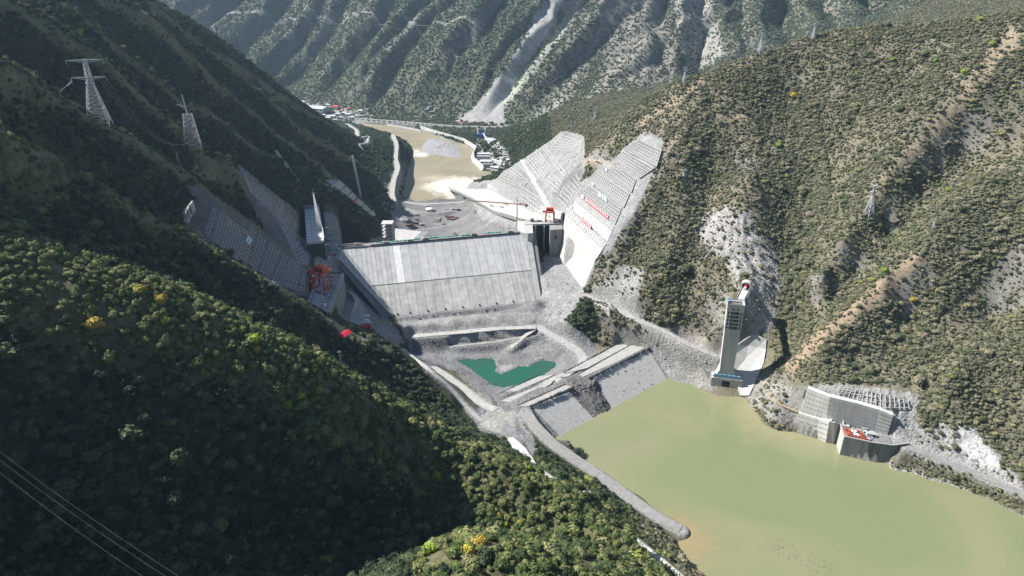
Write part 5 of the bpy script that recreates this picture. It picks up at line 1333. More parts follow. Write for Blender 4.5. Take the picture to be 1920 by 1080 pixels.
for i, (x_, y_, s_) in enumerate(((688,592,4),(686,600,3),(690,604,3.5),(683,605,2.5))):
    p = PZ(x_, y_, 61); o = thing('store_sheet', ('white sheeted stack nearest the dam foot by the pool','white sheeted stack second on the pool floor','white sheeted stack beside the red tent','small white sheeted stack on the pool floor')[i], 'sheeting', p)
    MB().hexa([V(p)+V((-s_,-s_*.5,0)), V(p)+V((s_,-s_*.6,0)), V(p)+V((s_*.9,s_*.6,0)), V(p)+V((-s_*.8,s_*.7,0))], [V(p)+V((-s_*.9,-s_*.4,.8)), V(p)+V((s_*.9,-s_*.5,1.0)), V(p)+V((s_*.7,s_*.4,.9)), V(p)+V((-s_*.6,s_*.5,1.1))]).build('sheet', WHITE(), o)
def tent(px_, py_, w, l, h, rz, label):
    p = V(hit(px_, py_)); o = thing('red_shelter', label, 'shelter', p); R = Matrix.Rotation(rz, 3, 'Z')
    g = lambda x, y, z: p+R@V((x, y, z))
    MB().add([g(-l/2,-w/2,h*.75), g(l/2,-w/2,h*.75), g(l/2,0,h*1.15), g(-l/2,0,h*1.15), g(-l/2,w/2,h*.75), g(l/2,w/2,h*.75), g(-l/2,-w/2,h*.68), g(l/2,-w/2,h*.68), g(-l/2,w/2,h*.68), g(l/2,w/2,h*.68)],
             [(0,1,2,3),(3,2,5,4),(6,7,1,0),(4,5,9,8),(8,9,7,6),(0,3,4,8,6),(1,7,9,5,2)]).build('roof', REDB(), o)
    for x in (-l/2+.4, 0, l/2-.4):
        for y in (-w/2+.3, w/2-.3): MB().beam(g(x, y, -1), g(x, y, h*.72), .35).build('post', STEEL(), o)
tent(646, 634, 9, 15, 6, 1.1, 'red roofed shelter lower down the cut beside the shaded road')
tent(686, 615, 8, 12, 4.5, .2, 'red roofed shelter at the foot of the dam by the pool')
# white topped building with dark green netting, left of the dam
q = [V(p) for p in LBR]      # back left, back right, front right, front left
b = thing('netted_building', 'tall unfinished building with a white roof and dark green netting left of the dam', 'building', (q[2].x, q[2].y, 82))
MB().prism([tuple(p[:2]) for p in q], 84, 123.5).build('netting', NETG(), b)
MB().prism([tuple(p[:2]) for p in q], 123.52, 125.6).build('wall', CON(), b)
MB().prism([tuple(p[:2]) for p in q], 125.6, 126.6).build('roof', WHITE(), b)
for k in range(15):
    l, r_ = q[0].lerp(q[3], k/14), q[1].lerp(q[2], k/14); MB().beam(l+V((0,0,1.1)), r_+V((0,0,1.1)), .45, .4).build('roof_beam', CON(), b)
for f_ in (.02, .35, .62, .98): MB().beam(q[0].lerp(q[1], f_)+V((0,0,1.3)), q[3].lerp(q[2], f_)+V((0,0,1.3)), .6, .8).build('roof_beam', CON(), b)
for k in range(26):
    p = q[1].lerp(q[2], k/25); MB().beam(p+V((0,0,.6)), p+V((.6,0,5.2)), .4).build('parapet_post', WHITE(), b)
MB().beam(q[1]+V((.6,0,5.2)), q[2]+V((.6,0,5.2)), .5, .5).beam(q[1]+V((.3,0,3)), q[2]+V((.3,0,3)), .35).build('parapet_rail', WHITE(), b)
MB().box((q[0].lerp(q[1], .5).x, q[0].lerp(q[1], .5).y-6, 128.6), (20, 10, 3.4), .1).build('roof_house', CONG(), b)
p = q[3].lerp(q[2], .45); low = [V((p.x-8,p.y-8,80)), V((p.x+6,p.y-9,80)), V((p.x+6,p.y+2,80)), V((p.x-8,p.y+2,80))]
MB().hexa(low, [a+V((0,0,20)) for a in low]).build('netted_annex', NETG(), b)
tw = thing('lattice_mast', 'slender white lattice tower rising from the netted building', 'mast', q[1].lerp(q[2], .55))
base = q[1].lerp(q[2], .72)+V((-2.5,0,1)); topp = V(P(587.5, 363, 960))
lattice(base, topp, 6.5, 1.0, 16, .55).build('mast', WHITE(), tw)
MB().beam(topp, topp+V((0,0,7)), .4).build('aerial', STEEL(), tw)
MB().beam(topp+V((-3,0,1)), topp+V((3,0,1)), .4).build('cross_arm', STEEL(), tw)
# stores, huts and cabins at the left abutment
rs2 = random.Random(8)
CT = [WHITE, BLUE, GREEN, CONG, RUST]
locs = [(612,462,'pale'),(616,452,'blue'),(622,468,'green'),(610,474,'grey'),(627,478,'rusty'),(618,484,'white'),(607,440,'green'),(613,430,'pale'),(590,505,'blue'),(594,512,'white'),(588,520,'pale'),(583,530,'grey'),(592,498,'green'),(630,462,'white'),(634,470,'blue'),(620,440,'blue')]
side = ['behind the dam crest end','beside the netted building','at the left abutment edge','below the netted building','by the slipform frame','under the abutment slope','right of the white roof','at the foot of the far cut','behind the intake deck','between the intake and the netting','left of the intake crane','at the left edge of the intake deck','under the green netting','at the crest road end','nearest the slab edge','by the white roof corner']
cm = {'pale': CON, 'blue': BLUE, 'green': GREEN, 'grey': CONG, 'rusty': RUST, 'white': WHITE}
for i, (x_, y_, c_) in enumerate(locs):
    p = V(hit(x_, y_, t0=780)); o = thing('site_cabin', '%s site cabin %s' % (c_, side[i]), 'cabin', p); r_ = rs2.uniform(0, 1.5)
    l, w = rs2.uniform(4, 8), rs2.uniform(2.5, 4)
    MB().box(p+V((0,0,1.2)), (l, w, 3), r_).build('box', cm[c_], o); MB().box(p+V((0,0,2.85)), (l+.4, w+.4, .3), r_).build('roof', CON() if c_ != 'pale' else WHITE(), o)
    MB().box(p+V((l*.2*math.cos(r_)+(w/2+.04)*math.sin(r_), l*.2*math.sin(r_)-(w/2+.04)*math.cos(r_), .9)), (.9, .12, 2), r_).build('door', DARK(), o)
# frame tower and white slab behind the left crest
p0 = V(PZ(727, 446, 55)); o = thing('frame_tower', 'open white concrete frame tower behind the left part of the dam crest', 'building', p0)
W2, H2 = 17, 24
for i in range(3):
    for j in range(3): MB().beam(p0+V((-W2/2+i*W2/2, j*W2/2, -10)), p0+V((-W2/2+i*W2/2, j*W2/2, H2)), 1.5).build('column', CONW(), o)
for k in range(5):
    z_ = k*H2/4; MB().prism([(p0.x-W2/2-.8, p0.y-.8), (p0.x+W2/2+.8, p0.y-.8), (p0.x+W2/2+.8, p0.y+W2+.8), (p0.x-W2/2-.8, p0.y+W2+.8)], p0.z+z_-.5, p0.z+z_+.5).build('floor_slab', CONW(), o)
o = thing('white_slab', 'bright white sloping concrete slab below the left dam crest', 'slab', PZ(760, 440, 30))
MB().slab([PZ(741,428,32), PZ(790,434,24), PZ(770,452,40), PZ(738,452,46)], 3).build('slab', CONW(), o)
MB().hexa([PZ(790,434,8), PZ(803,434,8), PZ(785,452,20), PZ(770,452,20)], [PZ(790,434,24), PZ(802,436,22), PZ(785,452,38), PZ(770,452,40)]).build('side_wall', CONG(), o)
# dark stone heap and white panel on the site
for x_, y_, s_, lab, mt in ((805,392,8,'white tipped load on the upper downstream site', WHITE()), (757,412,13,'smooth grey spoil heap in the shade of the left bank', SHOTC), (809,396,9,'dark spoil heap on the upper downstream site', mat('dark_spoil', (.08,.08,.085), .95, (.05,.05,.05), .4, bump=.4)), (817,415,11,'rubble heap in the middle of the downstream site', mat('rubble', (.2,.2,.2), .95, (.06,.06,.065), .5, bump=.8, bscale=.6))):
    p = V(hit(x_, y_)); bm = bmesh.new(); bmesh.ops.create_icosphere(bm, subdivisions=3, radius=s_); r_ = random.Random(int(x_))
    for v in bm.verts:
        v.co.z = max(v.co.z, -1)*.33; v.co *= 1+.18*r_.random()
    me = bpy.data.meshes.new('heap'); bm.to_mesh(me); bm.free(); me.materials.append(mt); o = bpy.data.objects.new('spoil_heap', me); COLL.objects.link(o); o.location = p; tag(o, lab, 'heap')
# bowls on the left with grids of beams
GL = mat('shaded_grid_concrete', (.42,.42,.42), .9, (.30,.30,.30), .3)  # darker copy of the pale grid concrete, bowl shade put into the colour
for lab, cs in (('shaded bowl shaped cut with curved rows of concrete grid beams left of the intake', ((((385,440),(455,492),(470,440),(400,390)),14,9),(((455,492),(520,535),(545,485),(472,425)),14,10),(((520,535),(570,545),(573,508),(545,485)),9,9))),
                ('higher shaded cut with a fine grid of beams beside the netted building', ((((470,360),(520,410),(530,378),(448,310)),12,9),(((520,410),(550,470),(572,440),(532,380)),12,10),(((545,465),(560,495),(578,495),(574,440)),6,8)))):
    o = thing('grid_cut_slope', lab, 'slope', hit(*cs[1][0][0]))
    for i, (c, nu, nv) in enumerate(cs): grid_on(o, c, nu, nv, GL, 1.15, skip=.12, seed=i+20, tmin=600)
o = thing('pale_hoarding', 'pale blue white sheet board fixed in the middle of the shaded grid slope', 'board', hit(467, 452, t0=600))
qq = [V(hit(x, y, t0=600))+V((.5,-1.5,.8)) for x, y in ((461,450),(467,460),(474,451),(468,442))]
MB().slab(qq, .5).build('board', mat('pale_blue_board', (.55,.68,.8), .6, (.45,.6,.72), .2), o)
MB().beam(qq[0].lerp(qq[1], .5)+V((0,-.3,.3)), qq[3].lerp(qq[2], .5)+V((0,-.3,.3)), .3).build('joint', DARK(), o)
# ribbed wall at the head of the bowl
wl = thing('ribbed_wall', 'curved pale retaining wall with a toothed edge at the head of the shaded bowl', 'wall', hit(345, 415, t0=540))
wp = [(361,376),(356,384),(351,393),(347,402),(344,412),(342,424)]
for i in range(5):
    a, b2 = V(P(*wp[i], 640)), V(P(*wp[i+1], 636)); MB().hexa([a+V((-2,0,-9)), b2+V((-2,0,-9)), b2+V((1.5,0,-9)), a+V((1.5,0,-9))], [a+V((-1,0,0)), b2+V((-1,0,0)), b2+V((.5,0,0)), a+V((.5,0,0))]).build('wall_panel', CON(), wl)
    for k in range(3): c = a.lerp(b2, (k+.5)/3); MB().beam(c+V((-1,0,-5)), c+V((-4.5,0,-3)), .8).build('buttress', CONW(), wl)
# benches far left with red lettered strip
bt = thing('stepped_bench_slope', 'row of flat grey concrete benches stepping down the far left spur', 'slope', hit(660, 370, t0=1000))
ed = [((609,338),(625,328)),((622,351),(638,340)),((634,363),(650,351)),((646,374),(661,362)),((658,385),(672,373)),((671,396),(686,385)),((683,405),(698,396)),((694,413),(708,404))]
for (a, b2), (c, d) in zip(ed[:-1], ed[1:]):
    qs = [V(hit(*p_, t0=1000)) for p_ in (a, b2, (d[0]-1.2, d[1]-1.2), (c[0]-1.2, c[1]-1.2))]; qs = [p_+V((0,-1,2)) for p_ in qs]
    MB().slab(qs, 2.5).build('bench', CON(), bt)
o = thing('banner', 'short red strip banner with pale characters on the far left benches', 'sign', hit(669, 380, t0=1000))
a, b2 = V(hit(664,383,t0=1000))+V((0,-4,4)), V(hit(679,375,t0=1000))+V((0,-4,4)); MB().beam(a, b2, .6, 5).build('panel', REDB(), o)
for k in range(6): c = a.lerp(b2, (k+.5)/6)+V((0,-.6,0)); MB().beam(c+V((0,0,-1.6)), c+V((0,0,1.6)), .8).beam(c+V((-1,0,.8)), c+V((1,0,.8)), .7).build('character', WHITE(), o)
# cable way and conveyor lines on the far left slope
for lab, a, b2, w0, n_ in (('long pale lattice gangway leaning on the far left slope', (517,283), (560,341), 3.4, 18), ('tall lattice boom beside the far left benches', (661,292), (677,372), 3.2, 20)):
    pa = V(hit(*b2, t0=950)); ta = (pa-V((0,0,CAMZ))).dot(V((0, cp, -sp))); pb = V(P(*a, ta*.99))
    o = thing('lattice_gangway', lab, 'gangway', pa); lattice(pa, pb, w0, w0*.8, n_, .55).build('truss', STEEL(), o); MB().beam(pb+V((0,0,-7)), pb+V((0,0,2)), .7).beam(pa+V((0,0,-3)), pa+V((0,0,2)), 1.2).build('support', STEEL(), o)
# orange safety ladders on the higher cut
for lab, a, b2 in (('left of two thin red ladders on the higher shaded cut', (514,366),(514,402)), ('right of two thin red ladders on the higher shaded cut', (536,385),(536,425))):
    o = thing('slope_ladder', lab, 'ladder', hit(*b2, t0=700)); pl_ = [V(hit(a[0], a[1]+(b2[1]-a[1])*k/6, t0=700))+V((0,-1,1)) for k in range(7)]
    MB().path([p_+V((-.5,0,0)) for p_ in pl_], .4).path([p_+V((.5,0,0)) for p_ in pl_], .4).build('rails', mat('faded_red_paint', (.4,.14,.1), .7, (.3,.1,.08), .4), o)
    mb = MB()
    for k in range(6):
        for j in range(4): c = pl_[k].lerp(pl_[k+1], j/4); mb.beam(c+V((-.5,0,0)), c+V((.5,0,0)), .25)
    mb.build('rungs', STEEL(), o)

# ------------------------------------------------------------------ intake tower on the right shore
TB = V(PZ(1357, 733, 0)); ta_ = math.radians(-14)
R_ = Matrix.Rotation(ta_, 3, 'Z')
def tw_(x, y, z): v = R_@V((x, y, 0)); return V((TB.x+v.x, TB.y+v.y, z))
tt = thing('intake_tower', 'tall grey concrete intake tower rising from the muddy reservoir on the right', 'tower', TB)
HT = 110.0; cx0 = 2.0
def ring(z, w, d0, d1, xo=0): return [tw_(xo-w/2, d0, z), tw_(xo+w/2, d0, z), tw_(xo+w/2, d1, z), tw_(xo-w/2, d1, z)]
TCN = mat('tower_concrete', (.50,.50,.485), .88, (.38,.38,.37), .13, stretch=(1.4,1.4,.18), bump=.15)
# base block with the water opening
MB().hexa(ring(-12, 35, 0, 18, cx0), ring(2.0, 35, 0, 18, cx0)).build('footing', TCN, tt)
for x0, x1 in ((-15.5, -3.5), (5.5, 19.5)): MB().hexa([tw_(x0,0,2), tw_(x1,0,2), tw_(x1,18,2), tw_(x0,18,2)], [tw_(x0,0,13.5), tw_(x1,0,13.5), tw_(x1,18,13.5), tw_(x0,18,13.5)]).build('base_pier', TCN, tt)
MB().hexa([tw_(-3.5,5,2), tw_(5.5,5,2), tw_(5.5,18,2), tw_(-3.5,18,2)], [tw_(-3.5,5,13.5), tw_(5.5,5,13.5), tw_(5.5,18,13.5), tw_(-3.5,18,13.5)]).build('opening', DARK(), tt)
MB().hexa(ring(13.5, 35, 0, 18, cx0), ring(16.5, 35, 0, 18, cx0)).build('lintel', TCN, tt)
for k in range(6): MB().box(tw_(-11.5+5.1*k, .9, 19.2), (4.0, .9, 4.6), ta_).build('blue_panel', mat('pale_blue_panel', (.25,.50,.66), .6, (.18,.4,.55), .3), tt)
MB().hexa(ring(16.5, 24, 2, 18, 0), ring(27, 15.2, 2, 17, 0)).build('flare', TCN, tt)
MB().hexa(ring(27, 15.2, 2, 17, 0), ring(80, 17, 1.5, 17, 0)).build('shaft', TCN, tt)
# open storeys: corner piers, floors and machinery
for k in range(5):
    z0, z1 = 80+k*4.6, 80+(k+1)*4.6
    for x in (-8.2, -5.2, 5.2, 8.2): MB().hexa([tw_(x-.7,1.4,z0), tw_(x+.7,1.4,z0), tw_(x+.7,16.5,z0), tw_(x-.7,16.5,z0)], [tw_(x-.7,1.4,z1), tw_(x+.7,1.4,z1), tw_(x+.7,16.5,z1), tw_(x-.7,16.5,z1)]).build('pier', TCN, tt)
    MB().hexa(ring(z0, 17.9, 1.2, 16.7), ring(z0+1.1, 17.9, 1.2, 16.7)).build('floor', TCN, tt)
    if k: MB().box(tw_(-1.5+2*(k % 2), 4, z0+2.2), (3.6, 2, 2.2), ta_).build('machinery', mat('orange_machine_paint', (.45,.16,.04), .6) if k == 2 else CONG(), tt)
MB().hexa(ring(80, 15.5, 9, 16, 0), ring(103, 15.5, 9, 16, 0)).build('back_wall', DARK(), tt)
hd_ = MB().hexa(ring(103, 18.2, 1.2, 16.7), ring(111, 18.6, 1.0, 16.9)).build('head', TCN, tt)
for x in (-2.5, 3): MB().box(tw_(x, .95, 106.2), (1.7, .5, 1.9), ta_).build('window', DARK(), hd_)
for (x0, y0, x1, y1) in ((-9.3,1,9.3,1),(-9.3,16.9,9.3,16.9),(-9.3,1,-9.3,16.9),(9.3,1,9.3,16.9)): MB().beam(tw_(x0,y0,111.8), tw_(x1,y1,111.8), .5, 1.5).build('parapet', CON(), tt)
MB().box(tw_(-8, 9, 112.6), (1.6, 10, 2.6), ta_).build('blue_hoarding', BLUE(), tt)
for k in range(4): MB().beam(tw_(-7+.5*k, 4+3*k, 111.6), tw_(7, 3+3.2*k, 111.6), .7, .9).build('deck_beam', CONW() if k % 2 else RUST(), tt)
pb_ = V(P(1395.5, 556, 812)); pt_ = tw_(4.5, 16, 110.5)
br = thing('access_bridge', 'short white bridge from the intake tower head to a tunnel portal', 'bridge', pt_)
dr = (pb_-pt_); dr.z = 0; pe = pt_+dr; pe.z = 110.5; sd_ = V((dr.y, -dr.x, 0)).normalized()
MB().beam(pt_, pe, 8.5, 1.6).build('deck', CONW(), br)
for s_ in (-1, 1): MB().beam(pt_+sd_*s_*4.3+V((0,0,1.4)), pe+sd_*s_*4.3+V((0,0,1.4)), .4, 1.2).build('railing', CON(), br)
po = thing('tunnel_portal', 'pale tunnel portal with a dark opening above the intake tower', 'portal', pe)
dn = dr.normalized(); arc = [(math.cos(a)*6.2, 4+math.sin(a)*4.4) for a in [math.pi*k/8 for k in range(9)]]; outer = [(6.2,-1)]+arc+[(-6.2,-1)]; inn = [(4.4,-1)]+[(x*.7, 4+(z-4)*.7-.0) for x, z in arc]+[(-4.4,-1)]
for i in range(len(outer)-1):
    f0 = [pe+sd_*outer[i][0]+V((0,0,outer[i][1])), pe+sd_*outer[i+1][0]+V((0,0,outer[i+1][1])), pe+sd_*inn[i+1][0]+V((0,0,inn[i+1][1])), pe+sd_*inn[i][0]+V((0,0,inn[i][1]))]
    MB().hexa(f0, [p_+dn*9 for p_ in f0]).build('arch_segment', CONW(), po)
MB().hexa([pe+dn*4.5+sd_*x+V((0,0,z)) for x, z in inn], [pe+dn*5+sd_*x+V((0,0,z)) for x, z in inn]).build('opening', DARK(), po)
k_ = pe-dn*1.5+V((0,0,.9)); rt_ = thing('red_truck', 'red and white truck on the bridge at the tunnel portal', 'truck', k_)
MB().box(k_+V((0,0,2.3)), (3.0, 5.6, 3.2), math.atan2(dn.y, dn.x)-math.pi/2).build('cargo_box', REDB(), rt_); MB().box(k_+V((0,0,2.0))-dn*4.0, (2.8, 2.2, 2.6), math.atan2(dn.y, dn.x)-math.pi/2).build('cab', WHITE(), rt_)
for x in (-1.3, 1.3):
    for y in (-4.2, 1.6): MB().box(k_+sd_*x+dn*y+V((0,0,.5)), (.4, 1.1, 1.1), math.atan2(dn.y, dn.x)-math.pi/2).build('wheel', DARK(), rt_)
# fan shaped apron behind the tower
fa = thing('fan_apron', 'broad pale concrete apron curving up the bank behind the intake tower', 'apron', PZ(1400, 738, 0))
fan = [[(1387,741),(1391,742),(1397,742),(1404,741)],[(1375,700),(1395,712),(1410,715),(1420,705)],[(1377,665),(1398,672),(1418,678),(1431,680)],[(1383,647),(1402,648),(1420,652),(1435,655)],[(1396,637),(1411,628),(1423,630),(1436,637)]]
FW = [[V(hit(*p_, t0=700))+V((0,-1.2,1.2)) for p_ in r_] for r_ in fan]
for j in range(4):
    for i in range(3): MB().slab([FW[j][i], FW[j][i+1], FW[j+1][i+1], FW[j+1][i]], 2.5).build('apron_panel', CON() if j > 2 else mat('apron_concrete', (.56,.555,.54), .85, (.44,.44,.43), .15), fa)
for lab, q_ in (('white triangular wing wall left of the intake tower base', ((1315,690),(1332,700),(1329,713))), ('small white wing wall touching the intake tower left edge', ((1336,705),(1348,694),(1345,705)))):
    p_ = [V(P(x, y, 808)) for x, y in q_]; o = thing('wing_wall', lab, 'wall', p_[0]); MB().hexa([a+V((0,3,-2)) for a in p_], [a+V((0,0,1)) for a in p_]).build('panel', CONW(), o)

# ------------------------------------------------------------------ terrace works on the right shore
def wall(name, label, top, bot, m, th=2.5, holes=0, parts=1):
    o = thing(name, label, 'wall', bot[0]); n_ = len(top)
    for i in range(n_-1):
        a, b2, c, d = V(bot[i]), V(bot[i+1]), V(top[i+1]), V(top[i]); f = (b2-a).cross(d-a).normalized(); f = f if f.y < 0 else -f
        MB().hexa([a, b2, c, d], [a-f*th, b2-f*th, c-f*th, d-f*th]).build('wall_panel', m, o)
        if holes:
            for v in np.linspace(.15, .85, holes):
                mb = MB()
                for u in np.linspace(.08, .92, 7): mb.box(a.lerp(b2, u).lerp(d.lerp(c, u), v)+f*.1, (.55,.55,.55))
                mb.build('anchor_row', DOT, o)
    return o
def vert(px_, py_, z, px2, py2):
    """foot at height z on the sight line; head straight above it where the photo shows it"""
    a = PZ(px_, py_, z); v = (540-py2)/F; t = a[1]/(cp+v*sp); return P(px2, py2, t), a
def wallv(name, label, cols, m, th=2.5, holes=0):
    tp, bt_ = [], []
    for (x0, y0, z, x1, y1) in cols: a, b2 = vert(x0, y0, z, x1, y1); tp.append(a); bt_.append(b2)
    return wall(name, label, tp, bt_, m, th, holes)
LW = mat('wall_concrete', (.60,.60,.58), .88, (.46,.46,.45), .12, stretch=(1.3,1.3,.25), bump=.15)
wallv('shore_wall', 'lower pale concrete wall rising straight from the water left of the orange racks', [(1488,808,-1,1497,774),(1530,822,-1,1536,786),(1548,831,-1,1555,791)], LW, 8, 4)
wallv('curved_shore_wall', 'darker curved wall end in the water beside the orange racks', [(1548,831,-1,1555,791),(1562,834,-1,1566,793),(1572,829,-1,1577,796)], mat('stained_concrete', (.30,.30,.285), .9, (.18,.18,.17), .2, stretch=(1.4,1.4,.2)), 2.5)
wallv('upper_wall', 'long pale concrete wall with rows of anchors behind the terrace', [(1500,776,21,1514,728),(1547,790,21.5,1556,744),(1600,800,21.5,1606,756),(1640,809,21,1648,768),(1664,815,21,1675,779)], LW, 6, 5)
bk_ = thing('rack_quay', 'concrete quay block with streaked front darkened as if in shade, carrying the orange racks', 'quay', PZ(1600, 860, 0))
pA, pB, pC, pD = [V(p) for p in (PZ(1576,856,-2), PZ(1622,866,-2), PZ(1664,872,-2), PZ(1700,846,12))]
tA, tB, tC2, tD = [V((p.x, p.y, 22)) for p in (pA, pB, pC, pD)]; tD.z = 21
bkL = V(PZ(1577,797,21)); bkR = V(PZ(1655,818,21))
SD = mat('shaded_streaked_concrete', (.22,.225,.225), .9, (.13,.135,.14), .25, stretch=(1.6,1.6,.12), bump=.1)  # streaked front, its shade put into the dark colour
MB().hexa([pA, pB, V((bkR.x-8,bkR.y,-2)), V((bkL.x,bkL.y,-2))], [tA, tB, V((bkR.x-8,bkR.y,21.9)), V((bkL.x,bkL.y,21.9))]).build('block', SD, bk_)
MB().hexa([pB+V((.6,0,0)), pC, V((bkR.x+6,bkR.y,-2)), V((bkR.x-7.6,bkR.y,-2))], [tB+V((.6,0,-.6)), tC2+V((0,0,-.6)), V((bkR.x+6,bkR.y,21.4)), V((bkR.x-7.6,bkR.y,21.4))]).build('block', SD, bk_)
MB().hexa([pC+V((.3,.3,0)), V((tD.x,tD.y,4)), V((tD.x+1,tD.y+2,4)), pC+V((.3,2.5,0))], [tC2+V((.3,.3,-.6)), tD, tD+V((1,2,0)), tC2+V((.3,2.5,-.6))]).build('wing_wall', SD, bk_)
lf = V(((bkL-tA).y, -(bkL-tA).x, 0)).normalized(); lf = lf if lf.x < 0 else -lf
MB().hexa([V((pA.x,pA.y,-2)), V((bkL.x,bkL.y,-2)), V((bkL.x,bkL.y,-2))+lf*1.6, V((pA.x,pA.y,-2))+lf*1.6], [tA, V((bkL.x,bkL.y,22)), V((bkL.x,bkL.y,22.4))+lf*1.2, tA+lf*1.2+V((0,0,.4))]).build('sunlit_left_face', CONW(), bk_)  # pale side of the quay, sunlight put into the colour
for a, b2 in ((tA, tB), (tB+V((0,0,-.5)), tC2+V((0,0,-.5))), (tC2+V((0,0,-.5)), tD)): MB().beam(a+V((0,.6,.5)), b2+V((0,.6,.5)), 1.2, .9).build('coping', CON(), bk_)
# orange racks: tray with cells and machines
rk_ = thing('orange_rack', 'orange steel rack tray with white and dark machinery on the quay', 'machinery', (tA+tB)/2)
a, b2 = tA.lerp(tB, .16)+V((0,2.2,.2)), tA.lerp(tB, .88)+V((0,1.8,.2)); bkv = V((0, 11.5, 0))
ORR = mat('rack_orange', (.42,.09,.035), .6, (.28,.06,.03), .4)
MB().hexa([a, b2, b2+bkv, a+bkv], [a+V((0,0,.6)), b2+V((0,0,.6)), b2+bkv+V((0,0,.6)), a+bkv+V((0,0,.6))]).build('tray', mat('rack_floor', (.12,.10,.10), .8), rk_)
for p_, q_ in ((a, b2), (b2, b2+bkv), (a+bkv, b2+bkv), (a, a+bkv)): MB().beam(p_+V((0,0,1.5)), q_+V((0,0,1.5)), 1.3, 2.0).build('rim', ORR, rk_)
for k in range(1, 6): c = a.lerp(b2, k/6); MB().beam(c+V((0,0,1.6)), c+bkv+V((0,0,1.6)), .8, 1.2).build('divider', ORR, rk_)
MB().beam(a+bkv*.5+V((0,0,1.7)), b2+bkv*.5+V((0,0,1.7)), .8, 1.2).build('divider', ORR, rk_)
for k in range(6):
    for j in (0, 1):
        c = a.lerp(b2, (k+.5)/6)+bkv*(.25+.5*j)+V((0,0,1.8))
        if k in (2, 3): MB().box(c+V((0,0,.8)), (1.8, 3.6, 1.6)).build('white_unit', WHITE(), rk_)
        else: MB().box(c, (2.2, 3.2, 2.0)).build('pump', mat('dark_blue_paint', (.05,.07,.14), .6) if (k+j) % 2 else ORR, rk_)
for lab, x_, y_, sz, m_ in (('pale site cabin on the terrace right of the orange racks', 1633, 817, (9,3.6,3), WHITE), ('small turquoise tank beside the orange racks', 1621, 812, (3,3,2.6), GREEN), ('dark box at the right end of the terrace cabin', 1638, 819, (2.6,3.2,3.4), DARK),
      ('left white bag stack on the terrace behind the racks', 1610, 801, (4,2,1.4), WHITE), ('right white bag stack on the terrace behind the racks', 1622, 805, (5,2,1.6), WHITE), ('white pile on the terrace road behind the cabin', 1634, 811, (4,2,1.2), WHITE),
      ('white box on the quay edge right of the orange racks', 1627, 826, (3,2.2,2.4), WHITE), ('rusty stores heap in the left corner of the terrace', 1586, 800, (6,4,1.6), RUST)):
    p_ = V(PZ(x_, y_, 21.2)); o = thing('terrace_store', lab, 'store', p_)
    MB().box(p_+V((0,0,sz[2]/2)), sz, -.25).build('body', m_, o); MB().box(p_+V((0,0,sz[2]+.12)), (sz[0]+.3, sz[1]+.3, .2), -.25).build('lid', CON(), o)
# lattice beams above the wall
lt = thing('beam_lattice', 'open lattice of concrete beams on the dark rock above the terrace wall', 'lattice', hit(1620, 760))
for c, nu, nv in ((((1556,747),(1640,765),(1640,735),(1573,727)),9,3), (((1640,765),(1702,764),(1700,748),(1640,737)),7,2)):
    def pt_(u, v): return V(hit(*patch_pt(c, u, v)))+V((0,-2.0,1.2))
    for j in range(nv+1): MB().path([pt_(i/nu, j/nv) for i in range(nu+1)], .7).build('beam', CON(), lt)
    for i in range(nu+1): MB().path([pt_(i/nu, j/nv) for j in range(nv+1)], .7).build('rib', CON(), lt)
# floating boom from tower bank to the wall
bo = thing('floating_boom', 'tan pipe snaking from the intake tower bank to the shore wall', 'pipe', hit(1416, 708))
MB().path([V(hit(*p_))+V((0,-.5,.9)) for p_ in ((1416,706),(1425,714),(1433,722),(1440,732),(1446,744),(1456,754),(1468,762),(1482,768),(1496,773))], 1.6).build('pipe', mat('tan_pipe', (.42,.34,.22), .8, (.34,.27,.18), .4), bo)
sp_ = thing('hillside_cableway', 'thin grey cable trough running straight up the wooded gully on the right hillside', 'cable', hit(1490, 620))
MB().path([V(hit(1491-4*math.sin(k/9*3), 632-16*k))+V((0,-1,2.2)) for k in range(10)], .7).build('trough', CON(), sp_)
# ------------------------------------------------------------------ cofferdam, stone rows, platform
cofd = thing('upstream_cofferdam', 'stone faced cofferdam holding the muddy reservoir back from the green pond', 'dam', PZ(1120, 700, CZ))
FACE = mat('face_stone', (.44,.44,.425), .95, (.32,.32,.315), .35, stretch=(1,1,1), bump=.35, bscale=1.0)
def on_face(px_, py_):
    """point on the water face plane"""
    c = plane(cfA); u = (px_-960)/F; v = (540-py_)/F; k1, k2 = cp+v*sp, sp-v*cp
    t = (CAMZ-c[2])/(c[0]*u+c[1]*k1+k2); return V(P(px_, py_, t))
def facepanel(a, b, c, d, nm): MB().slab([on_face(*a), on_face(*b), on_face(*c), on_face(*d)], 1.2).build(nm, FACE, cofd)
facepanel((1113,704),(1149,768),(1258,722),(1216,655), 'face_panel'); facepanel((1004,760),(1062,822),(1118,790),(1060,727), 'face_panel')
DECKM = mat('deck_gravel', (.38,.38,.365), .95, (.28,.28,.27), .2, bump=.12)
def deckslab(q, z, nm='deck', m=None): MB().prism([PZ(x, y, z)[:2] for x, y in q], z-1.0, z+.15).build(nm, m or DECKM, cofd)
deckslab(((1156,647),(1184,645),(1101,690),(1060,700)), CZ); deckslab(((1186,645),(1216,652),(1092,707),(1085,703)), CZ+.02)
deckslab(((1061,722),(1075,726),(990,762),(972,762)), CZ); deckslab(((1010,706),(1040,702),(965,738),(930,741)), 16, 'lower_deck'); deckslab(((1040,712),(1030,722),(960,755),(938,752)), 17.5, 'lower_deck')
STN = mat('block_stone', (.42,.42,.41), .9, (.3,.3,.3), .5); DST = mat('dark_stone', (.07,.07,.075), .95, (.04,.04,.045), .5, bump=.2)
rs3 = random.Random(12)
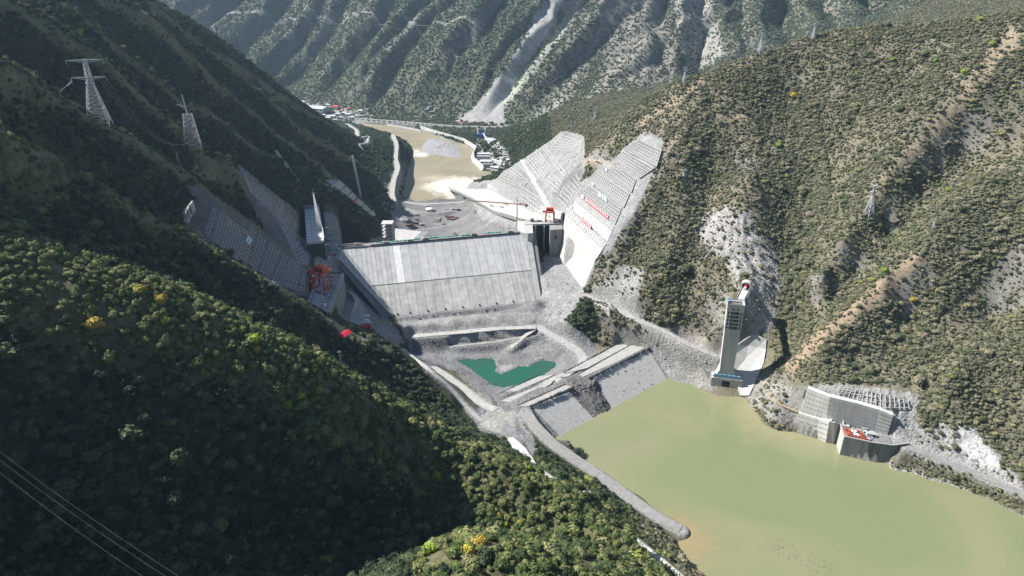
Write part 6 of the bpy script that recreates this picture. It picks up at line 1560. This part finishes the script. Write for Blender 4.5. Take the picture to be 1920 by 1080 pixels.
def stonerow(name, label, a, b, z, n, m, s=1.5, zb=None):
    o = thing(name, label, 'stone row', PZ(*a, z)); p, q = V(PZ(*a, z)), V(PZ(*b, zb if zb is not None else z))
    cube = MB(); cube.hexa([(-.5,-.5,0),(.5,-.45,0),(.48,.5,0),(-.45,.48,0)], [(-.4,-.38,.9),(.42,-.4,.85),(.4,.36,.95),(-.36,.4,.9)])
    me = bpy.data.meshes.new('stone'); me.from_pydata(cube.v, [], cube.f); me.materials.append(m)
    for i in range(n):
        c = p.lerp(q, (i+.5)/n)+V((rs3.uniform(-.3,.3), rs3.uniform(-.3,.3), 0)); st = bpy.data.objects.new('stone', me); COLL.objects.link(st)
        st.parent = o; st.location = c-o.location; st.rotation_euler = (0, 0, rs3.uniform(0, 3)); k = s*rs3.uniform(.8, 1.2); st.scale = (k, k, k*.8)
stonerow('stone_row', 'row of blocks along the pond side edge of the upper cofferdam deck', (1156,645), (1056,700), CZ, 38, DST)
stonerow('stone_row', 'row of blocks along the middle step of the upper cofferdam deck', (1184,646), (1083,702), CZ, 36, DST, 1.2)
stonerow('dark_stone_row', 'heavy dark stones lining the water edge of the upper cofferdam deck', (1218,654), (1104,711), CZ, 30, DST, 3.0)
stonerow('dark_stone_row', 'heavy dark stones lining the water edge of the lower cofferdam deck', (1076,727), (993,764), CZ, 18, DST, 2.8)
stonerow('stone_row', 'row of blocks along the pond side edge of the lower cofferdam deck', (1060,720), (970,760), CZ, 30, DST, 1.2)
stonerow('stone_row', 'row of blocks on the edge between pond and lower deck', (1008,704), (930,741), 16, 34, DST, 1.2)
stonerow('stone_row', 'row of blocks between the two strips of the lower deck', (1022,711), (944,745), 17, 32, DST, 1.0)
# spoil heap tipped over the gap in the cofferdam
def heap(name, label, pix, z, hgt, seed, m, rough=1.0):
    c = [V(PZ(x, y, z_)) for (x, y), z_ in zip(pix, z)]; ce = sum(c, V())/len(c); n_ = 22; bm = bmesh.new(); r_ = random.Random(seed)
    rings = []
    m_ = len(c)
    for j in range(9):
        k = j/8; row = []
        for i in range(n_*2):
            f = i/(n_*2)*m_; e = c[int(f) % m_].lerp(c[(int(f)+1) % m_], f-int(f))
            p = e.lerp(ce, k); p.z += hgt*(math.sin(k*math.pi/2)**.9); p += V((r_.uniform(-1,1), r_.uniform(-1,1), r_.uniform(-1,1)))*rough*(0 if j == 8 else 1)
            row.append(bm.verts.new(p-ce))
        rings.append(row)
    N_ = n_*2
    for j in range(8):
        for i in range(N_): bm.faces.new((rings[j][i], rings[j][(i+1) % N_], rings[j+1][(i+1) % N_], rings[j+1][i]))
    me = bpy.data.meshes.new(name); bm.to_mesh(me); bm.free(); me.materials.append(m); o = bpy.data.objects.new(name, me); COLL.objects.link(o); o.location = ce; tag(o, label, 'heap'); return o
heap('spoil_heap', 'dark rubble heap tipped across the cofferdam into the reservoir', ((1050,706),(1092,702),(1118,712),(1132,742),(1146,762),(1143,776),(1116,782),(1092,768),(1068,745),(1056,722)), (20,20,20,6,0,-2,-2,0,8,17), 9, 3, mat('spoil', (.17,.165,.16), .95, (.07,.07,.07), .35, bump=.9, bscale=.5), 1.1)
structure('boat_ramp', MB().slab([on_face(1000,768)+V((0,0,1.4)), on_face(1008,765)+V((0,0,1.4)), on_face(1067,818)+V((0,0,.6)), on_face(1054,822)+V((0,0,.6))], 1.0), CON())
# platform floor, white yard, gates
def pad(nm, q, z, m): structure(nm, MB().prism([PZ(x, y, z)[:2] for x, y in q], z-1, z+.12), m)
pad('upper_yard', ((938,822),(962,820),(985,840),(1000,862),(1008,880),(990,868),(955,842)), 27.2, mat('yard_concrete', (.58,.57,.55), .9, (.44,.43,.42), .3))
fe = thing('site_gate_fence', 'blue grey sheet fence with posts at the upper yard gate', 'fence', PZ(905, 822, 26)); 
a, b2 = V(PZ(902,822,26)), V(PZ(937,834,26))
for k in range(9):
    p_ = a.lerp(b2, k/8); MB().beam(p_, p_+V((0,0,9)), .5).build('post', WHITE() if k % 4 == 0 else DARK(), fe)
    if k < 8: q_ = a.lerp(b2, (k+1)/8); MB().beam(p_.lerp(q_, .06)+V((0,0,4.5)), p_.lerp(q_, .94)+V((0,0,4.5)), .2, 7.2).build('fence_panel', mat('fence_blue', (.16,.24,.30), .7, (.12,.18,.24), .3), fe)
hu = V(hit(1100, 932)); o = thing('white_hut', 'small white hut at the end of the upper shore path', 'hut', hu); MB().box(hu+V((0,0,2)), (5,4,4), .5).build('wall', WHITE(), o)
MB().hexa([hu+V((-3,-2.6,4)), hu+V((3,-2.6,4)), hu+V((3,2.6,4)), hu+V((-3,2.6,4))], [hu+V((-3,-.2,5.8)), hu+V((3,-.2,5.8)), hu+V((3,.2,5.8)), hu+V((-3,.2,5.8))]).build('roof', WHITE(), o); MB().box(hu+V((1.8,-1.9,1.4)), (1.2,.6,2.4), .5).build('door', DARK(), o)
o = thing('parapet_wall', 'low white parapet along the upper shore path', 'wall', hit(1010, 880)); 
for k in range(10):
    xs = [(985,848),(996,858),(1003,870),(1012,882),(1028,896),(1045,908),(1062,916),(1080,925),(1092,930),(1104,936),(1112,940)]
    MB().beam(V(hit(*xs[k]))+V((0,0,.8)), V(hit(*xs[k+1]))+V((0,0,.8)), .7, 1.6).build('wall_panel', CONW(), o)
stones = [(1186,1008),(1200,1018),(1214,1029),(1228,1041),(1242,1052),(1258,1066),(1272,1078)]
o = thing('boulder_row', 'white boulders edging the lowest shore path at the bottom edge', 'boulder row', hit(*stones[0]))
me = bpy.data.meshes.new('boulder'); bm = bmesh.new(); bmesh.ops.create_icosphere(bm, subdivisions=1, radius=.8)
for v in bm.verts: v.co *= random.uniform(.75, 1.15)
bm.to_mesh(me); bm.free(); me.materials.append(WHITE())
for i in range(42):
    f = i/42*(len(stones)-1); k = int(f); x_ = stones[k][0]+(stones[k+1][0]-stones[k][0])*(f-k); y_ = stones[k][1]+(stones[k+1][1]-stones[k][1])*(f-k)
    s_ = bpy.data.objects.new('boulder', me); COLL.objects.link(s_); s_.parent = o; s_.location = V(hit(x_+random.uniform(-3,3), y_))-o.location; s_.rotation_euler = (i, i*2, i*3); s_.scale = (random.uniform(.8,1.5),)*3
for i, (x_, y_, h_, lab) in enumerate(((883,805,9,'wooden pole on the crest left of the gate fence'),(934,712,9,'thin lamp post on the far pond edge'),(940,828,6,'short post at the right end of the gate fence'))):
    p_ = V(hit(x_, y_)); o = thing('lamp_post', lab, 'post', p_); MB().beam(p_, p_+V((0,0,h_)), .35).build('pole', RUST() if i == 0 else STEEL(), o); MB().beam(p_+V((0,0,h_)), p_+V((1.6,0,h_+.2)), .3).build('arm', STEEL(), o)

# ------------------------------------------------------------------ pylons
PYL = STEEL()
def pylon(name, label, p, H, base, m=PYL, tw=.13, arms=((.98,11),(.80,9)), rz=.2, t=.5, group=None, waist=.62, n=9, stripes=False):
    p = V(p); o = thing(name, label, 'pylon', p, group); R = Matrix.Rotation(rz, 3, 'Z'); g = lambda x, y, z: p+R@V((x, y, z))
    wz = H*waist
    for i, (sx_, sy_) in enumerate(((-1,-1),(1,-1),(1,1),(-1,1))):
        MB().beam(g(sx_*base/2, sy_*base/2, -3), g(sx_*base*tw, sy_*base*tw, wz), t).build('leg', m, o)
    mb = MB(); nn = n
    rg = lambda k: [g(sx_*(base/2*(1-k)+base*tw*k), sy_*(base/2*(1-k)+base*tw*k), wz*k) for sx_, sy_ in ((-1,-1),(1,-1),(1,1),(-1,1))]
    ks = [1-(1-k/nn)**1.15 for k in range(nn+1)]
    for k in range(nn):
        r0, r1 = rg(ks[k]), rg(ks[k+1])
        for i in range(4): mb.beam(r0[i], r1[(i+1) % 4], t*.55).beam(r0[(i+1) % 4], r1[i], t*.55).beam(r1[i], r1[(i+1) % 4], t*.5)
    mb.build('bracing', m, o)
    if H-wz > 6: lattice(g(0,0,wz), g(0,0,H), base*.26, base*.12, 6, t*.7).build('upper_mast', m, o)
    for f, L in arms:
        z_ = H*f
        mb = MB()
        for s_ in (-1, 1):
            mb.beam(g(0,-.8,z_), g(s_*L,0,z_), t).beam(g(0,.8,z_), g(s_*L,0,z_), t).beam(g(0,0,z_-2.4), g(s_*L,0,z_), t)
            for k in range(1, 5): mb.beam(g(s_*L*k/5,0,z_), g(s_*L*(k-.5)/5,0,z_-2.4*(1-(k-.5)/5)), t*.45)
        mb.build('cross_arm', m, o)
        for s_ in (-1, 1): MB().beam(g(s_*L,0,z_), g(s_*L,0,z_-4 if H > 40 else z_-2), t*.6).build('insulator', mat('pale_insulator', (.55,.68,.70), .4), o)
    if stripes:
        for k in range(5): a = g(base*.36*(1-k*.13), base*.36*(1-k*.13), wz*(.2+.13*k)); MB().beam(a, a+V((-.6,-.6,3.0)), .9).build('red_marker', REDB() if k % 2 == 0 else WHITE(), o)
    return o
p1 = V(hit(186, 228, t0=500)); pylon('power_pylon', 'large lattice pylon with two cross arms on the nearest left spur', p1+V((0,0,-1)), 57, 19, arms=((.985,15),(.72,14)), rz=.35, t=.62, stripes=True)
p2 = V(hit(362, 272, t0=640))
o = pylon('unfinished_pylon', 'lattice pylon under assembly with a jib pole on top, lower down the left spurs', p2+V((0,0,-1)), 36, 17, arms=(), rz=.35, t=.6, waist=.99, n=7, tw=.27, stripes=True)
tp = p2+V((0,0,42)); MB().beam(tp+V((0,0,-8)), tp+V((-2,0,14)), 1.0).build('gin_pole', WHITE(), o); MB().beam(tp, tp+V((-10,0,4)), .6).beam(tp, tp+V((9,0,7)), .6).build('jib', STEEL(), o)
SM = [(1425,97,30,8,'pylon on the right skyline nearest the gap','lattice pylons on the skyline'),(1525,70,26,6,'second pylon on the right skyline'),(1571,54,16,2.5,'plain leaning pole pylon rightmost on the right skyline'),(1448,90,13,2,'short pole beside the skyline pylon'),
      (1283,150,22,5,'pylon in front of the dark far gully'),(1115,224,34,9,'pylon on the green saddle behind the grid slopes'),(1071,238,20,5,'small pylon left of the saddle pylon'),(764,190,46,10,'pylon on the far bank above the village road, the taller'),(778,200,30,7,'pylon on the far bank above the village road, the shorter'),
      (1629,398,36,9,'pylon on the dry ridge of the right hillside'),(1750,425,12,2,'short pole beside the dry ridge junction'),(580,196,28,6,'pylon by the pale blue roofed village hall'),(1282,330,12,5,'twin pole frame on the lower right slope beside the cut')]
for q in SM:
    p_ = V(hit(q[0], q[1]+(0 if q[1] < 60 else 2)))
    pylon('distant_pylon', q[4], p_+V((0,0,-1)), q[2], q[3], arms=((.95, q[3]*.8),(.78, q[3]*.9)) if q[3] > 4 else ((.9, 1.6),), rz=.4, t=.5 if q[3] > 4 else .3, n=5)
for i, (x_, y_, h_, lab) in enumerate(((336,312,14,'thin pole on the nearest left spur crest'),(548,280,14,'thin pole on the fifth left spur'),(551,279,12,'thin pole just right of the pole on the fifth left spur'),(618,270,16,'thin pole on the upper far left spur'),(632,278,14,'thin pole farther down the upper far left spur'),(545,398,12,'thin pole on the rim of the higher shaded cut'),(1425,218,12,'left thin pole on the right hillside terrace path'),(1450,225,12,'middle thin pole on the right hillside terrace path'),(1481,238,12,'right thin pole on the right hillside terrace path'),(696,215,14,'pole at the village bridge end'),(640,690,14,'thin pole on the shaded hump below the intake'))):
    p_ = V(hit(x_, y_)); o = thing('line_pole', lab, 'pole', p_); MB().beam(p_+V((0,0,-1)), p_+V((0,0,h_)), .5).build('pole', STEEL(), o); MB().beam(p_+V((-1.5,0,h_-1)), p_+V((1.5,0,h_-1)), .3).build('cross_arm', STEEL(), o)
def cable(label, a, b2, sag, r_=.14, n=26, m=None):
    a, b2 = V(a), V(b2); pl = [a.lerp(b2, k/n)-V((0,0,4*sag*(k/n)*(1-k/n))) for k in range(n+1)]
    o = thing('power_cable', label, 'cable', a); MB().path(pl, r_).build('wire', m or mat('cable_grey', (.35,.36,.37), .5), o)
tA_ = p1+V((0,0,42))
for k, (dx, lab) in enumerate(((13,'right'),(10,'middle'),(7,'left'))):
    cable('%s sagging cable between the large pylon and the unfinished pylon' % lab, p1+V((dx,5-k,38)), p2+V((2+k*1.5,0,6+2*k)), 26+2*k, .22)
for k, (dz, dy, lab) in enumerate(((0,0,'lowest'),(8,-4,'middle'),(14,3,'highest'))):
    cable('%s cable leaving the large pylon towards the left edge' % lab, p1+V((-13,-5,38-k)), V(P(-60, 205-k*14, 560)), 14-2*k, .2)
for k, (ya, yb, lab) in enumerate(((845,(360,1080),'upper'),(860,(335,1080),'middle'),(882,(290,1080),'lower'))):
    A0, B0 = V(P(-40, ya-28, 150)), V(P(yb[0]+50, yb[1]+48, 120)); cable('%s of three thin cables crossing the bottom left corner' % lab, A0, B0, 1.5, .036, 30, mat('near_cable', (.11,.11,.11), .8, spec=.1))
sky_ = [V(hit(1425,99)), V(hit(1525,72)), V(hit(1571,56))]
for k in range(2):
    cable(('upper' if k else 'lower')+' cable between the first two skyline pylons', sky_[0]+V((0,0,28-5*k)), sky_[1]+V((0,0,24-4*k)), 4, .2)
    cable(('upper' if k else 'lower')+' cable between the last two skyline pylons', sky_[1]+V((0,0,24-4*k)), sky_[2]+V((0,0,14-2*k)), 2, .2)
    cable(('upper' if k else 'lower')+' cable from the skyline down to the saddle pylon', sky_[0]+V((0,0,28-5*k)), V(hit(1115,224))+V((0,0,32-6*k)), 10, .22)

# ------------------------------------------------------------------ downstream village, bridge, banks, camp
def house(label, px_, py_, z, L, W3, H3, rz, wm, rm, gable=0.0, name='village_house', wins=3, group=None, cat='house'):
    c = V(PZ(px_, py_, z)) if z is not None else V(hit(px_, py_)); o = thing(name, label, cat, c, group); R = Matrix.Rotation(rz, 3, 'Z'); g = lambda x, y, z_: c+R@V((x, y, z_))
    MB().hexa([g(-L/2,-W3/2,-2), g(L/2,-W3/2,-2), g(L/2,W3/2,-2), g(-L/2,W3/2,-2)], [g(-L/2,-W3/2,H3), g(L/2,-W3/2,H3), g(L/2,W3/2,H3), g(-L/2,W3/2,H3)]).build('wall', wm, o)
    e = .8
    MB().add([g(-L/2-e,-W3/2-e,H3), g(L/2+e,-W3/2-e,H3), g(L/2+e,W3/2+e,H3), g(-L/2-e,W3/2+e,H3), g(-L/2-e,0,H3+.5+gable), g(L/2+e,0,H3+.5+gable), g(-L/2-e,-W3/2-e,H3+.4), g(L/2+e,-W3/2-e,H3+.4), g(L/2+e,W3/2+e,H3+.4), g(-L/2-e,W3/2+e,H3+.4)],
             [(3,2,1,0),(0,1,7,6),(2,3,9,8),(6,7,5,4),(8,9,4,5),(0,6,4,9,3),(1,2,8,5,7)]).build('roof', rm, o)
    for k in range(wins):
        x = -L/2+(k+.5)*L/wins; w_p = g(x, -W3/2-.06, H3*.55); MB().box(w_p, (L/wins*.45, .2, H3*.35), rz).build('window', DARK(), o)
    return o
house('long village hall with a wide pale blue roof at the far river bend', 592, 207, 0, 105, 52, 12, -.42, CON(), ROOFB(), 5, 'village_hall', 8, cat='hall')
house('white shed left of the pale blue roofed hall', 568, 196, 4, 22, 14, 12, -.3, WHITE(), WHITE(), 2)
house('red roofed long shed behind the pale blue hall', 628, 204, 2, 30, 12, 8, -.2, WHITE(), REDB(), 3)
house('white shed behind the right end of the blue hall', 617, 199, 3, 28, 10, 7, -.2, WHITE(), WHITE(), 2)
hs_ = [(640,210,'orange roofed house at the left of the village row',10,RED()),(655,207,'orange roofed house in the village row below the trees',11,RED()),(669,206,'tall orange roofed house in the middle of the village',12,RED()),(645,214,'white house under the orange roofed one',12,WHITE()),(634,217,'low white shed in front of the red roofed shed',14,WHITE()),(652,219,'white shed by the village road',13,WHITE()),(662,215,'small pale house by the bridge road',9,CON()),(676,211,'flat roofed house right of the tall orange one',13,WHITE()),(688,210,'flat pale house at the right end of the village',10,CON()),(622,220,'long low white shed at the near village edge',26,WHITE()),(606,219,'small white shed below the blue hall',14,WHITE()),(615,226,'white shed nearest the left ridge',14,WHITE()),(629,227,'low pale shed nearest the bridge',16,CON()),(640,224,'pale square shed left of the bridge',11,CON()),(660,225,'pale roadside shed at the bridge end',14,WHITE()),(575,212,'white shed at the foot of the blue hall wall',22,WHITE())]
for i, (x_, y_, lab, L, rm) in enumerate(hs_): house(lab, x_, y_, 1, L*1.15, L*.62+3, 6+(i % 3)*2.5, -.3+.15*(i % 4), WHITE() if i % 3 else CON(), rm, 1.8 if i % 2 else .3, wins=2)
for i, (x_, y_, lab) in enumerate(((800,208,'grey village house on the far bank terrace, left'),(810,212,'pale village house on the far bank terrace, middle'),(818,207,'grey village house on the far bank terrace, right'),(812,220,'low house below the far bank terrace'),(806,203,'small house at the top of the far bank terrace'))):
    house(lab, x_, y_, None, 16, 9, 6, .2*i, CON(), CONG(), 1.5, wins=2)
bd = thing('river_bridge', 'pale flat bridge crossing the river at the village', 'bridge', PZ(660, 222, -10)); a, b2 = V(PZ(643,223,0)), V(PZ(690,216,0))
MB().beam(a, b2, 12, 2.4).build('deck', CONW(), bd)
for k in range(4): c = a.lerp(b2, .15+.23*k); MB().beam(c+V((0,0,-18)), c, 4).build('pier', CON(), bd)
for s_ in (-5.6, 5.6): MB().beam(a+V((0,s_,2)), b2+V((0,s_,2)), .6, 1.2).build('railing', CONW(), bd)
def bankwall(label, pts, z, hgt, m, w=7):
    o = thing('river_wall', label, 'wall', PZ(*pts[0], z)); pl = resample([PZ(*p_, z) for p_ in pts], 25)
    for a, b2 in zip(pl[:-1], pl[1:]):
        a, b2 = V(a), V(b2); n = V(((b2-a).y, -(b2-a).x, 0)).normalized()
        if n.x > 0 and 'right' in label: n = -n
        if 'far' in label and n.y > 0: n = -n
        MB().hexa([a+n*w-V((0,0,5)), b2+n*w-V((0,0,5)), b2-n*1-V((0,0,5)), a-n*1-V((0,0,5))], [a+n*1.5+V((0,0,hgt)), b2+n*1.5+V((0,0,hgt)), b2-n*1+V((0,0,hgt)), a-n*1+V((0,0,hgt))]).build('wall_panel', m, o)
bankwall('long pale river wall along the far bank above the gravel island', ((790,242),(815,250),(845,259),(870,266),(893,280)), RIVZ, 11, CON())
bankwall('pale river wall on the right bank beside the works camp', ((893,281),(888,292),(889,302),(900,312),(908,320)), RIVZ, 11, CONW(), 9)
bankwall('low pale wall at the far bank foot near the village', ((700,229),(730,235),(760,240),(790,246)), RIVZ, 4, CON(), 5)
rwf = thing('red_hoarding', 'long red and white hoarding wall at the foot of the scree', 'hoarding', hit(875, 232)); pl = [V(hit(x_, y_)) for x_, y_ in ((856,230),(866,233),(880,234),(895,233),(908,231))]
for k in range(4): MB().beam(pl[k]+V((0,0,4)), pl[k+1]+V((0,0,4)), .8, 6).build('panel', mat('pale_red_board', (.5,.22,.2), .7, (.4,.15,.14), .3), rwf); MB().beam(pl[k]+V((0,-.6,1)), pl[k+1]+V((0,-.6,1)), .8, 2).build('base', WHITE(), rwf)
# gravel island
heap('gravel_island', 'grey gravel island in the muddy river bend', ((784,283),(793,268),(803,259),(818,259),(845,266),(862,275),(869,288),(862,297),(845,297),(820,292),(800,290)), (RIVZ-1,)*11, 7, 9, mat('island_gravel', (.30,.30,.31), .95, (.22,.22,.23), .2, bump=.4, bscale=.6), .8)
# works camp on the right bank
camp = [(925,268,60,24,9,-.95,WHITE(),ROOFB(),'long works shed with a pale ribbed roof, the larger on the right bank'),(945,289,46,16,7,-.95,WHITE(),ROOFB(),'smaller long shed with a pale roof just below the larger one'),
        (907,293,34,9,8,.0,WHITE(),WHITE(),'white three bay camp block nearest the river wall, upper'),(907,298,36,9,8,.0,WHITE(),CON(),'white camp block with dark windows under the upper block'),(911,304,30,18,4,.0,WHITE(),WHITE(),'white paved camp hall with a flat roof'),
        (915,313,24,12,8,.0,CONG(),CONG(),'grey camp building with square dark windows'),(928,318,22,9,7,-.5,WHITE(),WHITE(),'white box shaped camp building at the lower end'),(933,305,44,7,5,-.95,WHITE(),ROOFB(),'narrow blue white shed along the camp street'),
        (941,300,14,8,6,-.9,WHITE(),CON(),'small pale camp house beside the narrow shed'),(924,287,12,7,6,-.4,CON(),CON(),'small tan camp house under the trees'),(918,274,10,8,6,-.9,BLUE(),BLUE(),'blue camp hut left of the larger shed'),(948,312,12,8,5,-.9,WHITE(),WHITE(),'white hut at the camp end below the smaller shed'),(953,303,12,7,6,-.9,CON(),WHITE(),'pale hut under the smaller shed'),(939,318,10,7,5,-.5,CON(),CONG(),'grey hut at the lower right corner of the camp')]
for q in camp: house(q[8], q[0], q[1], -6, q[2], q[3], q[4], q[5], q[6], q[7], 1.6, 'camp_building', 5 if q[2] > 20 else 2, cat='camp building')
bp = thing('batching_plant', 'blue and white batching plant with four silos at the head of the camp', 'plant', PZ(905, 256, -5)); c = V(PZ(903, 258, -5))
for k in range(4):
    ring_ = [(c.x-11+k*7.5+2.8*math.cos(i*math.pi/5), c.y+4+2.8*math.sin(i*math.pi/5)) for i in range(10)]; MB().prism(ring_, -2, 22).build('silo', WHITE() if k in (0, 3) else mat('blue_grey_paint', (.16,.24,.38), .6), bp)
MB().box((c.x, c.y-3, 2), (30, 8, 12)).build('hopper_house', BLUE(), bp); MB().beam((c.x+6,c.y-6,10), (c.x+16,c.y-34,-2), 3, 2.5).build('conveyor', WHITE(), bp); MB().box((c.x+20,c.y,4),(14,9,8)).build('annex', CONG(), bp)
CT_ = ['dark green tree in the camp row', ]
for i in range(16):
    f = i/15; x_ = 903+(932-903)*f+random.uniform(-3,3); y_ = 270+(293-270)*f+random.uniform(-3,3)
    tree(0, 0, random.uniform(11,14), 'L', 'dark green tree in the belt between the camp and the long sheds', 'trees in the camp belt', PZ(x_, y_, -5), k=i)

db = MB(); rd = random.Random(2)
for k in range(150):
    f = rd.random(); x_, y_ = 1440+120*f+rd.gauss(0, 14), 1020+50*f+rd.gauss(0, 9)
    if k % 4 == 0: x_, y_ = 1120+rd.random()*500, 860+rd.random()*180
    p_ = V(PZ(x_, y_, .05)); a_ = rd.uniform(0, 3.1); l_ = rd.uniform(.2, .8); db.beam(p_-V((math.cos(a_)*l_, math.sin(a_)*l_, 0)), p_+V((math.cos(a_)*l_, math.sin(a_)*l_, 0)), rd.uniform(.12, .35))
tag(db.build('floating_debris', mat('driftwood', (.16,.13,.09), .9, (.08,.07,.05), 2)), 'brown driftwood floating on the muddy reservoir', 'debris', None, 'stuff')

# ------------------------------------------------------------------ haze
hz = MB().prism([(-4500,-400),(4500,-400),(4500,4700),(-4500,4700)], -60, 2300)
ho = hz.build('haze', bpy.data.materials.new('haze')); ho['kind'] = 'stuff'; ho['label'] = 'thin blue air over the whole valley'
hm = ho.data.materials[0]; hm.use_nodes = True; ht = hm.node_tree; ht.nodes.clear(); ou = ht.nodes.new('ShaderNodeOutputMaterial'); pv = ht.nodes.new('ShaderNodeVolumePrincipled')
pv.inputs['Density'].default_value = .000042; pv.inputs['Color'].default_value = (.5,.74,1,1); pv.inputs['Anisotropy'].default_value = .3
ht.links.new(pv.outputs[0], ou.inputs['Volume'])
